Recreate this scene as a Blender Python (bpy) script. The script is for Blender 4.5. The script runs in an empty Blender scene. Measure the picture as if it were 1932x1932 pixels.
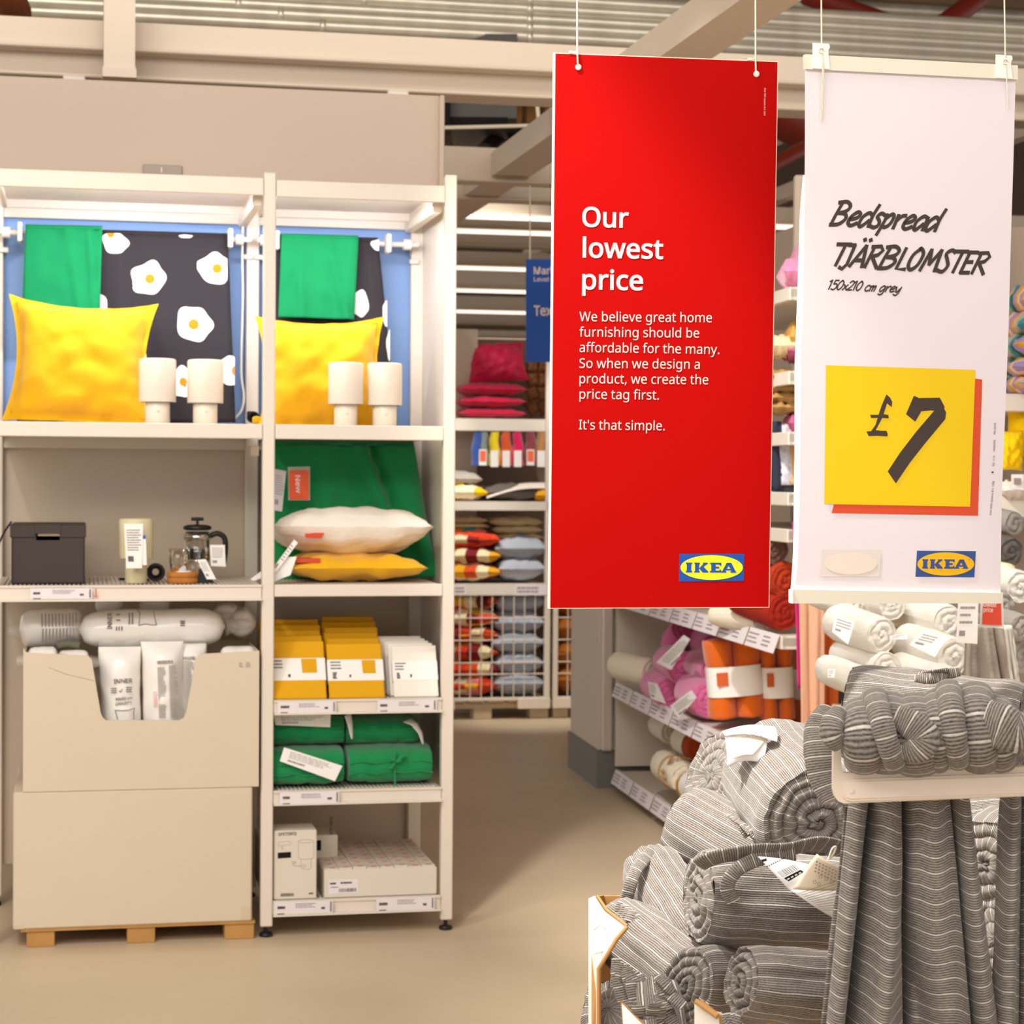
import bpy, math, random
from math import sin, cos, pi, tan, radians, sqrt, atan2
from mathutils import Vector, Matrix, noise
S = bpy.context.scene
COL = S.collection
# ---------------------------------------------------------------- camera
F = 3877.0; CX = CY = 966.0; HZ = 900.0; H = 1.30; ROLL = 0.007
pit = math.atan((CY - HZ) / F)
_m = Matrix.Rotation(-ROLL, 3, Vector((0, 1, 0)))            # rolls the camera slightly
_f0 = Vector((0, cos(pit), -sin(pit))); _u0 = Vector((0, sin(pit), cos(pit))); _r0 = Vector((1, 0, 0))
_q = Matrix.Rotation(-ROLL, 3, _f0)
RT, UP, FW = _q @ _r0, _q @ _u0, _f0
CAM = Vector((0, 0, H))
cd = bpy.data.cameras.new('camera'); cam = bpy.data.objects.new('camera', cd); COL.objects.link(cam)
cd.sensor_width = 36; cd.lens = F / 1932 * 36; cd.clip_end = 120
cam.matrix_world = Matrix(((RT.x, UP.x, -FW.x, 0), (RT.y, UP.y, -FW.y, 0), (RT.z, UP.z, -FW.z, H), (0, 0, 0, 1)))
cd.dof.use_dof = True; cd.dof.focus_distance = 2.95; cd.dof.aperture_fstop = 13
S.camera = cam
# ---------------------------------------------------------------- world, exposure, lights
S.view_settings.view_transform = 'Standard'; S.view_settings.look = 'None'; S.view_settings.gamma = 1
S.view_settings.use_curve_mapping = False
S.view_settings.exposure = 0.14
w = bpy.data.worlds.new('store_ambient'); S.world = w; w.use_nodes = True
w.node_tree.nodes['Background'].inputs[0].default_value = (1.0, 0.95, 0.90, 1)
w.node_tree.nodes['Background'].inputs[1].default_value = 0.92
def area(name, loc, tgt, sx, sy, e, col=(1, .95, .88)):
    l = bpy.data.lights.new(name, 'AREA'); l.shape = 'RECTANGLE'; l.size = sx; l.size_y = sy; l.energy = e; l.color = col
    o = bpy.data.objects.new(name, l); COL.objects.link(o); o.location = loc
    o.rotation_euler = (Vector(tgt) - Vector(loc)).to_track_quat('-Z', 'Y').to_euler(); return o
def spot(name, loc, tgt, e, ang, blend=.6, r=.05, col=(1, .95, .88)):
    l = bpy.data.lights.new(name, 'SPOT'); l.energy = e; l.spot_size = radians(ang); l.spot_blend = blend; l.shadow_soft_size = r; l.color = col
    o = bpy.data.objects.new(name, l); COL.objects.link(o); o.location = loc
    o.rotation_euler = (Vector(tgt) - Vector(loc)).to_track_quat('-Z', 'Y').to_euler(); return o
area('aisle_light', (-1.2, 2.6, 3.3), (-1.0, 3.6, 0), 3.0, 1.2, 70)
spot('back_aisle_fill', (.1, 9.3, 3.65), (-.1, 11.2, .6), 260, 36, .7, .08)  # unseen pair of spots added to brighten the far bay
spot('back_aisle_fill', (-.9, 9.3, 3.65), (.2, 11.2, .9), 170, 38, .7, .08)
area('left_front_fill', (-1.9, .6, 3.0), (-1.2, 5.9, .8), 2.6, .6, 42)  # added fill from out of view, lifts the unit's shelf interiors
area('near_light', (.2, .6, 3.2), (.2, 3.2, 1.0), 2.4, .6, 30)
spot('pile_spotlight', (-.75, 2.45, 3.4), (.36, 2.98, .86), 620, 23, .55, .04)
area('ceiling_fill', (.3, 5.3, 3.7), (.6, 8.6, 3.9), 5.0, .3, 42)  # added fill, out of view, to brighten the ceiling pipes and beams
spot('pile_spotlight', (1.2, 4.1, 3.3), (1.2, 4.6, .9), 240, 50, .7, .04)
spot('gondola_spotlight', (-.4, 4.8, 3.3), (.8, 6.2, .7), 300, 44, .7, .05)
spot('shelf_spotlight', (-1.6, 3.6, 3.2), (-1.0, 5.8, 1.0), 60, 60, .8, .05)
# ---------------------------------------------------------------- pixel -> world helpers
def ray(px, py):
    return (FW + RT * ((px - CX) / F) + UP * ((CY - py) / F))
def at(px, py, Y):
    d = ray(px, py); return CAM + d * (Y / d.y)
def onz(px, py, z):
    d = ray(px, py); return CAM + d * ((z - H) / d.z)
class Fr:                                                     # frame: origin on plan, turned by angle a about z
    def __init__(s, o, a): s.o = Vector(o); s.a = a; s.m = Matrix.Translation(s.o) @ Matrix.Rotation(a, 4, 'Z'); s.i = s.m.inverted()
    def loc(s, px, py, v):                                    # local point where the ray meets local y = v
        c = s.i @ CAM; d = s.i.to_3x3() @ ray(px, py); return c + d * ((v - c.y) / d.y)
    def lz(s, px, py, z):
        c = s.i @ CAM; d = s.i.to_3x3() @ ray(px, py); return c + d * ((z - c.z) / d.z)
class Pl:                                                     # free plane: matrix with x along, y up, z towards viewer
    def __init__(s, p0, px_, py_):                            # p0 origin, px_ point along +x, py_ point roughly along +y
        x = (px_ - p0).normalized(); z = (py_ - p0).cross(x).normalized(); y = z.cross(x)
        s.m = Matrix(((x.x, y.x, z.x, p0.x), (x.y, y.y, z.y, p0.y), (x.z, y.z, z.z, p0.z), (0, 0, 0, 1))); s.i = s.m.inverted()
    def loc(s, px, py, h=0):
        c = s.i @ CAM; d = s.i.to_3x3() @ ray(px, py); p = c + d * ((h - c.z) / d.z); return p
W0 = Fr((0, 0, 0), 0)
# ---------------------------------------------------------------- materials
def lin(c):
    if isinstance(c, str):
        c = [int(c[i:i + 2], 16) / 255 for i in (0, 2, 4)]
    return tuple(x / 12.92 if x <= .04045 else ((x + .055) / 1.055) ** 2.4 for x in c) + (1,)
MATS = {}
def mat(name, col, rough=.6, metal=0, emit=0, noise_=0, nscale=8, bump=0, bscale=60, trans=0, alpha=1, spec=.4, sheen=0, coat=0):
    if name in MATS: return MATS[name]
    m = bpy.data.materials.new(name); m.use_nodes = True; nt = m.node_tree; b = nt.nodes['Principled BSDF']
    c = lin(col); b.inputs['Base Color'].default_value = c; b.inputs['Roughness'].default_value = rough
    b.inputs['Metallic'].default_value = metal; b.inputs['Specular IOR Level'].default_value = spec
    if trans: b.inputs['Transmission Weight'].default_value = trans
    if alpha < 1: b.inputs['Alpha'].default_value = alpha
    if sheen: b.inputs['Sheen Weight'].default_value = sheen; b.inputs['Sheen Roughness'].default_value = .5
    if coat: b.inputs['Coat Weight'].default_value = coat
    if emit: b.inputs['Emission Color'].default_value = c; b.inputs['Emission Strength'].default_value = emit
    if noise_ or bump:
        tc = nt.nodes.new('ShaderNodeTexCoord')
        if noise_:
            n = nt.nodes.new('ShaderNodeTexNoise'); n.inputs['Scale'].default_value = nscale; n.inputs['Detail'].default_value = 5
            nt.links.new(tc.outputs['Object'], n.inputs['Vector'])
            mx = nt.nodes.new('ShaderNodeMix'); mx.data_type = 'RGBA'
            mx.inputs[6].default_value = tuple(x * (1 - noise_) for x in c[:3]) + (1,)
            mx.inputs[7].default_value = tuple(min(1, x * (1 + noise_)) for x in c[:3]) + (1,)
            nt.links.new(n.outputs['Fac'], mx.inputs[0]); nt.links.new(mx.outputs[2], b.inputs['Base Color'])
        if bump:
            n2 = nt.nodes.new('ShaderNodeTexNoise'); n2.inputs['Scale'].default_value = bscale; n2.inputs['Detail'].default_value = 4
            nt.links.new(tc.outputs['Object'], n2.inputs['Vector'])
            bp = nt.nodes.new('ShaderNodeBump'); bp.inputs['Strength'].default_value = bump; bp.inputs['Distance'].default_value = .01
            nt.links.new(n2.outputs['Fac'], bp.inputs['Height']); nt.links.new(bp.outputs['Normal'], b.inputs['Normal'])
    MATS[name] = m; return m
def stripe_mat(name, base_d, base_l, line, period=.0145, ribs=5, lw=.13, bump=.5):
    """knitted cloth: uv.y in metres runs across the stripes"""
    m = bpy.data.materials.new(name); m.use_nodes = True; nt = m.node_tree; L = nt.links.new; b = nt.nodes['Principled BSDF']
    b.inputs['Roughness'].default_value = .95; b.inputs['Specular IOR Level'].default_value = .1
    b.inputs['Sheen Weight'].default_value = .25
    uv = nt.nodes.new('ShaderNodeUVMap'); sp = nt.nodes.new('ShaderNodeSeparateXYZ'); L(uv.outputs[0], sp.inputs[0])
    def math_(op, a, b_=None, c_=None):
        n = nt.nodes.new('ShaderNodeMath'); n.operation = op
        for i, v in enumerate((a, b_, c_)):
            if v is None: continue
            if isinstance(v, (int, float)): n.inputs[i].default_value = v
            else: L(v, n.inputs[i])
        return n.outputs[0]
    def nz(scale, vec, det=4):
        n = nt.nodes.new('ShaderNodeTexNoise'); n.inputs['Scale'].default_value = scale; n.inputs['Detail'].default_value = det; L(vec, n.inputs['Vector']); return n.outputs['Fac']
    n1 = nz(25, uv.outputs[0]); v = math_('ADD', sp.outputs[1], math_('MULTIPLY', math_('SUBTRACT', n1, .5), .0035))
    fr = math_('FRACT', math_('DIVIDE', v, period))
    rb = math_('SINE', math_('MULTIPLY', fr, 2 * pi * ribs))
    rb01 = math_('MULTIPLY_ADD', rb, .5, .5)
    st = math_('LESS_THAN', fr, lw)
    mp = nt.nodes.new('ShaderNodeMapping'); mp.inputs['Scale'].default_value = (.45, 1, 1); L(uv.outputs[0], mp.inputs[0])
    mel = nz(700, mp.outputs[0], 3); mel2 = nz(60, uv.outputs[0], 5)
    melc = math_('MULTIPLY_ADD', math_('SUBTRACT', mel, .5), 2.6, .5)
    f = math_('ADD', math_('MULTIPLY', rb01, .62), math_('MULTIPLY', melc, .34))
    f = math_('ADD', f, math_('MULTIPLY', math_('SUBTRACT', mel2, .4), .35))
    cr = nt.nodes.new('ShaderNodeMix'); cr.data_type = 'RGBA'; cr.clamp_factor = True
    cr.inputs[6].default_value = lin(base_d); cr.inputs[7].default_value = lin(base_l); L(f, cr.inputs[0])
    c2 = nt.nodes.new('ShaderNodeMix'); c2.data_type = 'RGBA'; c2.inputs[7].default_value = lin(line)
    L(math_('MULTIPLY', st, math_('MULTIPLY_ADD', melc, .35, .55)), c2.inputs[0]); L(cr.outputs[2], c2.inputs[6]); L(c2.outputs[2], b.inputs['Base Color'])
    hgt = math_('ADD', math_('MULTIPLY', rb01, .6), math_('MULTIPLY', mel, .5))
    bp = nt.nodes.new('ShaderNodeBump'); bp.inputs['Strength'].default_value = bump; bp.inputs['Distance'].default_value = .0012
    L(hgt, bp.inputs['Height']); L(bp.outputs[0], b.inputs['Normal'])
    MATS[name] = m; return m
# ---------------------------------------------------------------- mesh builder
class MB:
    def __init__(s): s.v = []; s.f = []; s.uv = {}; s.sm = set(); s.mi = {}
    def add(s, vs, fs, uv=None, smooth=False, M=None, mi=0):
        o = len(s.v)
        for k, p in enumerate(vs):
            p = Vector(p); s.v.append(M @ p if M is not None else p)
            if uv: s.uv[o + k] = uv[k]
        for f in fs:
            if smooth: s.sm.add(len(s.f))
            if mi: s.mi[len(s.f)] = mi
            s.f.append([o + i for i in f])
        return s
    def box(s, a, b, M=None, bev=0, mi=0):
        x0, x1 = sorted((a[0], b[0])); y0, y1 = sorted((a[1], b[1])); z0, z1 = sorted((a[2], b[2]))
        if bev:
            e = min(bev, (x1 - x0) * .45, (y1 - y0) * .45, (z1 - z0) * .45)
            # chamfered box: 24 verts
            vs = []; idx = {}
            for i, x in enumerate((x0, x1)):
                for j, y in enumerate((y0, y1)):
                    for k, z in enumerate((z0, z1)):
                        sx, sy, sz = (e if i == 0 else -e), (e if j == 0 else -e), (e if k == 0 else -e)
                        idx[i, j, k] = len(vs); vs += [(x, y + sy, z + sz), (x + sx, y, z + sz), (x + sx, y + sy, z)]
            fs = []
            for ax in range(3):
                o1, o2 = (ax + 1) % 3, (ax + 2) % 3
                for sd in (0, 1):
                    q = []
                    for c in ((0, 0), (1, 0), (1, 1), (0, 1)):
                        t = [0, 0, 0]; t[ax] = sd; t[o1] = c[0]; t[o2] = c[1]; q.append(idx[tuple(t)] + ax)
                    fs.append(q if sd else q[::-1])
            for ax in range(3):
                o1, o2 = (ax + 1) % 3, (ax + 2) % 3
                for c1 in (0, 1):
                    for c2 in (0, 1):
                        A = [0, 0, 0]; B = [0, 0, 0]; A[ax] = 0; B[ax] = 1; A[o1] = B[o1] = c1; A[o2] = B[o2] = c2
                        a_, b_ = idx[tuple(A)], idx[tuple(B)]
                        q = [a_ + o1, b_ + o1, b_ + o2, a_ + o2]
                        fs.append(q if (c1 == c2) else q[::-1])
            for i in (0, 1):
                for j in (0, 1):
                    for k in (0, 1):
                        t = idx[i, j, k]; q = [t, t + 1, t + 2]
                        fs.append(q if (i + j + k) % 2 else q[::-1])
            return s.add(vs, fs, M=M, mi=mi)
        vs = [(x0, y0, z0), (x1, y0, z0), (x1, y1, z0), (x0, y1, z0), (x0, y0, z1), (x1, y0, z1), (x1, y1, z1), (x0, y1, z1)]
        return s.add(vs, [(3, 2, 1, 0), (4, 5, 6, 7), (0, 1, 5, 4), (1, 2, 6, 5), (2, 3, 7, 6), (3, 0, 4, 7)], M=M, mi=mi)
    def tube(s, pts, r, n=8, cap=True, M=None, closed=False):
        pts = [Vector(p) for p in pts]; rs = r if isinstance(r, (list, tuple)) else [r] * len(pts)
        vs = []; up = None
        for i, p in enumerate(pts):
            if closed: t = pts[(i + 1) % len(pts)] - pts[i - 1]
            else: t = pts[min(i + 1, len(pts) - 1)] - pts[max(i - 1, 0)]
            t = t.normalized() if t.length > 1e-9 else Vector((0, 0, 1))
            if up is None: up = t.orthogonal().normalized()
            up = (up - t * up.dot(t)); up = up.normalized() if up.length > 1e-6 else t.orthogonal().normalized()
            sd = t.cross(up)
            for k in range(n):
                a = 2 * pi * k / n; vs.append(p + (up * cos(a) + sd * sin(a)) * rs[i])
        fs = []; m = len(pts)
        for i in range(m if closed else m - 1):
            for k in range(n):
                a0 = i * n + k; a1 = i * n + (k + 1) % n; b0 = ((i + 1) % m) * n + k; b1 = ((i + 1) % m) * n + (k + 1) % n
                fs.append((a0, a1, b1, b0))
        s.add(vs, fs, smooth=True, M=M)
        if cap and not closed:
            s.add(vs[:n], [tuple(range(n))[::-1]], M=M); s.add(vs[-n:], [tuple(range(n))], M=M)
        return s
    def lathe(s, prof, c=(0, 0, 0), n=24, M=None):                     # prof: (r, z)
        vs = []; c = Vector(c)
        for r, z in prof:
            for k in range(n):
                a = 2 * pi * k / n; vs.append(c + Vector((r * cos(a), r * sin(a), z)))
        fs = []
        for i in range(len(prof) - 1):
            for k in range(n): fs.append((i * n + k, i * n + (k + 1) % n, (i + 1) * n + (k + 1) % n, (i + 1) * n + k))
        s.add(vs, fs, smooth=True, M=M)
        if prof[0][0] > 0: s.add(vs[:n], [tuple(range(n))[::-1]], M=M)
        if prof[-1][0] > 0: s.add(vs[-n:], [tuple(range(n))], M=M)
        return s
    def grid(s, fn, nu, nv, M=None, uvf=None, wrap=False, smooth=True):      # fn(u,v)->point, u,v in 0..1
        vs = []; uv = []
        for j in range(nv + 1):
            for i in range(nu + 1):
                u, v = i / nu, j / nv; vs.append(fn(u, v)); uv.append(uvf(u, v) if uvf else (u, v))
        fs = [(j * (nu + 1) + i, j * (nu + 1) + i + 1, (j + 1) * (nu + 1) + i + 1, (j + 1) * (nu + 1) + i) for j in range(nv) for i in range(nu)]
        return s.add(vs, fs, uv=uv, smooth=smooth, M=M)
    def poly(s, pts, y0, y1, plane='xz', M=None, mi=0):                     # prism of an outline (pts in-plane), extruded y0..y1
        n = len(pts)
        if plane == 'xz': A = [(p[0], y0, p[1]) for p in pts]; B = [(p[0], y1, p[1]) for p in pts]
        else: A = [(p[0], p[1], y0) for p in pts]; B = [(p[0], p[1], y1) for p in pts]
        fs = [tuple(range(n)), tuple(range(2 * n - 1, n - 1, -1))] + [(i, n + i, n + (i + 1) % n, (i + 1) % n) for i in range(n)]
        return s.add(A + B, fs, M=M, mi=mi)
    def strip(s, pts, w, z, M=None):                                        # flat ribbon in xy plane at height z, rounded joints
        for a, b in zip(pts, pts[1:]):
            a = Vector(a); b = Vector(b); d = b - a
            if d.length < 1e-9: continue
            n = Vector((-d.y, d.x)).normalized() * w / 2
            s.add([(a.x - n.x, a.y - n.y, z), (b.x - n.x, b.y - n.y, z), (b.x + n.x, b.y + n.y, z), (a.x + n.x, a.y + n.y, z)], [(0, 1, 2, 3)], M=M)
        for p in pts[1:-1]:
            s.add([(p[0] + w / 2 * cos(k * pi / 4), p[1] + w / 2 * sin(k * pi / 4), z) for k in range(8)], [tuple(range(8))], M=M)
        return s
    def build(s, name, m, parent=None, fr=None, o=(0, 0, 0), label=None, cat=None, group=None, kind=None, mods=()):
        me = bpy.data.meshes.new(name); ob = bpy.data.objects.new(name, me); COL.objects.link(ob)
        if parent is not None:
            o = ORG[parent.name]; ob.parent = parent; ORG[ob.name] = o
        else:
            fr = fr or W0; o = Vector(o); ORG[ob.name] = o; ob.matrix_world = fr.m @ Matrix.Translation(o)
        o = Vector(o)
        me.from_pydata([tuple(p - o) for p in s.v], [], s.f)
        if s.uv:
            ul = me.uv_layers.new(name='UVMap')
            for lp in me.loops: ul.data[lp.index].uv = s.uv.get(lp.vertex_index, (0, 0))
        for x in (m if isinstance(m, (list, tuple)) else [m]): me.materials.append(x)
        if s.sm: me.polygons.foreach_set('use_smooth', [i in s.sm for i in range(len(s.f))])
        if s.mi:
            for i, k in s.mi.items(): me.polygons[i].material_index = k
        me.update()
        for t in mods:
            if t[0] == 'solid': md = ob.modifiers.new('thickness', 'SOLIDIFY'); md.thickness = t[1]; md.offset = 0
        if parent is not None and name in ('print', 'small_print', 'care_text', 'barcode'): kind = 'stuff'
        tagp(ob, label, cat, group, kind); return ob
ORG = {}
def tagp(o, label=None, cat=None, group=None, kind=None):
    if label: o['label'] = label
    if cat: o['category'] = cat
    if group: o['group'] = group
    if kind: o['kind'] = kind
    return o
def thing(name, label, cat, fr=None, o=(0, 0, 0), group=None):
    e = bpy.data.objects.new(name, None); COL.objects.link(e); e.empty_display_size = .05
    fr = fr or W0; o = Vector(o); e.matrix_world = fr.m @ Matrix.Translation(o); ORG[e.name] = o
    return tagp(e, label, cat, group)
def struct(name, mb, m, fr=None, parent=None, o=(0, 0, 0)):
    ob = mb.build(name, m, parent=parent, fr=fr, o=o)
    if parent is None: ob['kind'] = 'structure'
    return ob
def copy_tree(o, parent=None):
    c = o.copy(); COL.objects.link(c); c.parent = parent; ORG[c.name] = ORG.get(o.name, Vector((0, 0, 0)))
    for ch in o.children: copy_tree(ch, c)
    return c
# ---------------------------------------------------------------- lettering
try: FONT = bpy.data.fonts.load(bpy.utils.resource_path('LOCAL') + '/datafiles/fonts/NotoSansMath-Regular.woff2')   # ships with Blender; else its default face
except Exception: FONT = None
CAPH = .7
if FONT:
    _c = bpy.data.curves.new('t', 'FONT'); _c.body = 'H'; _c.size = 1; _c.font = FONT; _o = bpy.data.objects.new('t', _c); COL.objects.link(_o)
    _me = bpy.data.meshes.new_from_object(_o.evaluated_get(bpy.context.evaluated_depsgraph_get())); CAPH = max([v.co.y for v in _me.vertices] + [.1]); bpy.data.objects.remove(_o); bpy.data.curves.remove(_c); bpy.data.meshes.remove(_me)
def text_mb(mb, txt, p0, p1, cap, z, bold=0, M=None, spacing=1.0, shear=0):
    """flat lettering in the plane's own xy: baseline p0 -> p1 (2D), cap height cap; outline converted from the built-in font"""
    cu = bpy.data.curves.new('t', 'FONT'); cu.body = txt; cu.size = 1; cu.offset = bold * CAPH / .7; cu.resolution_u = 3; cu.space_character = spacing; cu.shear = shear
    if FONT: cu.font = FONT
    CAPN = .7 if not FONT else CAPH
    to = bpy.data.objects.new('t', cu); COL.objects.link(to)
    dg = bpy.context.evaluated_depsgraph_get(); me = bpy.data.meshes.new_from_object(to.evaluated_get(dg))
    xs = [v.co.x for v in me.vertices]
    if xs:
        x0, x1 = min(xs), max(xs); p0 = Vector(p0); p1 = Vector(p1); d = p1 - p0; sx = d.length / (x1 - x0); sy = cap / CAPN
        ex = d.normalized(); ey = Vector((-ex.y, ex.x))
        vs = []
        for v in me.vertices:
            q = p0 + ex * ((v.co.x - x0) * sx) + ey * (v.co.y * sy); vs.append((q.x, q.y, z))
        mb.add(vs, [tuple(p.vertices) for p in me.polygons], M=M)
    bpy.data.objects.remove(to); bpy.data.curves.remove(cu); bpy.data.meshes.remove(me)
    return mb
def smooth2(pts, k=4):
    pts = [Vector(p) for p in pts]; out = []
    n = len(pts)
    for i in range(n - 1):
        p0 = pts[max(i - 1, 0)]; p1 = pts[i]; p2 = pts[i + 1]; p3 = pts[min(i + 2, n - 1)]
        for j in range(k):
            t = j / k; out.append(.5 * ((2 * p1) + (p2 - p0) * t + (2 * p0 - 5 * p1 + 4 * p2 - p3) * t * t + (3 * p1 - p0 - 3 * p2 + p3) * t ** 3))
    out.append(pts[-1]); return out
def smooth3(pts, k=5): return smooth2(pts, k)
# fast print: rows of little marks (illegible small print)
def fine_print(mb, x0, y0, x1, y1, rows, z, seed=0, M=None, fill=.5):
    r = random.Random(seed); h = (y1 - y0) / rows
    for i in range(rows):
        y = y1 - (i + .5) * h; x = x0; xe = x0 + (x1 - x0) * r.uniform(.7, 1)
        while x < xe:
            wd = (x1 - x0) * r.uniform(.04, .14)
            mb.add([(x, y - h * fill / 2, z), (min(x + wd, xe), y - h * fill / 2, z), (min(x + wd, xe), y + h * fill / 2, z), (x, y + h * fill / 2, z)], [(0, 1, 2, 3)], M=M)
            x += wd + (x1 - x0) * .02
    return mb
def bars(mb, x0, y0, x1, y1, z, seed=0, M=None):
    r = random.Random(seed); x = x0; u = (x1 - x0) / 40
    while x < x1:
        wd = u * r.choice((1, 1, 2)); mb.add([(x, y0, z), (x + wd, y0, z), (x + wd, y1, z), (x, y1, z)], [(0, 1, 2, 3)], M=M); x += wd + u * r.choice((1, 1, 2))
    return mb
XZ = Matrix(((1, 0, 0, 0), (0, 0, 1, 0), (0, 1, 0, 0), (0, 0, 0, 1)))      # (x, y, z) -> (x, z, y): lettering on a vertical local plane, z -> local y
def vf(y):                                                                 # matrix: plane xy drawn on local xz at local y
    return Matrix(((1, 0, 0, 0), (0, 0, -1, y), (0, 1, 0, 0), (0, 0, 0, 1)))
# ---------------------------------------------------------------- soft shapes
def nz(p, s=1.0, seed=0): return noise.noise(Vector(p) * s + Vector((seed * 7.3, seed * 3.1, seed)))
def pillow(mb, w_, h_, t_, M=None, flange=0, pinch=.09, n=22, wr=.006, seed=0, uvs=1.0, tb=1.0, bot=1.0):
    """cushion standing in xz, thickness along y, centred"""
    for sd in (-1, 1):
        def fn(u, v, sd=sd):
            a = u * 2 - 1; b = v * 2 - 1
            x = a * (1 - pinch * (1 - b * b) * abs(a) ** 1.5); z = b * (1 - pinch * (bot if b < 0 else 1) * (1 - a * a) * abs(b) ** 1.5)
            fl = flange; ai = max(0, 1 - (abs(a) / (1 - fl)) ** 2.6) if abs(a) < 1 - fl else 0; bi = max(0, 1 - (abs(b) / (1 - fl)) ** 2.6) if abs(b) < 1 - fl else 0
            d = (ai * bi) ** .55
            k = sd if sd < 0 else sd * tb
            wn = wr * nz((x * 3, k, z * 3), 1.2, seed) * 2 + wr * .6 * nz((x * 8, k, z * 5), 1, seed + 5)
            edge = min(1, d * 3)
            corner = (abs(a) * abs(b)) ** 2
            return Vector((x * w_ / 2, k * (t_ / 2 * d + (.0015 if max(abs(a), abs(b)) < .999 else 0)) + wn * edge + .010 * (1 if flange else .3) * nz((x * 4, 0, z * 4), 1.3, seed + 2) * (1 - edge), z * h_ / 2))
        g = MB().grid(fn, n, n, uvf=lambda u, v: (u * w_ * uvs + seed * .371, v * h_ * uvs + seed * .173))
        fs = g.f if sd > 0 else [f[::-1] for f in g.f]
        mb.add(g.v, [f[::-1] for f in fs], uv=[g.uv[i] for i in range(len(g.v))], smooth=True, M=M)
    return mb
def roll(mb, L, R, seed=0, pitch=.016, sq=1.0, nphi=56, nx=22, M=None, wr=.004, amp=.009, bulge=.012, vs_=1.0, taper=0.0, sag=0, nr=22, end2=True):
    """rolled blanket, axis local x from 0 (seen end) to L; wound end faces"""
    def rad(x, a):
        e = 1 - .10 * max(0, 1 - x / .03) ** 2 - .10 * max(0, 1 - (L - x) / .03) ** 2
        return R * e * (1 - taper * x / L) + wr * (nz((x * 9, cos(a) * 1.2, sin(a) * 1.2), 1.6, seed) + .5 * nz((x * 3, cos(a) * 3, sin(a) * 3), 1.8, seed + 3))
    def fn(u, v):
        a = v * 2 * pi; x = u * L; r = rad(x, a); return Vector((x, cos(a) * r * sq, sin(a) * r / sqrt(sq) - sag * sin(pi * u)))
    mb.grid(fn, nx, nphi, M=M, uvf=lambda u, v: (u * L, v * 2 * pi * R * vs_))
    for x0, sg in ((0, -1), (L, 1)) if end2 else ((0, -1),):
        def cap(u, v, x0=x0, sg=sg):
            a = v * 2 * pi; r1 = rad(x0, a); r = r1 * (1 - u)
            w_ = (r / pitch - a / (2 * pi) + .35 * nz((cos(a) * 2, sin(a) * 2, r * 20), 1, seed)); g = abs(sin(pi * w_))
            inner = min(1, (1 - u) * 4)
            hgt = bulge * (1 - (r / r1) ** 2) * .4 + amp * (g ** .5 - 1) * min(1, u * 8 + .0)
            hgt += .004 * nz((cos(a) * r * 60, sin(a) * r * 60, 0), 1, seed)
            return Vector((x0 + sg * hgt, cos(a) * r * sq, sin(a) * r / sqrt(sq)))
        g = MB().grid(cap, nr * 2, nphi, uvf=lambda u, v: (u * R + .3, v * 2 * pi * R * vs_))
        fs = g.f if sg < 0 else [f[::-1] for f in g.f]
        mb.add(g.v, [f[::-1] for f in fs], uv=[g.uv[i] for i in range(len(g.v))], smooth=True, M=M)
    return mb
def axisM(A, B, spin=0):
    x = (B - A).normalized(); y = Vector((0, 0, 1)).cross(x)
    y = y.normalized() if y.length > 1e-4 else Vector((0, 1, 0)); z = x.cross(y)
    return Matrix(((x.x, y.x, z.x, A.x), (x.y, y.y, z.y, A.y), (x.z, y.z, z.z, A.z), (0, 0, 0, 1))) @ Matrix.Rotation(spin, 4, 'X')
def cloth(mb, TL, TR, BR, BL, nu, nv, folds=(), nrm=Vector((0, -1, 0)), seed=0, wr=.006, wrs=6, M=None, sag=0):
    """hanging cloth between four corners; folds: (u0, slope, width, amp, grow)"""
    TL, TR, BR, BL = map(Vector, (TL, TR, BR, BL)); Wd = (TR - TL).length; Ht = (BL - TL).length
    def fn(u, v):
        p = (TL * (1 - u) + TR * u) * (1 - v) + (BL * (1 - u) + BR * u) * v
        d = wr * nz((u * wrs, v * wrs * .6, 0), 1, seed)
        for (u0, sl, wd, am, gr) in folds:
            q = (u - u0 - sl * v) / wd; d += am * ((1 - gr) + gr * v) * math.exp(-q * q)
        return p + nrm * d
    return mb.grid(fn, nu, nv, M=M, uvf=lambda u, v: (u * Wd, v * Ht + sag * ((.5 + .6 * v) * sin(10 * u + .6 + 1.5 * v) + .6 * sin(23 * u + 1 + 3 * v))))
# ---------------------------------------------------------------- shared materials
M_floor = mat('screed_floor', 'd0bc9f', rough=.45, noise_=.10, nscale=2.5, bump=.05, bscale=90, spec=.35)
M_white = mat('white_enamel', 'e3d8ca', rough=.38, spec=.45)
M_white2 = mat('white_board', 'eee6dc', rough=.55)
M_beige = mat('beige_panel', 'c2ae9c', rough=.5, noise_=.03, nscale=3)
M_beigeg = mat('beige_gloss_panel', 'cbb9a4', rough=.28, spec=.6)
M_blue = mat('blue_panel', '86a8dc', rough=.7)
M_dark = mat('black_plastic', '1b1818', rough=.45)
M_black = mat('matt_black', '0d0b0a', rough=.9)
M_grey = mat('grey_plinth', '7d7b76', rough=.6)
M_paper = mat('white_paper', 'f7f2ee', rough=.6, spec=.3)
M_ink = mat('dark_print', '3c3330', rough=.7)
M_inkg = mat('grey_print', '9a908b', rough=.7)
M_tagp = mat('lilac_label_paper', 'e9e0e2', rough=.45)
M_silver = mat('galvanised_steel', 'd8d0be', rough=.35, metal=.55, noise_=.25, nscale=12)
M_chrome = mat('chrome', 'd8d4cc', rough=.15, metal=1)
M_card = mat('white_carton', 'd6c6b0', rough=.7, noise_=.03, nscale=6)
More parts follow.
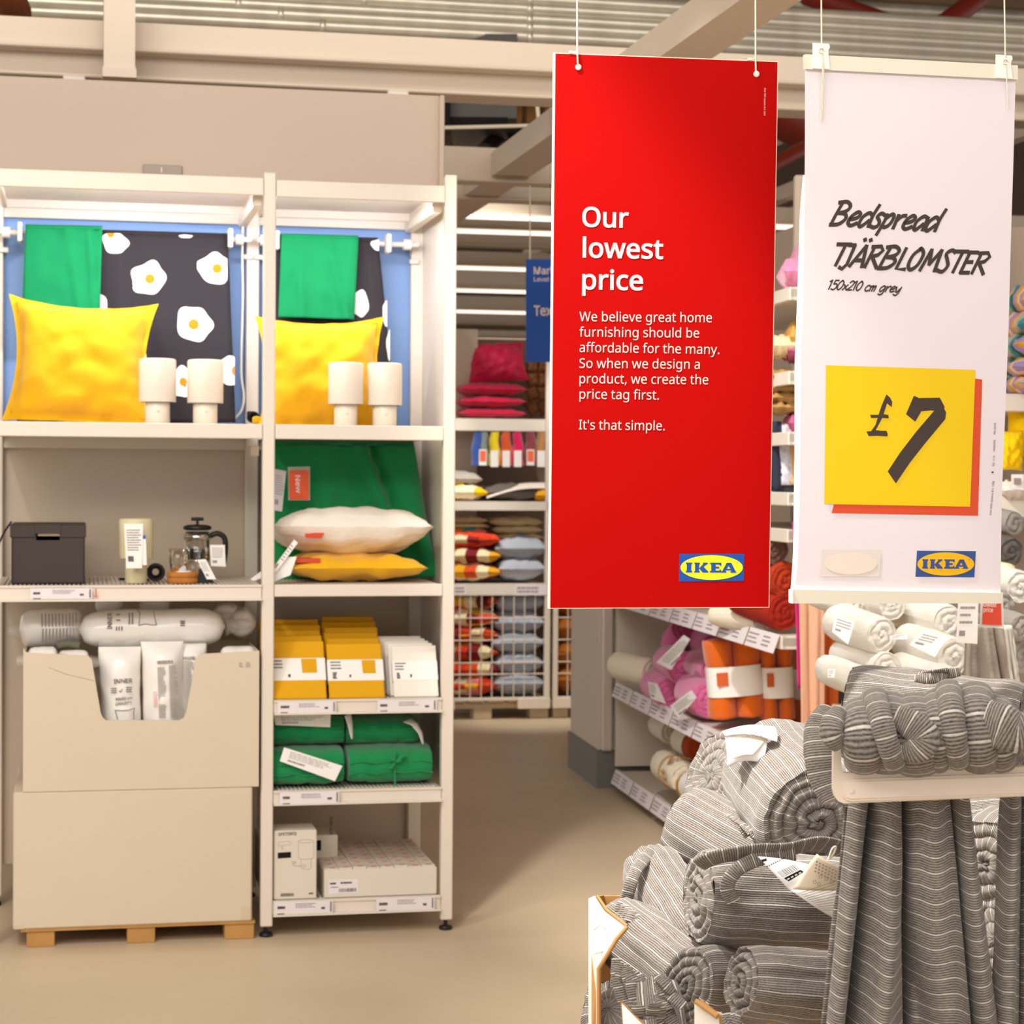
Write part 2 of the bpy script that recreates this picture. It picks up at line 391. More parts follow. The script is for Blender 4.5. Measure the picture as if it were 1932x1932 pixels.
M_kraft = mat('brown_cardboard', 'b98a52', rough=.85, noise_=.08, nscale=20)
M_wood = mat('pallet_wood', 'b98a4e', rough=.8, noise_=.25, nscale=14)
M_woodg = mat('grey_pallet_wood', 'b8a284', rough=.85, noise_=.2, nscale=14)
M_beam = mat('white_steel_beam', 'd9c8b4', rough=.5)
M_glow = mat('strip_lamp_glow', 'fff4e4', emit=1.3)
M_rope = mat('cotton_string', 'e9dcc6', rough=.9)
M_rpipe = mat('brown_pipe', '7a3c22', rough=.5)
M_clear = mat('clear_plastic', 'ffffff', rough=.12, alpha=.22, spec=.8)
# ---------------------------------------------------------------- the display unit's frame
TH = radians(12)
_o = onz(506, 1769, 0)
U = Fr((_o.x, _o.y, 0), TH)
# ---------------------------------------------------------------- setting
struct('floor', MB().box((-9, -2, -.1), (12, 24, 0)), M_floor)
struct('ceiling', MB().box((-12, -2, 5.2), (14, 26, 5.3)), mat('dark_roof_deck', '7a6650', rough=.9, noise_=.3, nscale=1.5))
struct('wall_back', MB().box((-12, 23.6, 0), (14, 23.8, 5.2)), mat('far_wall', '6d5b4c', rough=.9))
# header panel over the unit, back panels
a = U.loc(0, 140, .62); b = U.loc(834, 330, .62)
hz = U.loc(500, 166, .62).z
struct('wall_header', MB().box((-1.6, .62, 1.7), (b.x - .012, .66, hz)).box((b.x - .012, .60, 1.7), (b.x + .004, .68, hz), bev=.003), M_beige, fr=U)
sk = MB().box((U.loc(269, 330, .62).x, .612, U.loc(300, 331, .62).z), (U.loc(344, 330, .62).x, .62, U.loc(300, 311, .62).z), bev=.004)
o = sk.build('wall_socket', mat('grey_socket_plate', 'a3948a', rough=.5), fr=U, o=sk.v[0], label='grey double socket plate on the beige header above the left bay', cat='socket')
swx = ORG[o.name]
MB().box(swx + Vector((.055, -.006, .004)), swx + Vector((.058, -.001, .02))).build('switch', M_white, parent=o)
# partition seen through the gap
C = U
pz = C.loc(870, 621, 4.2); px0 = C.loc(862, 700, 4.2).x; px1 = C.loc(901, 700, 4.2).x
# ---------------------------------------------------------------- ceiling steelwork
def beam_thing(label, mb, m=None, group='white steel ceiling beams', name='ceiling_beam', cat='beam', fr=U):
    o = mb.v[0]; return mb.build(name, m or M_beam, fr=fr, o=o, label=label, cat=cat, group=group)
v = .95
z1 = U.loc(500, 55, v).z; z2 = U.loc(500, 106, v).z; z3 = U.loc(500, 120, v).z; z4 = U.loc(500, 152, v).z
t = thing('ceiling_beam', 'long white double channel beam just above the beige header', 'beam', U, (0, v, z4), 'white steel ceiling beams')
MB().box((-3, v, z2), (9, v + .04, z1)).box((-3, v - .03, z2 - .012), (9, v + .05, z2), bev=.004).build('beam_web', M_beam, parent=t)
MB().box((-3, v + .06, z4), (9, v + .16, z3 + .02)).box((-3, v + .02, z4 - .012), (9, v + .18, z4), bev=.004).build('lower_rail', M_beam, parent=t)
for px in (140, 752):
    x = U.loc(px, 138, v).x
    MB().box((x - .035, v, z4 - .03), (x + .035, v + .12, z4 - .012), bev=.004).box((x - .02, v, z4 - .045), (x + .02, v + .05, z4 - .03), bev=.004).build('clamp', M_white, parent=t)
xa = U.loc(196, 80, v - .2).x; xb = U.loc(255, 80, v - .2).x; zb = U.loc(220, 146, v - .2).z
beam_thing('short white square post dropping from the ceiling above the left bay', MB().box((xa, v - .2, zb + .03), (xb, v - .04, 4.6)).box((xa - .004, v - .21, zb), (xb + .004, v - .04, zb + .03)), group=None, name='ceiling_post', cat='post')
# pipes running along the ceiling
for i, (py, r) in enumerate(((4, .03), (20, .034), (38, .034), (-16, .03), (-34, .03))):
    z = U.loc(640, py + 14, 2.6).z
    if i == 0: pass
    mb = MB().tube([(-6 + k * 1.5, 2.6 + .0 * k, z - .004 * sin(k)) for k in range(12)], r, 12, M=None)
    pm = mb.build('ceiling_pipe', M_silver, fr=U, o=(0, 2.6, z), label='long galvanised pipe running under the roof, %s of the bundle' % ('fourth', 'second', 'lowest', 'third highest', 'highest')[i] if i != 1 else 'long galvanised pipe running under the roof, just above the lowest one', cat='pipe', group='galvanised ceiling pipes')
    for k, cx in enumerate((-2.2 + .3 * i, .1 + .17 * i, 1.3)):
        MB().lathe([(r + .001, -.012), (r + .006, -.012), (r + .006, .012), (r + .001, .012)], M=Matrix.Translation((cx, 2.6, z)) @ Matrix.Rotation(pi / 2, 4, 'Y'), n=14).build('pipe_collar', M_silver, parent=pm)
# pipes right with coloured tape
M_tb = mat('blue_tape', '1f5fa8', rough=.5); M_tg = mat('green_tape', '4f5a24', rough=.5)
for i, (py, xl) in enumerate(((66, 1790), (96, 1755), (124, 1700))):
    p = U.loc(xl, py, 5.0); r = .05
    mb = MB().tube([(p.x - 6 + k * 1.5, 5.0, p.z) for k in range(10)], r, 12)
    pm = mb.build('ceiling_pipe', M_silver, fr=U, o=(p.x, 5.0, p.z), label='pale ceiling pipe with blue and green tape bands, %s of the three' % ('top', 'middle', 'lowest')[i], cat='pipe', group='taped ceiling pipes')
    for dx, mm in ((-.075, M_tg), (-.03, M_tb), (.03, M_tb), (.085, M_tg)):
        MB().lathe([(r + .001, -.026), (r + .006, -.026), (r + .006, .026), (r + .001, .026)], M=Matrix.Translation((p.x + dx, 5.0, p.z)) @ Matrix.Rotation(pi / 2, 4, 'Y'), n=14).build('tape_band', mm, parent=pm)
for k, py in enumerate((20, 44)):
    p = U.loc(1700, py, 6.2)
    MB().tube([(-6, 6.2, p.z), (9, 6.2, p.z)], .045, 12).build('ceiling_pipe', M_silver, fr=U, o=(0, 6.2, p.z), label='plain far pipe running above the taped pipes, %s one' % ('upper', 'lower')[k], cat='pipe', group='plain far ceiling pipes')
# brown pipe at the top left corner
MB().tube([at(5, -30, 6.6), at(27, 22, 6.7), at(30, 24, 7.2)], .055, 14).build('brown_pipe', M_rpipe, o=at(27, 22, 6.7), label='short brown pipe end in the top left corner under the roof', cat='pipe')
# diagonal main beam
A = onz(1425, 20, 2.50); B = onz(862, 402, 2.50)
d = (B - A); d.normalize(); A2 = A - d * .8; B2 = B + d * 2; nn = Vector((d.y, -d.x, 0)) * .075
mb = MB()
vs = [A2 + nn, A2 - nn, B2 - nn, B2 + nn]; up = Vector((0, 0, .095))
mb.add(vs + [q + up for q in vs], [(3, 2, 1, 0), (4, 5, 6, 7), (0, 1, 5, 4), (1, 2, 6, 5), (2, 3, 7, 6), (3, 0, 4, 7)])
beam_thing('wide white diagonal beam running away from behind the red sign', mb, fr=W0)
# cross beams further back, some carrying strip lamps
rows = ((340, 2.3, .075, 0, 'first wide white cross beam right of the header'), (374, 2.9, .036, 0, 'second white cross beam right of the unit, thinner'),
        (404, 4.4, .05, 1, 'lit cross track, nearest of the far ones'), (432, 4.9, .04, 1, 'second lit cross track beyond the unit post'),
        (462, 5.6, .07, 0, 'grey cross beam between the lit tracks'), (502, 6.6, .05, 1, 'third lit cross track above the blue sign'),
        (545, 8.0, .09, 1, 'fourth lit cross track beside the blue sign'), (585, 9.6, .06, 1, 'fifth lit cross track beside the blue sign, lower'),
        (610, 10.8, .07, 0, 'farthest cross beam over the partition'), (638, 12.2, .04, 1, 'farthest lit track above the pink cushions'))
for py, v, h, lit, lb in rows:
    zz = U.loc(950, py, v).z
    x0 = 1.0 if v < 4 else -1
    x1 = 9.
    if v < 4: x0 = U.loc(838, py, v).x; x1 = x0 + (1.15 if v < 2.5 else .95)
    t = thing('ceiling_track' if lit else 'ceiling_beam', lb, 'light' if lit else 'beam', U, (x0, v, zz), 'lit ceiling tracks' if lit else 'white steel ceiling beams')
    MB().box((x0, v, zz), (x1, v + .05, zz + h * 1.7)).box((x0, v - .03, zz - .012), (x1, v + .09, zz), bev=.004).build('beam_web', M_beam, parent=t)
    if lit: MB().box((x0, v - .04, zz - .03), (x1, v + .0, zz - .013)).build('lamp_tube', M_glow, parent=t)
# joists running away on the right, thin
for k, (px, py, px2, py2, zz) in enumerate(((1512, 248, 1466, 272, 2.95), (1512, 366, 1466, 390, 2.75), (1930, 262, 1895, 282, 2.9), (1930, 545, 1898, 560, 2.3), (1512, 452, 1466, 468, 2.6))):
    A = onz(px, py, zz); d = Vector((-.21, .978, 0)); A2 = A - d * 1.2; B2 = A + d * 6; nn = Vector((d.y, -d.x, 0)) * .035; up = Vector((0, 0, .07))
    vs = [A2 + nn, A2 - nn, B2 - nn, B2 + nn]
    mb = MB().add(vs + [q + up for q in vs], [(3, 2, 1, 0), (4, 5, 6, 7), (0, 1, 5, 4), (1, 2, 6, 5), (2, 3, 7, 6), (3, 0, 4, 7)])
    beam_thing('thin white joist running away, %s' % ('topmost in the gap between the two signs', 'in the gap between the signs, under the red pipe', 'topmost at the right picture edge', 'over the rainbow cushions at the right edge', 'lowest in the gap between the signs')[k], mb, fr=W0, name='ceiling_joist', cat='beam')
# post in the gap between the signs
p = at(1511, 330, 7.0); q = at(1511, 480, 7.0)
beam_thing('thin white upright behind the gap between the two signs', MB().box((p.x - .02, 7.0, 1.0), (p.x + .02, 7.04, p.z), bev=.004), group=None, name='shelf_upright', cat='post', fr=W0)
# red ducting
for k, (ax, ay, bx, by, Y, r, lb) in enumerate(((1440, 200, 1540, 255, 9, .10, 'dark red pipe bundle in the gap between the signs, top'), (1440, 320, 1540, 268, 8, .03, 'thin red pipe slanting between the signs'), (1520, -10, 1720, 60, 10, .05, 'brown pipe slanting behind the white sign top'), (1760, 60, 1870, -20, 10, .05, 'red brown pipe slanting at the top right corner'))):
    MB().tube([at(ax, ay, Y), at((ax + bx) / 2, (ay + by) / 2, Y + .1), at(bx, by, Y + .3)], r, 12).build('red_pipe', mat('red_pipe_paint', '7c2418', rough=.5), o=at(ax, ay, Y), label=lb, cat='pipe')
# air duct with flange in the opening right of the header
t = thing('air_duct', 'grey metal air duct in the ceiling opening right of the header', 'duct', W0, at(900, 200, 8.5))
dm = mat('grey_duct', '55524c', rough=.6, metal=.1, noise_=.15, nscale=6)
MB().box(at(846, 222, 8.5), at(975, 160, 9.6)).build('duct_body', dm, parent=t)
MB().box(at(838, 232, 8.45), at(958, 225, 8.5)).box(at(838, 232, 8.4), at(850, 165, 8.5)).build('flange', M_black, parent=t)
MB().tube([at(836, 241, 8.2), at(1046, 236, 8.2)], .008, 6).build('hanging_wire', M_rope, o=at(836, 241, 8.2), label='thin pale wire stretched across the ceiling opening', cat='wire')
MB().tube([at(1012, 180, 8.0), at(1016, 225, 8.0), at(1022, 262, 8.0)], .008, 6).build('hanging_wire', M_rope, o=at(1012, 180, 8), label='thin pale wire hanging down left of the red sign', cat='wire')
t = thing('orange_insulation', 'orange brown insulation boards above the ceiling opening', 'insulation', W0, at(990, 200, 9.4))
for k, (a, b) in enumerate((((955, 236), (985, 172)), ((990, 236), (1020, 172)), ((1024, 236), (1060, 178)))):
    MB().box(at(a[0], a[1], 9.4), at(b[0], b[1], 9.5), bev=.01).build('panel', mat('orange_board', 'a8763f', rough=.8, noise_=.2, nscale=5), parent=t)
for k in range(3):
    A = at(912 + 42 * k, 285, 8.8); B = at(930 + 38 * k, 245, 9.4)
    MB().tube([A, (A + B) / 2 + Vector((.05, 0, .02)), B], .035, 10).build('flexible_hose', mat('dark_hose', '3a2d27', rough=.6), o=A, label='short dark flexible hose in the ceiling opening, %s' % ('leftmost', 'middle', 'rightmost')[k], cat='hose', group='dark hoses above the opening')
# dark roof clutter: long deck ribs
for k in range(5):
    z = 4.9
    MB().box((-6, 4 + 1.6 * k, z), (10, 4.12 + 1.6 * k, z + .25)).build('roof_rib', mat('brown_roof_rib', '8a6f55', rough=.8), fr=U, o=(0, 4 + 1.6 * k, z), label='brown roof rib high above the pipes, %s from the front' % ('first', 'second', 'third', 'fourth', 'fifth')[k], cat='beam', group='brown roof ribs')
# ---------------------------------------------------------------- hanging signs
M_red = mat('sign_red', 'aa0200', rough=.7, spec=.08)
M_redw = mat('sign_lettering_white', 'e6d2c8', rough=.6)
M_sblue = mat('logo_blue', '0b4aa0', rough=.6); M_syel = mat('logo_yellow', 'f7e21a', rough=.6)
def hang_string(mb, pts, r=.0016): return mb.tube(smooth3(pts, 4), r, 6)
def logo(parent, P, TL, TR, BR, BL, blue, yel):
    """blue rectangle, yellow ellipse, blue letters"""
    q = [P.loc(*p) for p in (TL, TR, BR, BL)]
    MB().add([(p.x, p.y, .0004) for p in q], [(3, 2, 1, 0)], M=P.m).build('logo_field', blue, parent=parent)
    c = sum(q, Vector()) / 4; rx = (q[1] - q[0]).length / 2 * .965; ry = (q[0] - q[3]).length / 2 * .90
    MB().add([(c.x + rx * cos(k * pi / 24), c.y + ry * sin(k * pi / 24), .0007) for k in range(48)], [tuple(range(48))], M=P.m).build('logo_oval', yel, parent=parent)
    w_ = rx * 1.62; h_ = ry * .80; x0 = c.x - w_ / 2 - rx * .02; y0 = c.y - h_ / 2
    mb = MB(); z = .0010
    def pg(pts, ox, sc): mb.add([(x0 + (ox + p[0] * sc) * w_, y0 + p[1] * h_, z) for p in pts], [tuple(range(len(pts)))], M=P.m)
    # I with slab ends
    pg([(0, 0), (1, 0), (1, .14), (.86, .2), (.86, .8), (1, .86), (1, 1), (0, 1), (0, .86), (.14, .8), (.14, .2), (0, .14)], 0, .125)
    # K
    pg([(0, 0), (.42, 0), (.42, .12), (.36, .18), (.36, .82), (.42, .88), (.42, 1), (0, 1), (0, .88), (.06, .82), (.06, .18), (0, .12)], .165, .27)
    pg([(.36, .42), (.66, .88), (.60, 1), (1, 1), (1, .9), (.68, .58), (1.04, .10), (1.04, 0), (.62, 0), (.36, .42)][:9], .165, .27)
    # E
    pg([(0, 0), (1, 0), (1, .3), (.88, .3), (.84, .2), (.5, .2), (.5, .4), (.82, .4), (.82, .6), (.5, .6), (.5, .8), (.84, .8), (.88, .7), (1, .7), (1, 1), (0, 1), (0, .86), (.12, .8), (.12, .2), (0, .14)], .475, .225)
    # A as two legs and a bar
    pg([(0, 0), (.36, 0), (.34, .12), (.28, .14), (.50, .74), (.55, 1), (.36, 1), (.06, .14), (0, .12)], .70, .30)
    pg([(.55, 1), (.46, .74), (.68, .14), (.6, .12), (.6, 0), (1, 0), (1, .12), (.95, .14), (.66, 1)], .70, .30)
    pg([(.30, .22), (.66, .22), (.62, .38), (.36, .38)], .70, .30)
    ring = []
    for rr in (.016, .011):
        ring += [(x0 + w_ * 1.02 + w_ * rr * cos(k * pi / 6), c.y + h_ * .5 + w_ * rr * sin(k * pi / 6), z) for k in range(12)]
    mb.add(ring, [(k, (k + 1) % 12, 12 + (k + 1) % 12, 12 + k) for k in range(12)], M=P.m)
    mb.build('logo_lettering', blue, parent=parent)
# red board
PR = Pl(at(1048, 101, 3.00), at(1467, 117, 3.045), at(1038, 1147, 3.03))
q = [PR.loc(*p) for p in ((1048, 101), (1467, 117), (1450, 1145), (1038, 1147))]
t = thing('hanging_sign', 'large red hanging sign board reading Our lowest price', 'sign', W0, PR.m @ q[0])
mb = MB().poly([(p.x, p.y) for p in q][::-1], -.0001, .0, 'xy', M=PR.m)
mb.build('sign_face', M_red, parent=t)
e = .0012
cc = sum(q, Vector()) / 4
qq = [(p.x + (e if p.x > cc.x else -.0028), p.y + (e if p.y > cc.y else -e)) for p in q][::-1]
MB().poly(qq, -.006, -.0003, 'xy', M=PR.m).build('foam_core', mat('cream_foam_edge', 'f2e3c8', rough=.8), parent=t)
mb = MB()
def ptxt(mb, P, s, x0, y0, x1, y1, cap, z=.0005, bold=0, **k):
    a = P.loc(x0, y0); b = P.loc(x1, y1); sc = (P.loc(x0, y0 - 100) - a).length / 100
    text_mb(mb, s, (a.x, a.y), (b.x, b.y), cap * sc, z, bold, M=P.m, **k)
for s, x0, y0, x1, y1 in (('Our', 1098, 427, 1186, 429), ('lowest', 1099, 485, 1251, 488), ('price', 1098, 545, 1213, 547)):
    mb = MB(); ptxt(mb, PR, s, x0, y0, x1, y1, 36, bold=.020); mb.build('headline', M_redw, parent=t)
mb = MB()
for s, x0, y0, x1, y1 in (('We believe great home', 1093, 606, 1343, 608), ('furnishing should be', 1093, 635, 1319, 637), ('affordable for the many.', 1093, 664, 1357, 668),
                          ('So when we design a', 1093, 694, 1320, 696), ('product, we create the', 1093, 723, 1336, 725), ('price tag first.', 1093, 752, 1243, 754), ("It's that simple.", 1092, 810, 1254, 812)):
    mb = MB(); ptxt(mb, PR, s, x0, y0, x1, y1, 18); mb.build('body_text', M_redw, parent=t)
mb = MB(); ptxt(mb, PR, 'Inter IKEA Systems B.V. 2023', 1442, 166, 1441, 218, 3); mb.build('small_print', M_redw, parent=t)
logo(t, PR, (1282, 1045), (1404, 1045), (1403, 1096), (1281, 1097), M_sblue, M_syel)
for hx, hy, tx in ((1091, 127, 1088), (1427, 140, 1425)):
    p = PR.loc(hx, hy); hw = PR.m @ Vector((p.x, p.y, .001))
    mb = MB().lathe([(.0022, 0), (.0046, 0), (.0046, .0012), (.0022, .0012)], M=PR.m @ Matrix.Translation((p.x, p.y, .0004)), n=16); mb.build('eyelet', M_redw, parent=t)
    top = at(tx, -140, 3.02); ed = PR.m @ Vector((PR.loc(hx - 2, hy - 26).x, PR.loc(hx - 2, hy - 26).y, .002))
    mb = MB(); hang_string(mb, [hw + Vector((0, .002, 0)), ed, (ed + top) / 2, top], .0013)
    hang_string(mb, [hw + Vector((0, .006, 0)), ed + Vector((-.002, .008, .0)), ed + Vector((0, 0, .004))], .0013)
    r = random.Random(hx)
    for k in range(16):
        c = ed.lerp(top, r.random()); mb.tube([c, c + Vector((r.uniform(-.003, .003), 0, r.uniform(-.003, .003)))], .0003, 3)
    for k in range(3): mb.tube([ed + Vector((0, 0, .002)), ed + Vector((-.012, 0, .0015 * k))], .0007, 4)
    mb.build('hanging_string', M_rope, parent=t)
# white printed sheet in clamp rails
PWH = Pl(at(1521, 128, 2.92), at(1914, 152, 2.99), at(1495, 1122, 2.95))
def W(px, py, h=0): p = PWH.loc(px, py, h); return p
t = thing('hanging_sign', 'white hanging price sign for a grey bedspread with a yellow price block', 'sign', W0, PWH.m @ W(1521, 128))
M_sheet = mat('white_sheet', 'e8dde1', rough=.5)
L_ = [(1519, 125), (1519, 260), (1518, 400), (1515, 560), (1511, 690), (1509, 850), (1508, 980), (1504, 1080), (1497, 1118)]
R_ = [(1916, 150), (1912, 300), (1907, 460), (1903, 620), (1896, 800), (1890, 950), (1888, 1118)]
def ip(Lp, y):
    for a, b in zip(Lp, Lp[1:]):
        if y <= b[1]: k = max(0, (y - a[1]) / (b[1] - a[1])); return a[0] + (b[0] - a[0]) * k
    return Lp[-1][0]
def fn(u, v):
    y = 125 + (1120 - 125) * v; l = ip(L_, y); r = ip(R_, y + 12); p = W(l + (r - l) * u, y + 24 * u * (1 - v))
    ed = .004 * math.exp(-(u / .05) ** 2) * sin(pi * v) + .0012 * sin(3 * u + 5 * v)
    return Vector((p.x, p.y, -.0005))
MB().grid(fn, 10, 40, M=PWH.m, smooth=False).build('sheet', M_sheet, parent=t, mods=[('solid', .0006)])
Lo = [(1518, 330), (1512, 400), (1507, 560), (1502, 690), (1502, 850), (1499, 1050), (1494, 1120)]
def fn2(u, v):
    y = 330 + (1120 - 330) * v; l = ip(Lo, y); r_ = ip(L_, y) + 4; p = W(l + (r_ - l) * u, y); return Vector((p.x, p.y, -.006 + .005 * u))
MB().grid(fn2, 4, 30, M=PWH.m, smooth=False).build('curled_edge', mat('sheet_back', 'f8efe2', rough=.6), parent=t, mods=[('solid', .0006)])
M_rail = mat('translucent_rail', 'e6ddca', rough=.35, spec=.5)
def rail(c, name):
    q = [W(*p) for p in c]; MB().poly([(p.x, p.y) for p in q][::-1], -.007, .004, 'xy', M=PWH.m).build(name, M_rail, parent=t)
rail(((1518, 103), (1918, 124), (1918, 151), (1519, 131)), 'top_rail')
rail(((1494, 1112), (1888, 1118), (1888, 1138), (1493, 1138)), 'bottom_rail')
q = [W(*p) for p in ((1492, 1113), (1495, 1113), (1495, 1138), (1492, 1138))]
MB().poly([(p.x, p.y) for p in q][::-1], -.009, .005, 'xy', M=PWH.m).build('end_cap', M_white2, parent=t)
M_clip = mat('clip_plastic', 'f6f3ea', rough=.25, spec=.7)
for k, (x0, y0, x1, y1, hx, hy, tx, tails) in enumerate(((1531, 82, 1563, 132, 1547, 97, 1546, ((1548, 130), (1547, 228))), (1876, 104, 1907, 150, 1893, 118, 1890, ((1895, 150), (1899, 205))))):
    q = [W(*p) for p in ((x0, y0), (x1 - 2, y0 + 2), (x1, y0 + 8), (x1 - 3, y0 + 14), (x1 - 3, y0 + 21), (x1, y1), (x0, y1 - 2))]
    MB().poly([(p.x, p.y) for p in q][::-1], .0042, .0062, 'xy', M=PWH.m).build('clip', M_clip, parent=t)
    h = PWH.m @ Vector((W(hx, hy).x, W(hx, hy).y, .0068)); top = at(tx, -140, 2.96)
    mb = MB().tube([h, (h + top) / 2 + Vector((.001, 0, 0)), top], .0011, 6)
    mb.tube([h + Vector((.004 * cos(a), -.001, .0035 * sin(a))) for a in [i * pi / 5 for i in range(9)]], .0009, 5)
    e1 = PWH.m @ Vector((W(*tails[0]).x, W(*tails[0]).y, .008)); e2 = PWH.m @ Vector((W(*tails[1]).x, W(*tails[1]).y, .004))
    mb.tube(smooth3([h, e1, (e1 + e2) / 2 + Vector((-.001, 0, 0)), e2]), [.0008] * 15 + [.0008], 5) if 0 else mb.tube([h, e1, e2], .0008, 5)
    if k == 0: mb.tube([h, e1 + Vector((.002, 0, 0)), e2 + Vector((.0015, 0, .004))], .0008, 5)
    mb.build('hanging_string', M_rope, parent=t)
# brush lettering: strokes
G = {
 'B': ([[(0.02, 0), (.1, .5), (.2, 1.0)], [(.05, .97), (.35, 1.03), (.52, .86), (.44, .64), (.18, .52)], [(.18, .53), (.42, .5), (.5, .3), (.3, .05), (-.02, .0)]], .60),
 'e': ([[(.06, .28), (.3, .36), (.4, .52), (.28, .62), (.08, .4), (.04, .14), (.16, .02), (.38, .14)]], .44),
 'd': ([[(.42, .5), (.28, .62), (.08, .42), (.02, .12), (.12, .01), (.36, .3)], [(.56, 1.0), (.44, .5), (.40, .0)]], .50),
 's': ([[(.38, .56), (.24, .63), (.12, .48), (.24, .30), (.26, .12), (.12, .0), (-.04, .06)]], .36),
 'p': ([[(.12, .62), (.06, .2), (-.06, -.32)], [(.08, .38), (.28, .62), (.38, .52), (.32, .2), (.16, .04), (.04, .1)]], .44),
 'r': ([[(.1, .62), (.05, 0)], [(.08, .34), (.24, .56), (.40, .60)]], .36),
 'a': ([[(.42, .56), (.26, .62), (.06, .38), (.03, .1), (.12, .02), (.34, .30)], [(.44, .60), (.38, .0)]], .46),
 'T': ([[(-.02, .97), (.46, 1.0)], [(.28, .97), (.16, 0)]], .40),
 'J': ([[(.0, .97), (.22, .98)], [(.2, .97), (.14, .1), (.02, -.12), (-.1, -.05)]], .26),
 'A': ([[(-.02, 0), (.34, 1.0)], [(.34, 1.0), (.42, 0)], [(.08, .30), (.42, .32)], [(.2, 1.30), (.24, 1.20)], [(.40, 1.30), (.44, 1.20)]], .50),
 'R': ([[(.02, 0), (.14, 1.0)], [(.04, .95), (.36, 1.0), (.46, .82), (.34, .6), (.12, .5)], [(.16, .5), (.44, 0)]], .50),
 'L': ([[(.14, 1.0), (.02, .02), (.34, .03)]], .38),
 'O': ([[(.28, 1.0), (.08, .7), (.02, .25), (.14, .02), (.34, .25), (.42, .75), (.30, 1.0), (.24, .98)]], .50),
 'M': ([[(-.02, 0), (.16, 1.0)], [(.16, 1.0), (.24, .30)], [(.24, .30), (.52, 1.0)], [(.52, 1.0), (.50, 0)]], .60),
 'S': ([[(.42, .92), (.28, 1.02), (.12, .84), (.22, .56), (.30, .30), (.18, .02), (-.04, .08)]], .40),
 'E': ([[(.14, 1.0), (.03, 0)], [(.12, .97), (.42, .99)], [(.08, .52), (.34, .54)], [(.02, .02), (.34, .04)]], .42),
 '1': ([[(.0, .82), (.18, 1.0)], [(.18, 1.0), (.08, 0)]], .26),
 '5': ([[(.44, 1.0), (.16, .98)], [(.16, .98), (.1, .58)], [(.1, .58), (.32, .62), (.38, .3), (.2, 0), (-.02, .08)]], .44),
 '0': ([[(.28, 1.0), (.08, .7), (.02, .25), (.14, .02), (.34, .25), (.42, .75), (.30, 1.0), (.24, .98)]], .46),
 'x': ([[(.04, .6), (.34, 0)], [(.36, .6), (0, 0)]], .38),
 '2': ([[(.06, .78), (.24, 1.0), (.40, .84), (.28, .45), (-.02, .03)], [(-.02, .03), (.36, .05)]], .42),
 ' ': ([], .24),
 'c': ([[(.36, .52), (.24, .62), (.06, .38), (.04, .12), (.16, .0), (.32, .1)]], .38),
 'm': ([[(.08, .6), (.02, 0)], [(.06, .34), (.24, .6), (.26, .4), (.2, .0)], [(.24, .34), (.42, .6), (.44, .4), (.38, .0)]], .56),
 'g': ([[(.40, .55), (.26, .62), (.06, .38), (.04, .1), (.14, .02), (.36, .32)], [(.42, .6), (.34, -.1), (.16, -.32), (-.04, -.24)]], .46),
 'y': ([[(.06, .6), (.08, .1), (.18, .04), (.36, .4)], [(.44, .6), (.3, -.1), (.12, -.32), (-.06, -.22)]], .46)}
STK = [0]
def brush(mb, P, s, x0, y0, x1, y1, cap, wpx, shear=.30, straight='TJLEM1RAx'):
    a = P.loc(x0, y0); b = P.loc(x1, y1); sc = (P.loc(x0, y0 - 100) - a).length / 100; cap *= sc; wd = wpx * sc
    tot = sum(G[c][1] for c in s); d = (b - a); kx = d.length / tot; ex = d.normalized(); ey = Vector((-ex.y, ex.x, 0)); x = 0
    nib = ex * (wd * .34) + ey * (wd * .42)
    for c in s:
        for st in G[c][0]:
            pts = st if (c in straight or len(st) == 2) else [(p.x, p.y) for p in smooth2(st, 5)]
            W_ = [a + ex * (x * kx + p[0] * kx + p[1] * shear * cap) + ey * (p[1] * cap) for p in pts]
            n0 = len(W_); V = []; STK[0] += 1; zz_ = .0005 + .000015 * (STK[0] % 40)
            for i in range(n0):
                t_ = (W_[min(i + 1, n0 - 1)] - W_[max(i - 1, 0)]).normalized(); q_ = W_[i]
                if i == 0: q_ = q_ - t_ * wd * .18
                if i == n0 - 1: q_ = q_ + t_ * wd * .18
                n_ = Vector((-t_.y, t_.x, 0)) * wd * .40
                nb = nib if nib.dot(n_) >= 0 else -nib
                o1 = n_ + nb * .30 * (1 if abs(nib.normalized().dot(n_.normalized())) > .25 else .3)
                V += [tuple(q_ - o1)[:2] + (zz_,), tuple(q_ + o1)[:2] + (zz_,)]
            mb.add(V, [(2 * i, 2 * i + 2, 2 * i + 3, 2 * i + 1) for i in range(n0 - 1)], M=P.m)
        x += G[c][1]
M_char = mat('sign_charcoal', '40342f', rough=.65)
mb = MB()
brush(mb, PWH, 'Bedspread', 1566, 424, 1768, 437, 44, 7.3)
brush(mb, PWH, 'TJARBLOMSTER', 1567, 501, 1858, 518, 42, 7.3)
mb.build('product_lettering', M_char, parent=t)
mb = MB(); brush(mb, PWH, '150x210 cm grey', 1561, 546, 1698, 552, 18, 2.8); mb.build('size_lettering', M_char, parent=t)
def patch(P, pts, z, name, m, parent):
    q = [P.loc(*p) for p in pts]; a = sum(q[i].x * q[(i + 1) % len(q)].y - q[(i + 1) % len(q)].x * q[i].y for i in range(len(q)))
    if a < 0: q = q[::-1]
    MB().add([(p.x, p.y, z) for p in q], [tuple(range(len(q)))], M=P.m).build(name, m, parent=parent)
patch(PWH, ((1573, 952), (1569, 968), (1845, 973), (1853, 716), (1838, 714), (1573, 714)), .0003, 'orange_block', mat('sign_orange', 'd84c28', rough=.6), t)
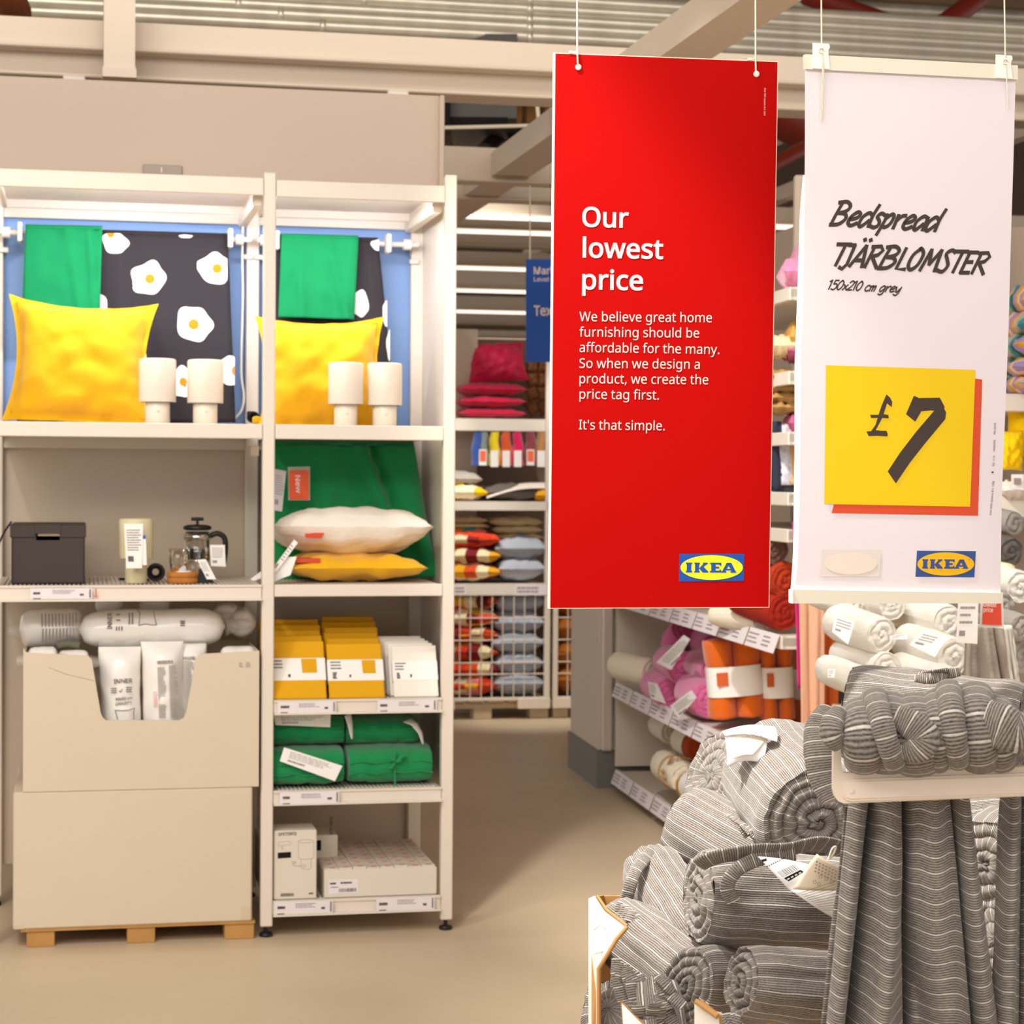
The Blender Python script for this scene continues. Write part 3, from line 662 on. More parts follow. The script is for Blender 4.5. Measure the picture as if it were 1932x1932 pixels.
patch(PWH, ((1558, 689), (1840, 698), (1830, 956), (1555, 951)), .0006, 'price_block', mat('sign_yellow', 'ecc500', rough=.6), t)
def Z(pts): return [(1480 + x / 3.219, 640 + y / 3.219) for x, y in pts]
patch(PWH, Z(((785, 343), (815, 357), (942, 355), (972, 412), (967, 418), (980, 445), (975, 485), (850, 635), (760, 750), (675, 875), (626, 803), (700, 690), (800, 560), (908, 434), (890, 432), (830, 437), (793, 500), (737, 455))), .0010, 'price_numeral', M_char, t)
patch(PWH, Z(((618, 335), (640, 355), (653, 380), (650, 411), (634, 400), (622, 388), (600, 455), (630, 460), (632, 480), (592, 478), (553, 552), (585, 556), (618, 556), (626, 575), (624, 590), (560, 586), (510, 588), (497, 560), (525, 558), (552, 520), (565, 478), (525, 478), (519, 459), (570, 459), (590, 400))), .0010, 'currency_mark', M_char, t)
logo(t, PWH, (1730, 1039), (1841, 1040), (1838, 1089), (1727, 1088), mat('sheet_logo_blue', '34508f', rough=.6), mat('sheet_logo_yellow', 'f2b705', rough=.6))
patch(PWH, ((1551, 1037), (1663, 1037), (1659, 1088), (1546, 1088)), .0002, 'ghost_print', mat('faint_ghost_print', 'e3d5cf', rough=.6), t)
p = [PWH.loc(1605 + 50 * cos(k * pi / 16), 1063 + 21 * sin(k * pi / 16)) for k in range(32)]
MB().add([(a.x, a.y, .0005) for a in p], [tuple(range(32))], M=PWH.m).build('ghost_oval', mat('faint_ghost_oval', 'e8dacd', rough=.6), parent=t)
mb = MB(); ptxt(mb, PWH, 'Inter IKEA Systems B.V. 1998', 1870, 972, 1876, 908, 4); ptxt(mb, PWH, '702  1113', 1876, 880, 1877, 860, 4); ptxt(mb, PWH, '14/04/2025', 1877, 852, 1878, 830, 4); ptxt(mb, PWH, '304.243.85', 1878, 820, 1879, 798, 4)
hp = PWH.loc(1872, 891)
mb.add([(hp.x + x * .0016, hp.y + y * .0016, .0015) for x, y in ((0, -1), (1, 0), (.9, .7), (.4, .9), (0, .5), (-.4, .9), (-.9, .7), (-1, 0))], [tuple(range(8))], M=PWH.m)
mb.build('small_print', M_char, parent=t)
# blue sign behind
PB = Pl(at(993, 489, 8.2), at(1100, 489, 8.25), at(993, 683, 8.2))
t = thing('hanging_sign', 'blue hanging department sign half hidden behind the red sign', 'sign', W0, PB.m @ PB.loc(993, 489))
q = [PB.loc(*p) for p in ((993, 489), (1140, 489), (1140, 683), (993, 683))]
MB().poly([(p.x, p.y) for p in q][::-1], -.01, 0, 'xy', M=PB.m).build('sign_face', mat('sign_blue', '0a4fae', rough=.5), parent=t)
mb = MB(); ptxt(mb, PB, 'Market', 1007, 517, 1062, 517, 13, bold=.03); ptxt(mb, PB, 'Level 0', 1007, 531, 1046, 531, 8, bold=.02); ptxt(mb, PB, 'Textiles', 1007, 595, 1080, 595, 18, bold=.03)
mb.build('lettering', M_redw, parent=t)
MB().tube([at(1000, 489, 8.2), at(1000, 350, 8.2)], .003, 5).build('hanging_string', M_rope, parent=t)
# ---------------------------------------------------------------- the white display unit (two bays)
D = .60
def ux(px, py=900, v=0): return U.loc(px, py, v).x
def uz(py, px=505, v=0): return U.loc(px, py, v).z
xL = ux(-14) - .012; xM = ux(507); xR = ux(848)
PW = .017
unit = thing('shelving_unit', 'white metal display shelving unit with two bays of cushions, lamps and textiles', 'shelving', U, (xM, 0, 0))
ZT = uz(325); ZB = [uz(336), uz(369)]
def post(x, v, zt, nm='front_post', w_=PW):
    MB().box((x - w_, v, .03), (x + w_, v + .036, zt), bev=.003).build(nm, M_white, parent=unit)
    MB().lathe([(.006, .012), (.006, .03)], c=(x, v + .018, 0), n=12).lathe([(.016, 0), (.020, .004), (.018, .010), (.008, .014)], c=(x, v + .018, 0), n=16).build('foot', M_dark, parent=unit)
for x in (xL, xM, xR): post(x, 0, ZT + (.012 if x == xR else 0)); post(x + (-.004 if x == xR else 0), D - .04, ZT - .01, 'back_post', .020)
# side slots panel at far right: side sheet
MB().box((xR + .012, .04, .35), (xR + .016, D - .04, ZT - .05)).build('side_sheet', M_white, parent=unit)
shelves = {}
def shelf(x0, x1, zt, zb, nm='shelf', depth=D - .02, wires=True, v0=-.002, lip2=False):
    mb = MB().box((x0, v0, zb), (x1, v0 + .014, zt), bev=.002)
    mb.box((x0, v0 + .014, zt - .012), (x1, v0 + .04, zt - .003))
    mb.box((x0, depth - .02, zt - .035), (x1, depth, zt - .003), bev=.002)
    mb.box((x0, v0 + .01, zt - .035), (x0 + .012, depth, zt - .003)).box((x1 - .012, v0 + .01, zt - .035), (x1, depth, zt - .003))
    if lip2: mb.box((x0, v0 - .012, zb - .002), (x1, v0, zb + .004)).box((x0, v0 - .004, zt - .006), (x1, v0, zt))
    s = mb.build(nm, M_white, parent=unit)
    w = MB(); n = int((x1 - x0) / .0125)
    for k in range(n):                                   # ribbed tray: raised ribs front to back
        x = x0 + .012 + (x1 - x0 - .024) * (k + .5) / n
        w.box((x - .0032, v0 + .03, zt - .007), (x + .0032, depth - .02, zt - .001))
    w.box((x0 + .012, v0 + .03, zt - .010), (x1 - .012, depth - .02, zt - .007))
    w.build('ribbed_tray', M_white, parent=s)
    return zt
gl, gr = PW + .001, PW + .001
zTop = shelf(xL + gl, xM - gr, uz(336), uz(369), 'top_beam')
shelf(xM + gl, xR - gr, uz(342, 600), uz(374, 600), 'top_beam')
zA = shelf(xL + gl, xM - gr, uz(800.5), uz(828))
shelf(xM + gl, xR - gr, zA, uz(828))
zBL = shelf(xL + gl, xM - gr, uz(1103), uz(1131), lip2=True)
zBR = shelf(xM + gl, xR - gr, uz(1103), uz(1126))
zC = shelf(xM + gl, xR - gr, uz(1321, 520), uz(1347, 520), lip2=True)
zD = shelf(xM + gl, xR - gr, uz(1492, 520), uz(1518, 520), lip2=True)
zE = shelf(xM + gl, xR - gr, uz(1700, 520), uz(1727, 520), lip2=True)
# inner cross bars (depth direction) of the top and rear rails
for x in (xM, xR):
    MB().box((x - .045, .04, ZT - .09), (x - .018, D - .04, ZT - .06), bev=.003).build('depth_rail', M_white, parent=unit)
for x0, x1 in ((xL, xM), (xM, xR)):
    MB().box((x0 + .02, D - .03, uz(421, 300, D)), (x1 - .02, D - .01, uz(383, 300, D)), bev=.002).build('rear_rail', M_white, parent=unit)
    MB().box((x0 + .02, D - .025, uz(848, 300, D)), (x1 - .02, D - .005, uz(820, 300, D)), bev=.002).build('rear_rail', M_white, parent=unit)
    MB().box((x0 + .0, D + .002, zA + .0), (x1 + .005, D + .012, ZT - .04)).build('blue_back_panel', M_blue, parent=unit)
    MB().box((x0 + .0, D + .002, .12), (x1 + .005, D + .012, zA - .002)).build('beige_back_panel', M_beigeg, parent=unit)
# textile rods
zr = uz(441, 100, D - .09)
for x0, x1 in ((xL, xM), (xM, xR)):
    mb = MB().tube([(x0 + .01, D - .09, zr), (x1 - .01, D - .09, zr)], .008, 12)
    r = mb.build('textile_rod', M_white2, parent=unit)
    for x in (x0 + .03, x1 - .045):
        MB().tube([(x - .012, D - .09, zr), (x + .012, D - .09, zr)], .017, 14).build('rod_cap', M_white2, parent=r)
    for x in (x0 + .005, x1 - .03):
        MB().box((x, D - .05, zr - .055), (x + .03, D - .04, zr - .04), bev=.002).build('rod_bracket', M_white, parent=r)
# label strips on the shelf lips
def price_label(px0, px1, py0, py1, lb, seed, v=-.0145, red=False, name='TJ'):
    a = U.loc(px0, py0, v); b = U.loc(px1, py1, v)
    t = thing('shelf_label', lb, 'label', U, (a.x, v, b.z), 'shelf edge price labels')
    zt_ = max(a.z, b.z); MB().box((a.x, v, b.z), (b.x, v + .001, a.z)).build('label_card', M_tagp, parent=t)
    w_ = b.x - a.x; h_ = a.z - b.z; V = vf(v - .0006); mb = MB()
    fine_print(mb, a.x + w_ * .05, b.z + h_ * .42, a.x + w_ * .2, b.z + h_ * .66, 1, 0, seed, V, .9)
    fine_print(mb, a.x + w_ * .36, b.z + h_ * .45, a.x + w_ * .72, b.z + h_ * .86, 3, 0, seed + 1, V, .3)
    fine_print(mb, a.x + w_ * .80, b.z + h_ * .3, a.x + w_ * .88, b.z + h_ * .5, 1, 0, seed + 2, V, .9)
    mb.add([(a.x + w_ * .05, b.z + h_ * .02, 0), (a.x + w_ * .17, b.z + h_ * .02, 0), (a.x + w_ * .17, b.z + h_ * .09, 0), (a.x + w_ * .05, b.z + h_ * .09, 0)], [(0, 1, 2, 3)], M=V)
    bars(mb, a.x + w_ * .95, b.z + h_ * .1, a.x + w_ * .98, b.z + h_ * .9, 0, seed, V)
    mb.build('print', M_ink, parent=t)
    if red:
        x = b.x + .010; m2 = MB().add([(x - .0015, b.z + h_ * .3, 0), (x + .0015, b.z + h_ * .3, 0), (x + .0015, a.z - .002, 0), (x - .0015, a.z - .002, 0)], [(0, 1, 2, 3)], M=V)
        m2.add([(x - .007, b.z + h_ * .35, 0), (x, b.z + h_ * .08, 0), (x + .007, b.z + h_ * .35, 0), (x, b.z + h_ * .25, 0)], [(0, 1, 2, 3)], M=V).build('red_arrow', mat('label_red', 'd8442c', rough=.6), parent=t)
price_label(57, 174, 1110, 1130, 'price label with red arrow under the dark lidded box', 1, red=True)
price_label(524, 634, 1324, 1344, 'left price label under the mustard packs', 2)
price_label(712, 824, 1321, 1341, 'right price label under the white packs', 3)
price_label(528, 640, 1495, 1515, 'price label under the green blankets', 4)
price_label(518, 628, 1702, 1722, 'left price label on the lowest shelf, under the lamp carton', 5)
price_label(710, 820, 1695, 1715, 'right price label on the lowest shelf, under the flat carton', 6)
# ---------------------------------------------------------------- cloth over the rods, upper shelf
M_green = mat('green_throw', '00844e', rough=.9, noise_=.08, nscale=30, bump=.15, bscale=400)
M_greend = mat('deep_green_throw', '0a8a4c', rough=.9, noise_=.10, nscale=25, bump=.3, bscale=300, sheen=.3)
M_eggc = mat('charcoal_cotton', '2c282d', rough=.85, bump=.1, bscale=500)
M_eggw = mat('egg_white_print', 'f1ece6', rough=.8); M_yolk = mat('egg_yolk_print', 'd98a08', rough=.8)
M_yel = mat('yellow_cotton', 'eeb200', rough=.85, noise_=.05, nscale=12, bump=.12, bscale=350, sheen=.2)
def drape(name, quad, v0, v1, lb, cat, m, folds, seed, group=None, back=.12):
    P = [U.loc(*quad[0], v0), U.loc(*quad[1], v0), U.loc(*quad[2], v1), U.loc(*quad[3], v1)]
    t = thing(name, lb, cat, U, P[0], group)
    mb = MB(); cloth(mb, *P, 26, 40, folds=folds, seed=seed); mb.build('front_sheet', m, parent=t, mods=[('solid', .003)])
    bk = Vector((0, .045, 0)); P2 = [P[0] + bk, P[1] + bk, P[1] + bk + Vector((0, 0, -back)), P[0] + bk + Vector((0, 0, -back))]
    mb = MB(); cloth(mb, *P2, 10, 6, seed=seed + 1, wr=.002)
    def top(u, v_): a = v_ * pi; p = P[0].lerp(P[1], u); return p + Vector((0, .0225 - .0225 * cos(a), .012 * sin(a)))
    mb.grid(top, 26, 8)
    mb.build('back_fold', m, parent=t, mods=[('solid', .003)])
    return t, P
def surf(P, folds, seed):
    """y of the hanging sheet at local (x, z)"""
    def f(x, z):
        v = max(0, min(1, (P[0].z - z) / (P[0].z - P[3].z))); l = P[0].lerp(P[3], v); r_ = P[1].lerp(P[2], v); u = max(0, min(1, (x - l.x) / (r_.x - l.x)))
        d = .006 * nz((u * 6, v * 3.6, 0), 1, seed)
        for (u0, sl, wd, am, gr) in folds: q = (u - u0 - sl * v) / wd; d += am * ((1 - gr) + gr * v) * math.exp(-q * q)
        return l.lerp(r_, u).y - d
    return f
def egg(parent, cxp, cyp, rpx, v, seed, yolk=(0, 0), scale=(1, 1), clip=None, sf=None):
    c = U.loc(cxp, cyp, v); s = rpx * (U.loc(cxp + 100, cyp, v).x - c.x) / 100; r = random.Random(seed); ph = r.uniform(0, 6.3)
    s *= 1.12; ang = sorted(r.uniform(-.25, .25) + k * 2 * pi / 5 for k in range(5)); amp = [r.uniform(.02, .32) for _ in ang]
    def patchm(nm, m, cx_, cz_, rad, off, cl=True):
        vs = []; N = 48; K = 6
        for j in range(K + 1):
            for k in range(N):
                a = 2 * pi * k / N; rr = rad(a) * j / K; x, z = cx_ + rr * cos(a) * scale[0], cz_ + rr * sin(a) * scale[1]
                if clip: x = min(max(x, ux(clip[0], cyp, v)), ux(clip[1], cyp, v)); z = min(z, uz(clip[2], cxp, v)) if len(clip) > 2 else z
                vs.append((x, sf(x, z) - off, z))
        MB().add(vs, [(j * N + k, j * N + (k + 1) % N, (j + 1) * N + (k + 1) % N, (j + 1) * N + k) for j in range(K) for k in range(N)], smooth=True).build(nm, m, parent=parent)
    def R(a):
        q = s * .86
        for an, am in zip(ang, amp): d = (a - an - ph + pi) % (2 * pi) - pi; q += s * am * math.exp(-(d / .42) ** 2)
        return q
    patchm('egg_print', M_eggw, c.x, c.z, R, .0028)
    if yolk is not None: patchm('yolk_print', M_yolk, c.x + yolk[0] * s, c.z + yolk[1] * s, lambda a: s * .28, .0040)
vR = D - .115
F1 = ((.15, .45, .05, .018, .5), (.24, .5, .04, -.014, .6), (.42, .35, .05, .012, .8), (.03, .1, .04, .012, .3), (.95, .05, .05, .01, .6))
t, P = drape('egg_print_throw', ((188, 440), (430, 447), (444, 797), (30, 797)), vR, vR - .03, 'dark throw with fried egg print hanging over the left bay rod', 'throw', M_eggc, F1, 3)
sf1 = surf(P, F1, 3)
ve = vR - .012
for k, (x, y, r, yo, sc, cl) in enumerate(((217, 458, 21, (-.35, .7), (1, 1), (193, 260, 440)), (281, 526, 29, (.05, .0), (1, 1), None), (405, 508, 28, (.15, .05), (1, 1), (372, 429)), (365, 612, 31, (0, 0), (1, 1), None),
                                       (190, 577, 22, None, (.6, 1), (184, 202)), (345, 722, 25, (0, .05), (.9, 1), None), (434, 700, 26, (.3, 0), (.8, 1.1), (415, 442)), (262, 668, 18, None, (.7, 1), None), (350, 445, 10, None, (1.2, .3), None))):
    egg(t, x, y, r, ve, k + 3, yo, sc, cl, sf1)
tg, P = drape('green_throw', ((48, 430), (193, 433), (188, 600), (42, 590)), vR - .045, vR - .05, 'bright green throw folded over the left bay rod beside the egg print', 'throw', M_green,
              ((.82, .12, .03, .016, .3), (.55, .2, .06, .012, .5), (.2, -.1, .1, .010, .4), (.92, .0, .02, -.01, .3)), 5)
a = U.loc(44, 690, vR - .04); b = U.loc(38, 750, vR - .04)
MB().tube([a, (a + b) / 2 + Vector((-.004, 0, 0)), b], .006, 6).build('hanging_end', M_greend, parent=tg)
for k, (x, y) in enumerate(((38, 428), (434, 440), (522, 444), (732, 450))):
    c = U.loc(x, y, vR - .005)
    MB().box((c.x - .007, c.y - .03, c.z - .045), (c.x + .007, c.y + .03, c.z + .012), bev=.003).build('rod_hook', M_white2, fr=U, o=c, label='white plastic hook on the textile rod, %s' % ('at the far left beside the green throw', 'right of the egg throw in the left bay', 'left of the throws in the right bay', 'right of the egg throw in the right bay')[k], cat='hook', group='white rod hooks')
F2 = ((.85, .1, .06, .012, .5), (.7, .15, .05, .01, .5))
t, P = drape('egg_print_throw', ((521, 450), (714, 455), (748, 797), (518, 797)), vR, vR - .03, 'dark egg print throw hanging behind the green one in the right bay', 'throw', M_eggc, F2, 8)
sf2 = surf(P, F2, 8)
for k, (x, y, r, yo, sc, cl) in enumerate(((718, 462, 14, None, (1.1, .8), (700, 716)), (680, 573, 25, None, (.55, 1), (668, 695)), (733, 590, 24, None, (.5, 1), (722, 730)), (738, 650, 24, None, (.4, 1.1), (728, 735)))):
    egg(t, x, y, r, ve, k + 9, yo, sc, cl, sf2)
drape('green_throw', ((531, 447), (676, 451), (668, 603), (525, 598)), vR - .045, vR - .05, 'bright green throw folded over the right bay rod', 'throw', M_green,
      ((.25, .05, .04, .013, .5), (.6, .3, .05, .012, .4), (.9, .0, .05, .010, .4)), 11)
# cushions on the upper shelf
def cushion(px0, py0, px1, py1, v, lb, m, seed, tilt=0, lean=10, th=.15, flange=.09, pinch=.10, group='cushions on the display unit', name='cushion', zs=None, nm='cushion_cover'):
    a = U.loc(px0, py0, v); b = U.loc(px1, py1, v); w_ = abs(b.x - a.x); h_ = abs(a.z - b.z); c = Vector(((a.x + b.x) / 2, v, (a.z + b.z) / 2))
    if zs is not None: c.z = zs + h_ / 2
    t = thing(name, lb, 'cushion', U, (c.x, v, c.z - h_ / 2), group)
    M = Matrix.Translation(c) @ Matrix.Rotation(radians(-lean), 4, 'X') @ Matrix.Rotation(radians(tilt), 4, 'Y')
    mb = MB(); pillow(mb, w_, h_ / cos(radians(lean)), th, M=M, flange=flange, pinch=pinch, n=34, wr=.009, seed=seed, bot=.25)
    mb.build(nm, m, parent=t)
    if flange:                                              # stitched line round the flange
        mb = MB(); n = 60
        loop = []
        for k in range(n):
            q = 4 * k / n; s_ = int(q); f_ = (q - s_) * 2 - 1; e_ = 1 - flange
            a_, b_ = ((f_, -1), (1, f_), (-f_, 1), (-1, -f_))[s_]; a_ *= e_; b_ *= e_
            x = a_ * (1 - pinch * (1 - b_ * b_) * abs(a_) ** 1.5) * w_ / 2; z = b_ * (1 - pinch * (.25 if b_ < 0 else 1) * (1 - a_ * a_) * abs(b_) ** 1.5) * h_ / 2
            loop.append(M @ Vector((x, -.006, z)))
        mb.tube(loop, .0016, 4, closed=True); mb.build('stitched_seam', mat('seam_thread', 'd98f00', rough=.9), parent=t)
    return t
cushion(10, 556, 294, 800, .26, 'yellow flanged cushion standing in the left bay beside two lamps', M_yel, 4, tilt=2.5, lean=12, zs=zA + .0, pinch=.15, th=.17)
cushion(484, 588, 728, 803, .27, 'yellow flanged cushion standing in the right bay behind two lamps', M_yel, 9, tilt=-1, lean=10, zs=zA, pinch=.14, th=.16)
# lamps
M_shade = mat('lamp_shade_white', 'e9dccb', rough=.4, spec=.4); M_lbase = mat('lamp_base_white', 'efe2cf', rough=.35)
M_lglow = mat('lamp_glow', 'ffdca0', emit=6)
def lamp(px0, px1, py0, pys, pyb, bx0, bx1, v, lb, lit=True, ms=None, name='table_lamp', ztop=None):
    ms = ms or M_shade
    c = U.loc((px0 + px1) / 2, pyb, v); z0 = ztop if ztop is not None else zA
    k = (U.loc(px1, 700, v).x - U.loc(px0, 700, v).x) / 2; kb = (U.loc(bx1, 780, v).x - U.loc(bx0, 780, v).x) / 2
    zs = z0 + (U.loc(px0, pys, v).z - U.loc(px0, pyb, v).z); zt = z0 + (U.loc(px0, py0, v).z - U.loc(px0, pyb, v).z)
    t = thing(name, lb, 'lamp', U, (c.x, v, z0), 'white table lamps')
    cc = (c.x, v, 0)
    MB().lathe([(k - .003, zs + .004), (k - .003, zt - .02), (k - .001, zs), (k, zs + .003), (k, zt - .006), (k - .003, zt - .001), (k - .008, zt), (k - .012, zt - .002)][2:] + [], c=cc, n=40).lathe([(k - .0035, zs), (k - .0035, zt - .03)], c=cc, n=40).build('lamp_shade', ms, parent=t)
    MB().lathe([(k - .014, zt - .012), (.0, zt - .012)], c=cc, n=40).build('shade_top', ms, parent=t)
    MB().lathe([(kb - .002, z0), (kb, z0 + .003), (kb, zs + .01), (kb - .003, zs + .014), (0, zs + .014)], c=cc, n=36).build('lamp_base', M_lbase if ms is M_shade else ms, parent=t)
    MB().lathe([(.004, -.002), (.004, 0), (.0, .0)], M=Matrix.Translation((c.x, v - kb - .001, z0 + .035)) @ Matrix.Rotation(pi / 2, 4, 'X'), n=12).build('switch', ms, parent=t)
    if lit:
        MB().lathe([(0, zs + .02), (.014, zs + .024), (.02, zs + .045), (.014, zs + .065), (0, zs + .07)], c=cc, n=16).build('bulb', M_lglow, parent=t)
        MB().lathe([(kb + .002, zs + .010), (k - .005, zs + .010)], c=cc, n=36).build('added_glow_ring', mat('added_ring_glow', 'ffd9a0', emit=18), parent=t)  # added emitter, makes the warm glow under the shade
        l = bpy.data.lights.new('lamp_bulb_light', 'POINT'); l.energy = 1.6; l.color = (1, .78, .5); l.shadow_soft_size = .02
        o = bpy.data.objects.new('lamp_bulb_light', l); COL.objects.link(o); o.parent = t; o.location = Vector((0, 0, zs + .045 - z0)) + Vector((kb * .9, -kb * .75, -.03)) * 0 + Vector((0, 0, 0))
    return t
lamp(262, 332, 676, 758, 799, 273, 320, .10, 'lit white cylinder lamp right beside the left yellow cushion')
lamp(353, 421, 677, 759, 799, 365, 411, .10, 'lit white cylinder lamp in the left bay, in front of the egg throw')
lamp(619, 685, 683, 762, 803, 630, 673, .10, 'lit white cylinder lamp in the right bay, left of its pair')
lamp(693, 758, 683, 763, 803, 704, 749, .11, 'lit white cylinder lamp in the right bay, right of its pair')
# cable and plug by the middle back post
MB().tube(smooth3([U.loc(*p, D - .06) for p in ((460, 400), (457, 470), (458, 560), (455, 700), (460, 745), (455, 775), (434, 797))], 5), .004, 6).build('lamp_cable', M_white2, fr=U, o=U.loc(460, 400, D - .06), label='white cable running down the middle back post', cat='cable')
t = thing('cable_coil', 'black bundled cable lying behind the middle post on the upper shelf', 'cable', U, U.loc(478, 795, .3))
c = U.loc(478, 787, .3)
for k in range(4):
    MB().tube([c + Vector((.016 * cos(a + k), .01 * sin(a * 2 + k), .014 * sin(a + k * .3))) for a in [i * pi / 8 for i in range(16)]], .004, 6, closed=True).build('loop', M_dark, parent=t)
c2 = U.loc(484, 792, .28); MB().box(c2 - Vector((.012, .01, .012)), c2 + Vector((.012, .01, .01)), bev=.004).build('yellow_tie', M_yel, parent=t)
# LED light under the top beams
for x0, x1 in ((xL, xM), (xM, xR)):
    a = U.m @ Vector(((x0 + x1) / 2, .05, ZT - .085)); b = U.m @ Vector(((x0 + x1) / 2, .60, ZT - .45))
    o = area('alcove_strip', a, b, (x1 - x0) * .85, .03, 3.3 * (x1 - x0) / .6, (.96, .93, 1.0))
# ---------------------------------------------------------------- left bay, middle shelf
M_dbox = mat('dark_board', '3d3230', rough=.6, noise_=.05, nscale=30)
vb = .09
a = U.loc(19, 990, vb); b = U.loc(162, 1100, vb)
zt = zBL + (uz(990, 90, vb) - uz(1100, 90, vb)); dx = b.x - a.x
t = thing('storage_box', 'dark brown lidded storage box on the left bay shelf', 'box', U, ((a.x + b.x) / 2, vb, zBL))
hx0 = U.loc(68, 1010, vb).x; hx1 = U.loc(113, 1010, vb).x; hz0 = zBL + (uz(1018, 90, vb) - uz(1100, 90, vb)); hz1 = zBL + (uz(1005, 90, vb) - uz(1100, 90, vb))
x0, x1 = a.x + .004, b.x - .003
mb = MB()
mb.box((x0, vb, zBL), (hx0, vb + .004, zt - .01)).box((hx1, vb, zBL), (x1, vb + .004, zt - .01)).box((hx0, vb, zBL), (hx1, vb + .004, hz0)).box((hx0, vb, hz1), (hx1, vb + .004, zt - .01))
mb.box((x0, vb, zBL), (x0 + .004, vb + .32, zt - .01)).box((x1 - .004, vb, zBL), (x1, vb + .32, zt - .01)).box((x0, vb + .316, zBL), (x1, vb + .32, zt - .01)).box((x0, vb, zBL), (x1, vb + .32, zBL + .004))
mb.build('box_body', M_dbox, parent=t)
mb = MB().box((a.x, vb - .004, zt - .034), (hx0 - .002, vb + .32, zt + .002), bev=.002).box((hx1 + .002, vb - .004, zt - .034), (b.x, vb + .32, zt + .002), bev=.002).box((hx0 - .003, vb - .004, hz1), (hx1 + .003, vb + .32, zt + .002))
mb.build('lid', M_dbox, parent=t)
MB().box((hx0 + .005, vb + .0045, hz0 + .012), (hx1, vb + .006, hz1)).build('handle_slot_liner', mat('pale_card', 'bfae98', rough=.8), parent=t)
M_cream = mat('cream_lamp', 'd8cba6', rough=.45)
lp = lamp(224, 289, 975, 1050, 1097, 235, 277, .12, 'unlit cream table lamp with price tags on the left bay shelf', lit=False, ms=M_cream, ztop=zBL)
lp['group'] = 'white table lamps'; lp['label'] = 'unlit cream table lamp with price tags on the lower left shelf'
def tagcard(name, quad, v, lb, m=M_paper, cat='tag', pm=None, rows=6, seed=0, group=None, fr=None, big=None):
    P = [(fr or U).loc(*q[:2], v if len(q) < 3 else q[2]) for q in quad]
    t = thing(name, lb, cat, fr or U, P[0], group)
    n = (P[1] - P[0]).cross(P[3] - P[0]).normalized(); n = -n if n.y > 0 else n
    mb = MB().add([p for p in P] + [p - n * .0008 for p in P], [(0, 1, 2, 3), (7, 6, 5, 4), (0, 4, 5, 1), (1, 5, 6, 2), (2, 6, 7, 3), (3, 7, 4, 0)]); mb.build('card', m, parent=t)
    ex = (P[1] - P[0]); ey = (P[3] - P[0]); M = Matrix(((ex.x, ey.x, n.x, P[0].x), (ex.y, ey.y, n.y, P[0].y), (ex.z, ey.z, n.z, P[0].z), (0, 0, 0, 1)))
    if pm is not None:
        mb = MB(); fine_print(mb, .12, .12, .88, .62, rows, .0006, seed, M, .35); fine_print(mb, .12, .72, .5, .86, 1, .0006, seed + 4, M, .9)
        if big: bars(mb, *big, .0006, seed, M)
        mb.build('print', pm, parent=t)
    return t, M
tagcard('price_tag', ((234, 988), (270, 988), (268, 1072), (238, 1072)), .045, 'tall white price tag on the cream lamp', pm=M_ink, rows=9, seed=3, group='white price tags')
t, M = tagcard('price_tag', ((268, 1010), (275, 1010), (277, 1066), (269, 1066)), .048, 'narrow white tag with a blue top at the right of the cream lamp', group='white price tags')
MB().add([M @ Vector(p) for p in ((0, 0, .001), (1, 0, .001), (1, .12, .001), (0, .12, .001))], [(0, 1, 2, 3)]).build('blue_mark', mat('tag_blue', '1f5fbf'), parent=t)
# cable coil beside it
c = U.loc(294, 1080, .16)
t = thing('cable_coil', 'black coiled lamp cable right of the cream lamp', 'cable', U, (c.x, .16, zBL))
for k in range(5):
    MB().tube([(c.x + (.022 - .002 * k) * cos(a), .16 + .006 * k, zBL + .028 + (.022 - .002 * k) * sin(a)) for a in [i * pi / 9 for i in range(18)]], .0045, 6, closed=True).build('loop', M_dark, parent=t)
MB().tube([(c.x - .02, .16, zBL + .006), (c.x - .07, .2, zBL + .006), (c.x - .10, .22, zBL + .006)], .004, 6).build('lead', M_dark, parent=t)
# cork base with glasses
c = U.loc(346, 1090, .07); M_cork = mat('cork', 'b9752f', rough=.85, noise_=.25, nscale=60); M_glass = mat('clear_glass', 'ffffff', rough=.02, trans=1, spec=.5)
r = (U.loc(375, 1090, .07).x - U.loc(317, 1090, .07).x) / 2
t = thing('cork_coasters', 'two round cork coasters stacked beside the french press', 'coaster', U, (c.x, .07 + r, zBL))
for k in range(2): MB().lathe([(r - .003, zBL + .016 * k), (r, zBL + .003 + .016 * k), (r, zBL + .012 + .016 * k), (r - .003, zBL + .0155 + .016 * k)], c=(c.x, .07 + r, 0), n=32).build('coaster', M_cork, parent=t)
MB().lathe([(r * .6, 0), (r * .6, .003)], c=(c.x, .07 + r, zBL + .0315), n=24).build('paper_disc', M_paper, parent=t)
for k, (dx, dy) in enumerate(((-.012, 0), (.032, .06))):
    z0 = zBL + .0345 if k == 0 else zBL
    g = MB().lathe([(0, z0 + .004), (.020, z0 + .004), (.0265, z0 + .062), (.028, z0 + .062), (.0225, z0), (0, z0)], c=(c.x + dx, .07 + r + dy + .03 * k, 0), n=24)
    g.build('drinking_glass', M_glass, fr=U, o=(c.x + dx, .07 + r, z0), label=('small clear tumbler standing on the cork coasters', 'clear tumbler behind the cork coasters')[k], cat='glass', group='small tumblers')
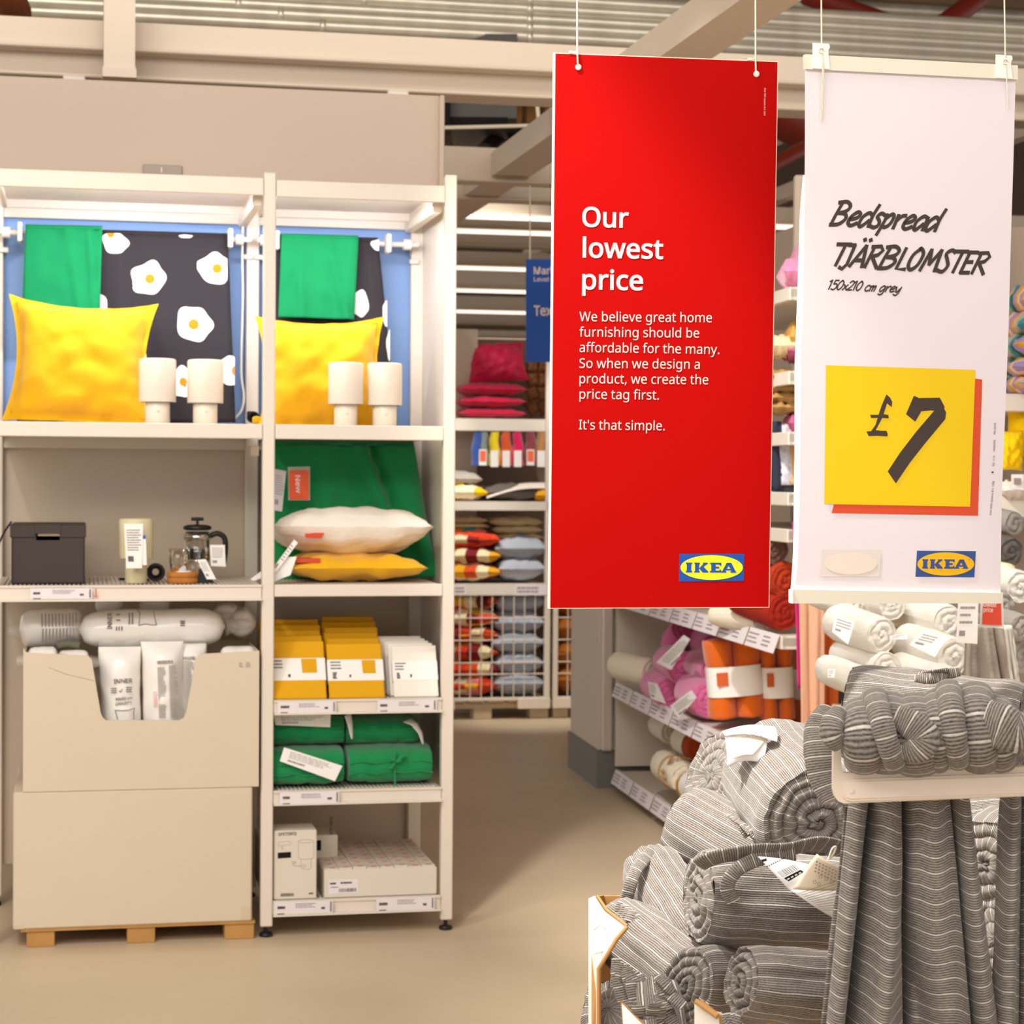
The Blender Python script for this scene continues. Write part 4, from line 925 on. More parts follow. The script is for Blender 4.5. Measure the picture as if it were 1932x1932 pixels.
# french press
c = U.loc(372, 1090, .30); v = .30
zz = lambda py: zBL + (uz(py, 370, v) - uz(1090, 370, v)) + .0
R1 = (U.loc(396, 1040, v).x - U.loc(348, 1040, v).x) / 2
t = thing('french_press', 'glass french press with black plunger lid and handle', 'coffee press', U, (c.x, v, zBL))
cc = (c.x, v, 0)
MB().lathe([(0, zz(1088)), (R1 - .003, zz(1088)), (R1 - .002, zz(1000)), (R1, zz(1000)), (R1, zz(1090)), (0, zz(1091))], c=cc, n=30).build('glass_beaker', M_glass, parent=t)
MB().lathe([(R1 + .001, zz(1014)), (R1 + .003, zz(1014)), (R1 + .003, zz(1005)), (R1 + .001, zz(1005))], c=cc, n=30).lathe([(R1 + .001, zz(1090)), (R1 + .003, zz(1090)), (R1 + .003, zz(1082)), (R1 + .001, zz(1082))], c=cc, n=30).build('chrome_band', M_chrome, parent=t)
MB().lathe([(R1 - .004, zz(997)), (R1 + .004, zz(995)), (R1 + .004, zz(990)), (R1 - .008, zz(987)), (0, zz(986))], c=cc, n=30).build('lid', M_dark, parent=t)
MB().tube([(c.x, v, zz(1075)), (c.x, v, zz(978))], .002, 8).build('plunger_rod', M_chrome, parent=t)
MB().lathe([(0, zz(1076)), (R1 - .005, zz(1075)), (R1 - .005, zz(1072)), (0, zz(1071))], c=cc, n=24).build('filter_disc', M_chrome, parent=t)
MB().tube([(c.x - .018, v, zz(976)), (c.x + .018, v, zz(976))], .005, 8).tube([(c.x, v, zz(976)), (c.x, v, zz(986))], .004, 8).build('plunger_knob', M_dark, parent=t)
MB().tube(smooth3([(c.x + R1, v, zz(1008)), (c.x + R1 + .022, v, zz(1003)), (c.x + R1 + .042, v, zz(1012)), (c.x + R1 + .045, v, zz(1035)), (c.x + R1 + .04, v, zz(1060))], 4), .008, 8).build('handle', M_dark, parent=t)
tagcard('price_tag', ((396, 1028), (424, 1028), (426, 1069), (398, 1068)), .22, 'white tag hanging from the french press handle', pm=M_inkg, seed=5, group='white price tags')
tagcard('price_tag', ((372, 1056), (388, 1055), (408, 1093), (390, 1093)), .10, 'tilted white price card in front of the french press', pm=M_inkg, seed=6, group='white price tags')
MB().poly([(U.loc(375, 1098, .13).x, zBL), (U.loc(405, 1098, .13).x, zBL), (U.loc(376, 1070, .13).x, zBL + .04)], .11, .17, 'xz').build('card_stand', M_dark, fr=U, o=U.loc(390, 1095, .12), label='small black wedge stand behind the tilted price card', cat='stand')
# dark cord at far left
MB().tube(smooth3([U.loc(*p, .2) for p in ((22, 984), (12, 998), (4, 1012), (-8, 1040))], 4), .003, 6).build('cord', M_dark, fr=U, o=U.loc(12, 998, .2), label='thin dark cord behind the storage box at the left edge', cat='cord')
MB().box((U.loc(472, 850, .3).x, .3, uz(860, 480, .3)), (U.loc(489, 850, .3).x, .34, uz(841, 480, .3)), bev=.002).build('sensor_box', M_white, fr=U, o=U.loc(475, 850, .3), label='small white box mounted behind the middle post under the upper shelf', cat='box')
# ---------------------------------------------------------------- cartons on the pallet
def quadbox(px0, py0, px1, py1, v, dep): return U.loc(px0, py0, v), U.loc(px1, py1, v)
v = -.015
a, b = U.loc(25, 1500, v), U.loc(475, 1755, v)
zpal = .052; z2t = uz(1489, 300, v); z2b = uz(1757, 25, v) - .0
z2b = max(zpal, uz(1750, 300, v))
t = thing('carton', 'large plain off white closed carton standing on the pallet', 'carton', U, ((a.x + b.x) / 2, v, z2b))
mb = MB().box((a.x, v, z2b), (b.x, v + .56, z2t), bev=.004); mb.build('carton_body', M_card, parent=t)
MB().box((a.x + .004, v - .001, z2b + .002), (a.x + .03, v, z2b + .012)).build('worn_edge', mat('worn_carton', 'd2bfa4', rough=.9), parent=t)
MB().box((b.x - .03, v - .001, z2b + .004), (b.x - .004, v, z2b + .04)).build('worn_edge', mat('worn_carton', 'd2bfa4'), parent=t)
# pallet
t = thing('pallet', 'low wooden pallet under the white cartons', 'pallet', U, (a.x, v, 0))
for k, (p0, p1) in enumerate(((50, 103), (240, 293), (424, 480))):
    x0, x1 = U.loc(p0, 1770, v).x, U.loc(p1, 1760, v).x
    for j in range(3): MB().box((x0, v + .01 + .23 * j, 0), (x1, v + .10 + .23 * j, z2b - .008), bev=.002).build('block', M_wood, parent=t)
MB().box((a.x + .02, v + .005, z2b - .008), (U.loc(481, 1745, v).x, v + .56, z2b - .0005)).build('deck', M_wood, parent=t)
# upper carton with cut-out
a, b = U.loc(44, 1230, v), U.loc(488, 1490, v)
z1b = z2t + .001; z1t = uz(1231, 250, v); bt = .005
t = thing('display_carton', 'open off white carton with a cut out front full of wrapped inner cushions', 'carton', U, ((a.x + b.x) / 2, v, z1b))
def fx(px, py): return U.loc(px, py, v)
pts = [(a.x, z1b), (b.x, z1b), (b.x, fx(486, 1228).z), (fx(378, 1234).x, fx(378, 1234).z), (fx(370, 1242).x, fx(370, 1242).z), (fx(351, 1345).x, fx(351, 1345).z), (fx(347, 1354).x, fx(347, 1354).z), (fx(338, 1359).x, fx(338, 1359).z),
       (fx(200, 1359).x, fx(200, 1359).z), (fx(194, 1354).x, fx(194, 1354).z), (fx(190, 1345).x, fx(190, 1345).z), (fx(173, 1244).x, fx(173, 1244).z), (fx(166, 1237).x, fx(166, 1237).z), (fx(60, 1232).x, fx(60, 1232).z), (fx(48, 1230).x, fx(48, 1230).z), (a.x, fx(44, 1222).z)]
mb = MB().poly(pts, v, v + bt, 'xz')
mb.box((a.x, v + bt, z1b), (a.x + bt, v + .40, z1t)).box((b.x - bt, v + bt, z1b), (b.x, v + .40, z1t)).box((a.x, v + .395, z1b), (b.x, v + .40, z1t)).box((a.x, v + bt, z1b), (b.x, v + .4, z1b + bt))
mb.build('carton_body', M_card, parent=t)
mb = MB(); V = vf(v - .0006); p = fx(455, 1254)
fine_print(mb, p.x - .006, p.z - .008, p.x + .006, p.z + .006, 3, 0, 3, V, .5); p = fx(468, 1254); fine_print(mb, p.x - .006, p.z - .008, p.x + .008, p.z + .008, 4, 0, 8, V, .5)
mb.build('print', M_inkg, parent=t)
cr = MB(); cr.tube([fx(92, 1258) + Vector((0, -.0005, 0)), fx(120, 1270) + Vector((0, -.0005, 0)), fx(178, 1284) + Vector((0, -.0005, 0))], .0014, 4); cr.build('crease', mat('worn_carton', 'd2bfa4'), parent=t)
# wrapped inner cushions
M_wrap = mat('white_wrap', 'f6f1ea', rough=.28, spec=.6, coat=.3, bump=.1, bscale=25)
M_film = mat('clear_film', 'e6e1da', rough=.15, alpha=.28, spec=.9)
def wrapped(A, B, R, lb, seed, printed=0, sq=1.15, film=True, group='wrapped inner cushions', M2=None):
    t = thing('inner_cushion', lb, 'cushion', U, A, group)
    L = (B - A).length; M = axisM(A, B)
    def fn(u, w_):
        a_ = w_ * 2 * pi; e = (1 - abs(2 * u - 1) ** 7) ** .5 * .98 + .02
        r = R * e * (1 + .05 * nz((u * 4, cos(a_), sin(a_)), 1.5, seed)); return M @ Vector((u * L, cos(a_) * r * sq, sin(a_) * r / sq))
    MB().grid(fn, 26, 26).build('wrapper', M_wrap, parent=t)
    if film:
        for e in (0, 1):
            mb = MB()
            def f2(u, w_, e=e):
                x = -.03 + .03 * u if e == 0 else L + .03 * (1 - u); a_ = w_ * 2 * pi; r = R * (.55 + .35 * u + .2 * nz((cos(a_) * 2, sin(a_) * 2, u), 1.5, seed + e)); return M @ Vector((x, cos(a_) * r * sq, sin(a_) * r * .5))
            mb.grid(f2, 3, 18); mb.build('film_end', M_film, parent=t)
    return t, M, L
def cprint(t, P, items, m=M_ink):
    mb = MB()
    for s, x0, y0, x1, y1, cap in items: ptxt(mb, P, s, x0, y0, x1, y1, cap, z=.0, bold=.02)
    mb.build('print', m, parent=t); return mb
# lying one on top
A = U.loc(148, 1188, .16); B = U.loc(425, 1182, .16)
t, M, L = wrapped(A, B, (U.loc(200, 1150, .16).z - U.loc(200, 1222, .16).z) / 2 * 1.08, 'wrapped inner cushion lying on top of the open carton', 21, sq=1.08)
ys = M @ Vector((0, 0, 0))
vp = .16 - .064
PP = Pl(U.m @ U.loc(210, 1150, vp), U.m @ U.loc(420, 1148, vp), U.m @ U.loc(210, 1215, vp))
def to_u(mb): return mb
def wprint(t, P, items, shapes=(), m=M_ink, nm='print'):
    mb = MB()
    for s, x0, y0, x1, y1, cap in items: ptxt(mb, P, s, x0, y0, x1, y1, cap, z=.0, bold=.02)
    for pts, w_ in shapes:
        q = [P.loc(*p) for p in pts]; sc = (P.loc(100, 100) - P.loc(101, 100)).length; mb.strip([(p.x, p.y) for p in q], w_ * sc, 0, M=P.m)
    mb2 = MB(); mb2.v = [U.i @ p for p in mb.v]; mb2.f = mb.f; mb2.build(nm, m, parent=t)
wprint(t, PP, (('INNER', 211, 1187, 211, 1156, 8),), [(((219, 1170), (227, 1170)), 2), (((220, 1182), (220, 1190)), 2), (((225, 1182), (225, 1190)), 2), (((230, 1182), (230, 1190)), 2), (((219, 1160), (227, 1159)), 2),
    (((258, 1150), (264, 1156), (263, 1168), (262, 1180), (275, 1177), (285, 1179), (295, 1179), (292, 1166), (290, 1152)), 1.2), (((340, 1172), (349, 1172)), 2), (((340, 1176), (349, 1176)), 2), (((340, 1180), (349, 1180)), 2), (((244, 1156), (244, 1178)), 2), (((250, 1156), (250, 1178)), 2)])
# upright ones in the notch
for k, (px, pt, pb, hw, lb, pr) in enumerate(((228, 1222, 1360, 38, 'upright wrapped inner cushion printed INNER in the carton cut out', 1), (308, 1212, 1360, 38, 'upright wrapped inner cushion with a dense care text in the carton cut out', 2),
                                          (364, 1216, 1362, 26, 'upright wrapped inner cushion at the right edge of the cut out', 3))):
    vv = .085 + (.0 if k < 2 else .03)
    A = U.loc(px, 1400, vv); B = U.loc(px - 2, pt - 2, vv); w_ = (U.loc(px + hw, 1300, vv).x - U.loc(px - hw, 1300, vv).x) / 2
    t = thing('inner_cushion', lb, 'cushion', U, A, 'wrapped inner cushions')
    M = Matrix.Translation((A + B) / 2)
    mb = MB(); hh = (B - A).length
    def fn(u, w2):
        a_ = w2 * 2 * pi; z = u; e = 1 - max(0, (z - .80) / .2) ** 2.2 * .92; ex = 1 + .06 * max(0, (z - .6) / .4); 
        return Vector((A.x + (B.x - A.x) * u + cos(a_) * w_ * ex * (1 - .05 * nz((u * 5, cos(a_), sin(a_)), 1, k)), vv + sin(a_) * .06 * e * (1 + .12 * nz((u * 6, cos(a_) * 2, 0), 1.2, k + 4)), A.z + hh * u))
    mb.grid(fn, 30, 30).build('wrapper', M_wrap, parent=t)
    MB().grid(lambda u, w2: Vector((B.x + (u - .5) * 2 * w_ * 1.03, vv + .003 * sin(u * 14), B.z - .004 + .02 * w2 * (1 + .3 * sin(u * 9 + k)))), 12, 3).build('sealed_fin', M_film, parent=t)
    vp = vv - .062
    def Pf(y): return Pl(U.m @ U.loc(px - 20, y, vp), U.m @ U.loc(px + 20, y - 2, vp), U.m @ U.loc(px - 20, y + 60, vp))
    P_ = Pf(1280)
    if pr == 1:
        wprint(t, P_, (('INNER', 215, 1290, 250, 1288, 8), ('50x50 cm', 218, 1322, 250, 1319, 5), ('(20x20")', 218, 1331, 248, 1328, 5)),
               [(((209, 1299), (220, 1299)), 1.6), (((209, 1303), (220, 1303)), 1.6), (((209, 1307), (220, 1307)), 1.6), (((224, 1303), (227, 1306), (231, 1300)), 1.2), (((238, 1297), (249, 1297)), 1.6), (((238, 1301), (249, 1301)), 1.6), (((238, 1305), (249, 1305)), 1.6),
                (((222, 1358), (220, 1350), (217, 1340), (232, 1341), (243, 1340), (254, 1336), (252, 1345), (253, 1358)), 1.2)])
    elif pr == 2:
        mb = MB(); a_ = P_.loc(300, 1355); b_ = P_.loc(334, 1254)
        w3 = (b_.x - a_.x)
        fine_print(mb, a_.x, a_.y, a_.x + w3 * .42, b_.y - .004, 34, 0, 5, P_.m, .55); fine_print(mb, a_.x + w3 * .58, a_.y, b_.x, b_.y, 36, 0, 6, P_.m, .55); fine_print(mb, a_.x, b_.y + .004, b_.x, b_.y + .014, 1, 0, 7, P_.m, .9)
        m2 = MB(); m2.v = [U.i @ p for p in mb.v]; m2.f = mb.f; m2.build('print', M_inkg, parent=t)
        mb = MB(); c_ = P_.loc(290, 1335); fine_print(mb, c_.x, c_.y, c_.x + w3 * .25, c_.y + .045, 12, 0, 9, P_.m, .4); m2 = MB(); m2.v = [U.i @ p for p in mb.v]; m2.f = mb.f; m2.build('red_print', mat('faint_red_print', 'd88a7a'), parent=t)
    else:
        mb = MB(); a_ = P_.loc(348, 1345); b_ = P_.loc(366, 1246); fine_print(mb, a_.x, a_.y, b_.x, b_.y, 34, 0, 11, P_.m, .55); fine_print(mb, a_.x, b_.y + .003, b_.x + .01, b_.y + .012, 1, 0, 12, P_.m, .9)
        m2 = MB(); m2.v = [U.i @ p for p in mb.v]; m2.f = mb.f; m2.build('print', M_inkg, parent=t)
# low white tops behind the left and right panels
for k, (p0, p1, py, vv) in enumerate(((52, 110, 1222, .07), (108, 170, 1228, .10), (414, 484, 1220, .08))):
    A = U.loc(p0, py + 24, vv); B = U.loc(p1, py + 22, vv)
    wrapped(A + Vector((0, .0, 0)), B, .042, 'wrapped inner cushion top showing over the %s of the open carton' % ('far left edge', 'left panel', 'right edge')[k], 30 + k, film=k != 2)
# left one with lots of print, right ones by the post, two hanging at the back
A = U.loc(36, 1188, .22); B = U.loc(160, 1182, .22); t, M, L = wrapped(A, B, .058, 'wrapped inner cushion with vertical care text at the left end of the pile', 41, sq=1.05)
vp = .22 - .063; P_ = Pl(U.m @ U.loc(60, 1180, vp), U.m @ U.loc(140, 1178, vp), U.m @ U.loc(60, 1230, vp)); mb = MB(); a_ = P_.loc(80, 1212); b_ = P_.loc(144, 1156)
for k in range(11):
    x_ = a_.x + (b_.x - a_.x) * k / 10; mb.strip([(x_, a_.y), (x_ + .002, (a_.y + b_.y) / 2 - .002)], .004, 0, M=P_.m); mb.strip([(x_, (a_.y + b_.y) / 2 + .003), (x_, b_.y)], .004, 0, M=P_.m)
m2 = MB(); m2.v = [U.i @ p for p in mb.v]; m2.f = mb.f; m2.build('print', M_inkg, parent=t)
for k, (px, py, R, lb) in enumerate(((455, 1178, .042, 'wrapped inner cushion seen end on beside the middle post, nearer the post'), (425, 1165, .040, 'wrapped inner cushion seen end on right of the lying one'), (203, 1140, .040, 'wrapped inner cushion tucked under the shelf, left of two'), (290, 1140, .045, 'wrapped inner cushion tucked under the shelf, right of two'))):
    A = U.loc(px, py, .20 + .03 * k); B = A + Vector((.02, .22, .0)); wrapped(A, B, R, lb, 50 + k, sq=1.02, film=k < 2)
MB().tube([U.loc(108, 1218, .13), U.loc(126, 1214, .13), U.loc(150, 1218, .13)], .012, 8).build('cord', mat('grey_green_cord', '6e6e5c', rough=.9), fr=U, o=U.loc(126, 1214, .13), label='short dark grey cord end between the wrapped cushions', cat='cord')
# ---------------------------------------------------------------- right bay, green throw and two cushions
tg, P = drape('green_throw', ((496, 838), (781, 841), (824, 1088), (505, 1096)), .40, .32, 'dark green throw hanging behind the white and yellow cushions', 'throw', M_greend,
              ((.64, .18, .03, .045, .2), (.52, .30, .06, -.035, .7), (.38, .05, .05, .026, .5), (.88, .1, .05, .03, .6), (.2, .3, .06, .022, .5), (.72, .22, .022, -.04, .2), (.8, .12, .02, .02, .2)), 14)
MB().tube([(xM + .02, .44, uz(846, 640, .44)), (xR - .03, .44, uz(846, 640, .44))], .007, 8).build('textile_rod', M_white2, fr=U, o=(xM, .44, uz(846, 640, .44)), label='white rod under the upper shelf carrying the dark green throw', cat='rod')
def flatcush(px0, px1, pyt, pyb, v, lb, m, seed, dep=.42, ff=0, tiltx=0, zs=None, th=None, fr=None, group='cushions on the display unit', rz=0, name='cushion', nm='cushion_cover', corner=1.0, pinch=.07, cat='cushion'):
    fr = fr or U
    a = fr.loc(px0, pyt, v); b = fr.loc(px1, pyb, v); w_ = b.x - a.x; th = th or (a.z - b.z)
    z0 = zs if zs is not None else b.z
    t = thing(name, lb, cat, fr, ((a.x + b.x) / 2, v + dep / 2, z0), group)
    M = Matrix.Translation(((a.x + b.x) / 2, v + dep / 2, z0 + th / 2)) @ Matrix.Rotation(radians(rz), 4, 'Z') @ Matrix.Rotation(radians(90 + tiltx), 4, 'X')
    mb = MB(); pillow(mb, w_, dep, th, M=M, pinch=pinch, n=26, wr=.006, seed=seed); mb.build(nm, m, parent=t)
    return t, M, w_, th
t, M, w_, th = flatcush(545, 806, 1050, 1100, .05, 'yellow cushion lying under the white one in the right bay', M_yel, 31, zs=zBR + .004, dep=.36, rz=2)
for k in range(1): MB().box((U.loc(560, 1055, .05).x, .06, U.loc(560, 1062, .05).z), (U.loc(605, 1055, .05).x, .14, U.loc(560, 1054, .05).z)).build('red_tag', mat('tag_red', 'cf4a2a', rough=.6), parent=t)
M_ws = bpy.data.materials.new('white_woven'); M_ws.use_nodes = True
M_ws = mat('white_striped_cotton', 'f1e7dc', rough=.9, bump=.3, bscale=60)
t, M, w_, th = flatcush(519, 824, 970, 1058, .06, 'white ribbed cushion lying on top of the yellow one, with an orange tag', M_ws, 33, zs=zBR + .075, dep=.40, tiltx=-6, rz=-2)
P0 = U.loc(576, 1006, .10); mb = MB()
MB().add([U.loc(575, 1000, .1), U.loc(618, 994, .1), U.loc(606, 1016, .07), U.loc(576, 1014, .07)], [(3, 2, 1, 0)]).build('orange_tag', mat('tag_red', 'cf4a2a', rough=.6), parent=t, mods=[('solid', .001)])
tagcard('care_tag', ((555, 1018), (562, 1024), (521, 1080), (510, 1078)), .03, 'white tag strip hanging from the white cushion towards the middle post', seed=2, pm=M_inkg, group='white price tags')
tagcard('care_tag', ((530, 1052), (560, 1050), (548, 1085), (505, 1102)), .04, 'curled white tag sheet below the yellow cushion corner', seed=3, group='white price tags')
tagcard('care_tag', ((472, 1093), (492, 1078), (496, 1090), (478, 1096)), .16, 'white paper corner sticking out left of the middle post', group='white price tags')
t, M = tagcard('new_tag', ((543, 881), (585, 880), (585, 944), (544, 944)), .28, 'orange tag reading New pinned to the green throw', m=M_clear)
q = [U.loc(*p, .278) for p in ((545, 888), (583, 887), (583, 943), (546, 943))]
MB().add(q, [(3, 2, 1, 0)]).build('orange_card', mat('tag_orange', 'e0562a', rough=.5), parent=t)
PN = Pl(U.m @ U.loc(556, 890, .276), U.m @ U.loc(584, 890, .276), U.m @ U.loc(556, 940, .276)); wprint(t, PN, (('New', 557, 897, 559, 931, 9),), m=M_redw)
tagcard('care_tag', ((516, 884), (540, 889), (532, 965), (514, 962)), .28, 'grey white care tag on the green throw beside the orange tag', pm=M_inkg, rows=9, seed=8, group='white price tags', m=mat('grey_tag_paper', 'cfc8cc'))
# ---------------------------------------------------------------- right bay, packs on shelf C
M_mus = mat('mustard_cotton', 'e0a400', rough=.8, bump=.15, bscale=300)
def pack(px0, px1, pyt, pyb, v, lb, m, zs, lean=28, band=True, seed=0, th=.03, group='folded cushion covers in packs', sq=(.0, .0)):
    a = U.loc(px0, pyb, v); b = U.loc(px1, pyb, v); w_ = b.x - a.x; h_ = (uz(pyt, px0, v) - uz(pyb, px0, v)) / cos(radians(lean)) * 1.0
    t = thing('textile_pack', lb, 'pack', U, ((a.x + b.x) / 2, v, zs), group)
    M = Matrix.Translation(((a.x + b.x) / 2, v, zs)) @ Matrix.Rotation(radians(-lean), 4, 'X')
    mb = MB()
    for k in range(4): mb.box((-w_ / 2 + .001 * k, th / 4 * k, .002), (w_ / 2 - .001 * (k % 2), th / 4 * (k + 1) - .0008, h_ - .003 * k), bev=.0035, M=M)
    mb.build('folded_cloth', m, parent=t)
    if band:
        z0, z1 = h_ * .32, h_ * .70
        MB().box((-w_ / 2 - .001, -.0015, z0), (w_ / 2 + .001, th + .001, z1), bev=.001, M=M).build('paper_band', M_paper, parent=t)
        V = M @ vf(-.0022); mb = MB(); fine_print(mb, -w_ * .45, z0 + .5 * (z1 - z0), -w_ * .2, z1 - .004, 3, 0, seed, V, .4); fine_print(mb, -w_ * .42, z0 + .005, -w_ * .34, z0 + .4 * (z1 - z0), 5, 0, seed + 1, V, .8); fine_print(mb, -w_ * .12, z0 + .008, -w_ * .08, z0 + .02, 1, 0, seed + 2, V, .8)
        mb.build('print', M_ink, parent=t)
        if m is not M_white2:
            MB().add([(.02, z0 + (z1 - z0) * .32, 0), (w_ * .36, z0 + (z1 - z0) * .32, 0), (w_ * .36, z1 - .003, 0), (.018, z1 - .003, 0)], [(0, 1, 2, 3)], M=M @ vf(-.0024)).build('colour_patch', M_mus if m is M_mus else m, parent=t)
    return t
for k in range(6):
    for j, (p0, p1) in enumerate(((502, 617), (622, 727))):
        if k >= 5 and j == 0: continue
        nm = ('left', 'right')[j]; dy = k * 6
        pack(p0 - k * 2 + (3 if j else 0) * (k % 2), p1 - k * 2 - (k % 3), 1212 - 7 * k + (6 if j else 0), 1318, .012 + k * .045, 'mustard folded cover pack in the %s row, %s' % (nm, ('foremost', 'second from the front', 'third from the front', 'fourth from the front', 'fifth from the front', 'rearmost')[k]), M_mus, zC + (.0 if k == 0 else .0), seed=k * 3 + j, band=(k < 2), lean=30)
for k, (p0, p1, pt, vv) in enumerate(((585, 690, 1180, .33), (510, 580, 1176, .37))):
    a = U.loc(p0, pt + 12, vv); b = U.loc(p1, pt, vv)
    MB().box((a.x, vv, a.z), (b.x, vv + .1, b.z), bev=.008).build('folded_cover', M_mus, fr=U, o=(a.x, vv, a.z), label=('loose mustard cover lying on top of the packs, with a black tape', 'loose mustard cover lying on top of the packs at the post')[k], cat='cover', group='loose mustard covers')
MB().tube(smooth3([U.loc(*p, .32) for p in ((584, 1190), (588, 1182), (594, 1188), (586, 1198), (588, 1192), (618, 1192))], 4), .002, 5).build('black_tape', M_dark, fr=U, o=U.loc(588, 1182, .32), label='black tape loop on the loose mustard cover', cat='tape')
for k in range(5):
    p0 = 736 - 4.5 * k
    pack(744 - 7 * k, 828 - 7 * k, 1218 - 3 * k, 1313 - 1 * k, .02 + .035 * k, 'white folded cover pack at the right of the shelf, %s' % ('foremost', 'second', 'third', 'fourth', 'fifth')[k], M_white2, zC, lean=22, band=k == 0, seed=20 + k, th=.02)
# ---------------------------------------------------------------- green blankets on shelf D
def folded(px0, px1, pyt, pyb, v, dep, lb, m, seed, zs, group='folded green blankets', tie=False):
    a = U.loc(px0, pyt, v); b = U.loc(px1, pyb, v); w_ = b.x - a.x; h_ = uz(pyt, px0, v) - uz(pyb, px0, v)
    t = thing('folded_blanket', lb, 'blanket', U, ((a.x + b.x) / 2, v, zs), group)
    cx_ = (a.x + b.x) / 2
    def fn(u, w2):
        a_ = w2 * 2 * pi; e = 1 - .06 * abs(2 * u - 1) ** 6; sx = abs(cos(a_)) ** .55 * (1 if cos(a_) > 0 else -1); sz = abs(sin(a_)) ** .6 * (1 if sin(a_) > 0 else -1)
        n_ = .006 * nz((u * 4, sx * 1.5, sz * 1.5), 1.4, seed) + .004 * nz((u * 9, sx * 3, sz * 3), 1.5, seed + 2)
        return Vector((a.x + w_ * u, v + dep / 2 + sx * (dep / 2 * e + n_), zs + h_ / 2 + sz * (h_ / 2 * e * .97 + n_ * .6)))
    mb = MB(); mb.grid(fn, 24, 36)
    for u0 in (0, 1):
        ring = [fn(u0, k / 36) for k in range(36)]; c_ = sum(ring, Vector()) / 36 + Vector((.008 if u0 else -.008, 0, 0)); mb.add(ring + [c_], [(k, (k + 1) % 36, 36) if u0 == 1 else ((k + 1) % 36, k, 36) for k in range(36)], smooth=True)
    mb.build('blanket', m, parent=t)
    mb = MB()
    for f_ in (.35, .62): mb.tube([fn(k / 20, .75 - .5 * 0 + 0) * 1 + Vector((0, -.0, 0)) if 0 else Vector((a.x + w_ * k / 20, v - .001 + .002 * sin(k), zs + h_ * f_ + .003 * sin(k * .9 + seed))) for k in range(21)], .0022, 5)
    mb.build('fold_edge', m, parent=t)
    if tie:
        c_ = Vector((cx_ + .01, v - .006, zs + h_ * .62)); mb = MB().tube([c_ + Vector((0, -.002, h_ * .35)), c_, c_ + Vector((0, 0, -h_ * .6))], .0025, 6)
        for d_ in ((.03, .018), (-.018, -.016), (.018, .006), (-.012, .010)): mb.tube([c_, c_ + Vector((d_[0] * .6, -.008, d_[1] * .9)), c_ + Vector((d_[0], -.004, d_[1]))], [.003, .006, .004], 6)
        mb.build('tie', m, parent=t)
    return t
hD = uz(1408, 730, .05) - uz(1478, 730, .05)
folded(508, 650, 1410, 1484, .03, .30, 'lower left folded green blanket with a slanting care tag', M_greend, 2, zD)
folded(660, 816, 1408, 1482, .035, .28, 'lower right folded green blanket tied with a green ribbon', M_greend, 5, zD, tie=True)
zz2 = zD + uz(1410, 600, .03) - uz(1484, 600, .03)
folded(505, 650, 1352, 1412, .09, .26, 'upper left folded green blanket with a paper label along its top', M_greend, 8, zz2 - .004)
folded(655, 790, 1352, 1406, .10, .25, 'upper right folded green blanket with a pale curled tag', M_greend, 11, zz2 - .008)
tagcard('care_tag', ((536, 1410), (646, 1445), (632, 1474), (528, 1436)), .012, 'long white care tag slanting across the lower left green blanket', pm=M_inkg, rows=5, seed=4, group='white price tags')
tagcard('care_tag', ((516, 1350), (624, 1348), (623, 1372), (520, 1368)), .075, 'white label on the upper left green blanket', pm=M_inkg, rows=4, seed=14, group='white price tags')
for k, pts in enumerate((((650, 1350), (656, 1368), (660, 1385), (663, 1395)), ((760, 1362), (776, 1368), (790, 1385), (797, 1405)))):
    q = [U.loc(*p, .06 + .005 * k) for p in pts]; w_ = Vector((.022, .02, .004)) * (1 if k == 0 else 1.3)
    MB().grid(lambda u, w2, q=q, w_=w_: (q[min(2, int(w2 * 2.999))].lerp(q[min(3, int(w2 * 2.999) + 1)], w2 * 2.999 - int(w2 * 2.999))) + w_ * u * (1 - .8 * w2), 3, 9).build('care_tag', M_tagp, fr=U, o=q[0], label=('curled pale tag between the two upper green blankets', 'curled pale tag at the right of the upper right green blanket')[k], cat='tag', group='white price tags', mods=[('solid', .0008)])
# ---------------------------------------------------------------- cartons on shelf E
M_cb = mat('lamp_carton', 'ddd3c4', rough=.6)
def ubox(name, lb, px0, px1, pyt, pyb, v, dep, m, zs, group='small cartons on the lowest shelf'):
    a = U.loc(px0, pyt, v); b = U.loc(px1, pyb, v); h_ = uz(pyt, px0, v) - uz(pyb, px0, v)
    t = thing(name, lb, 'carton', U, ((a.x + b.x) / 2, v, zs), group); MB().box((a.x, v, zs), (b.x, v + dep, zs + h_), bev=.002).build('carton_body', m, parent=t); return t, a.x, b.x, zs, zs + h_
t, x0, x1, z0, z1 = ubox('carton', 'upright lamp carton with a lamp outline drawing on the lowest shelf', 517, 597, 1563, 1693, .015, .115, M_cb, zE)
V = vf(.0142); P_ = Pl(U.m @ Vector((x0, .0142, z0)), U.m @ Vector((x1, .0142, z0)), U.m @ Vector((x0, .0142, z0 - .1)))
wprint(t, P_, (('SPETSBOJ', 525, 1577, 559, 1575, 5.5),), [])
mb = MB(); lx = lambda px: U.loc(px, 1600, .0142).x; lz_ = lambda py: z0 + (uz(py, 520, .0142) - uz(1693, 520, .0142))
def ol(pts, w_=.0008): mb.strip([(lx(p[0]), lz_(p[1])) for p in pts], w_, 0, M=V)
ol([(563, 1586), (563, 1615), (568, 1618), (587, 1618), (592, 1614), (592, 1585)]); ol([(577 + 15 * cos(k * pi / 8), 1584 + 3 * sin(k * pi / 8)) for k in range(17)])
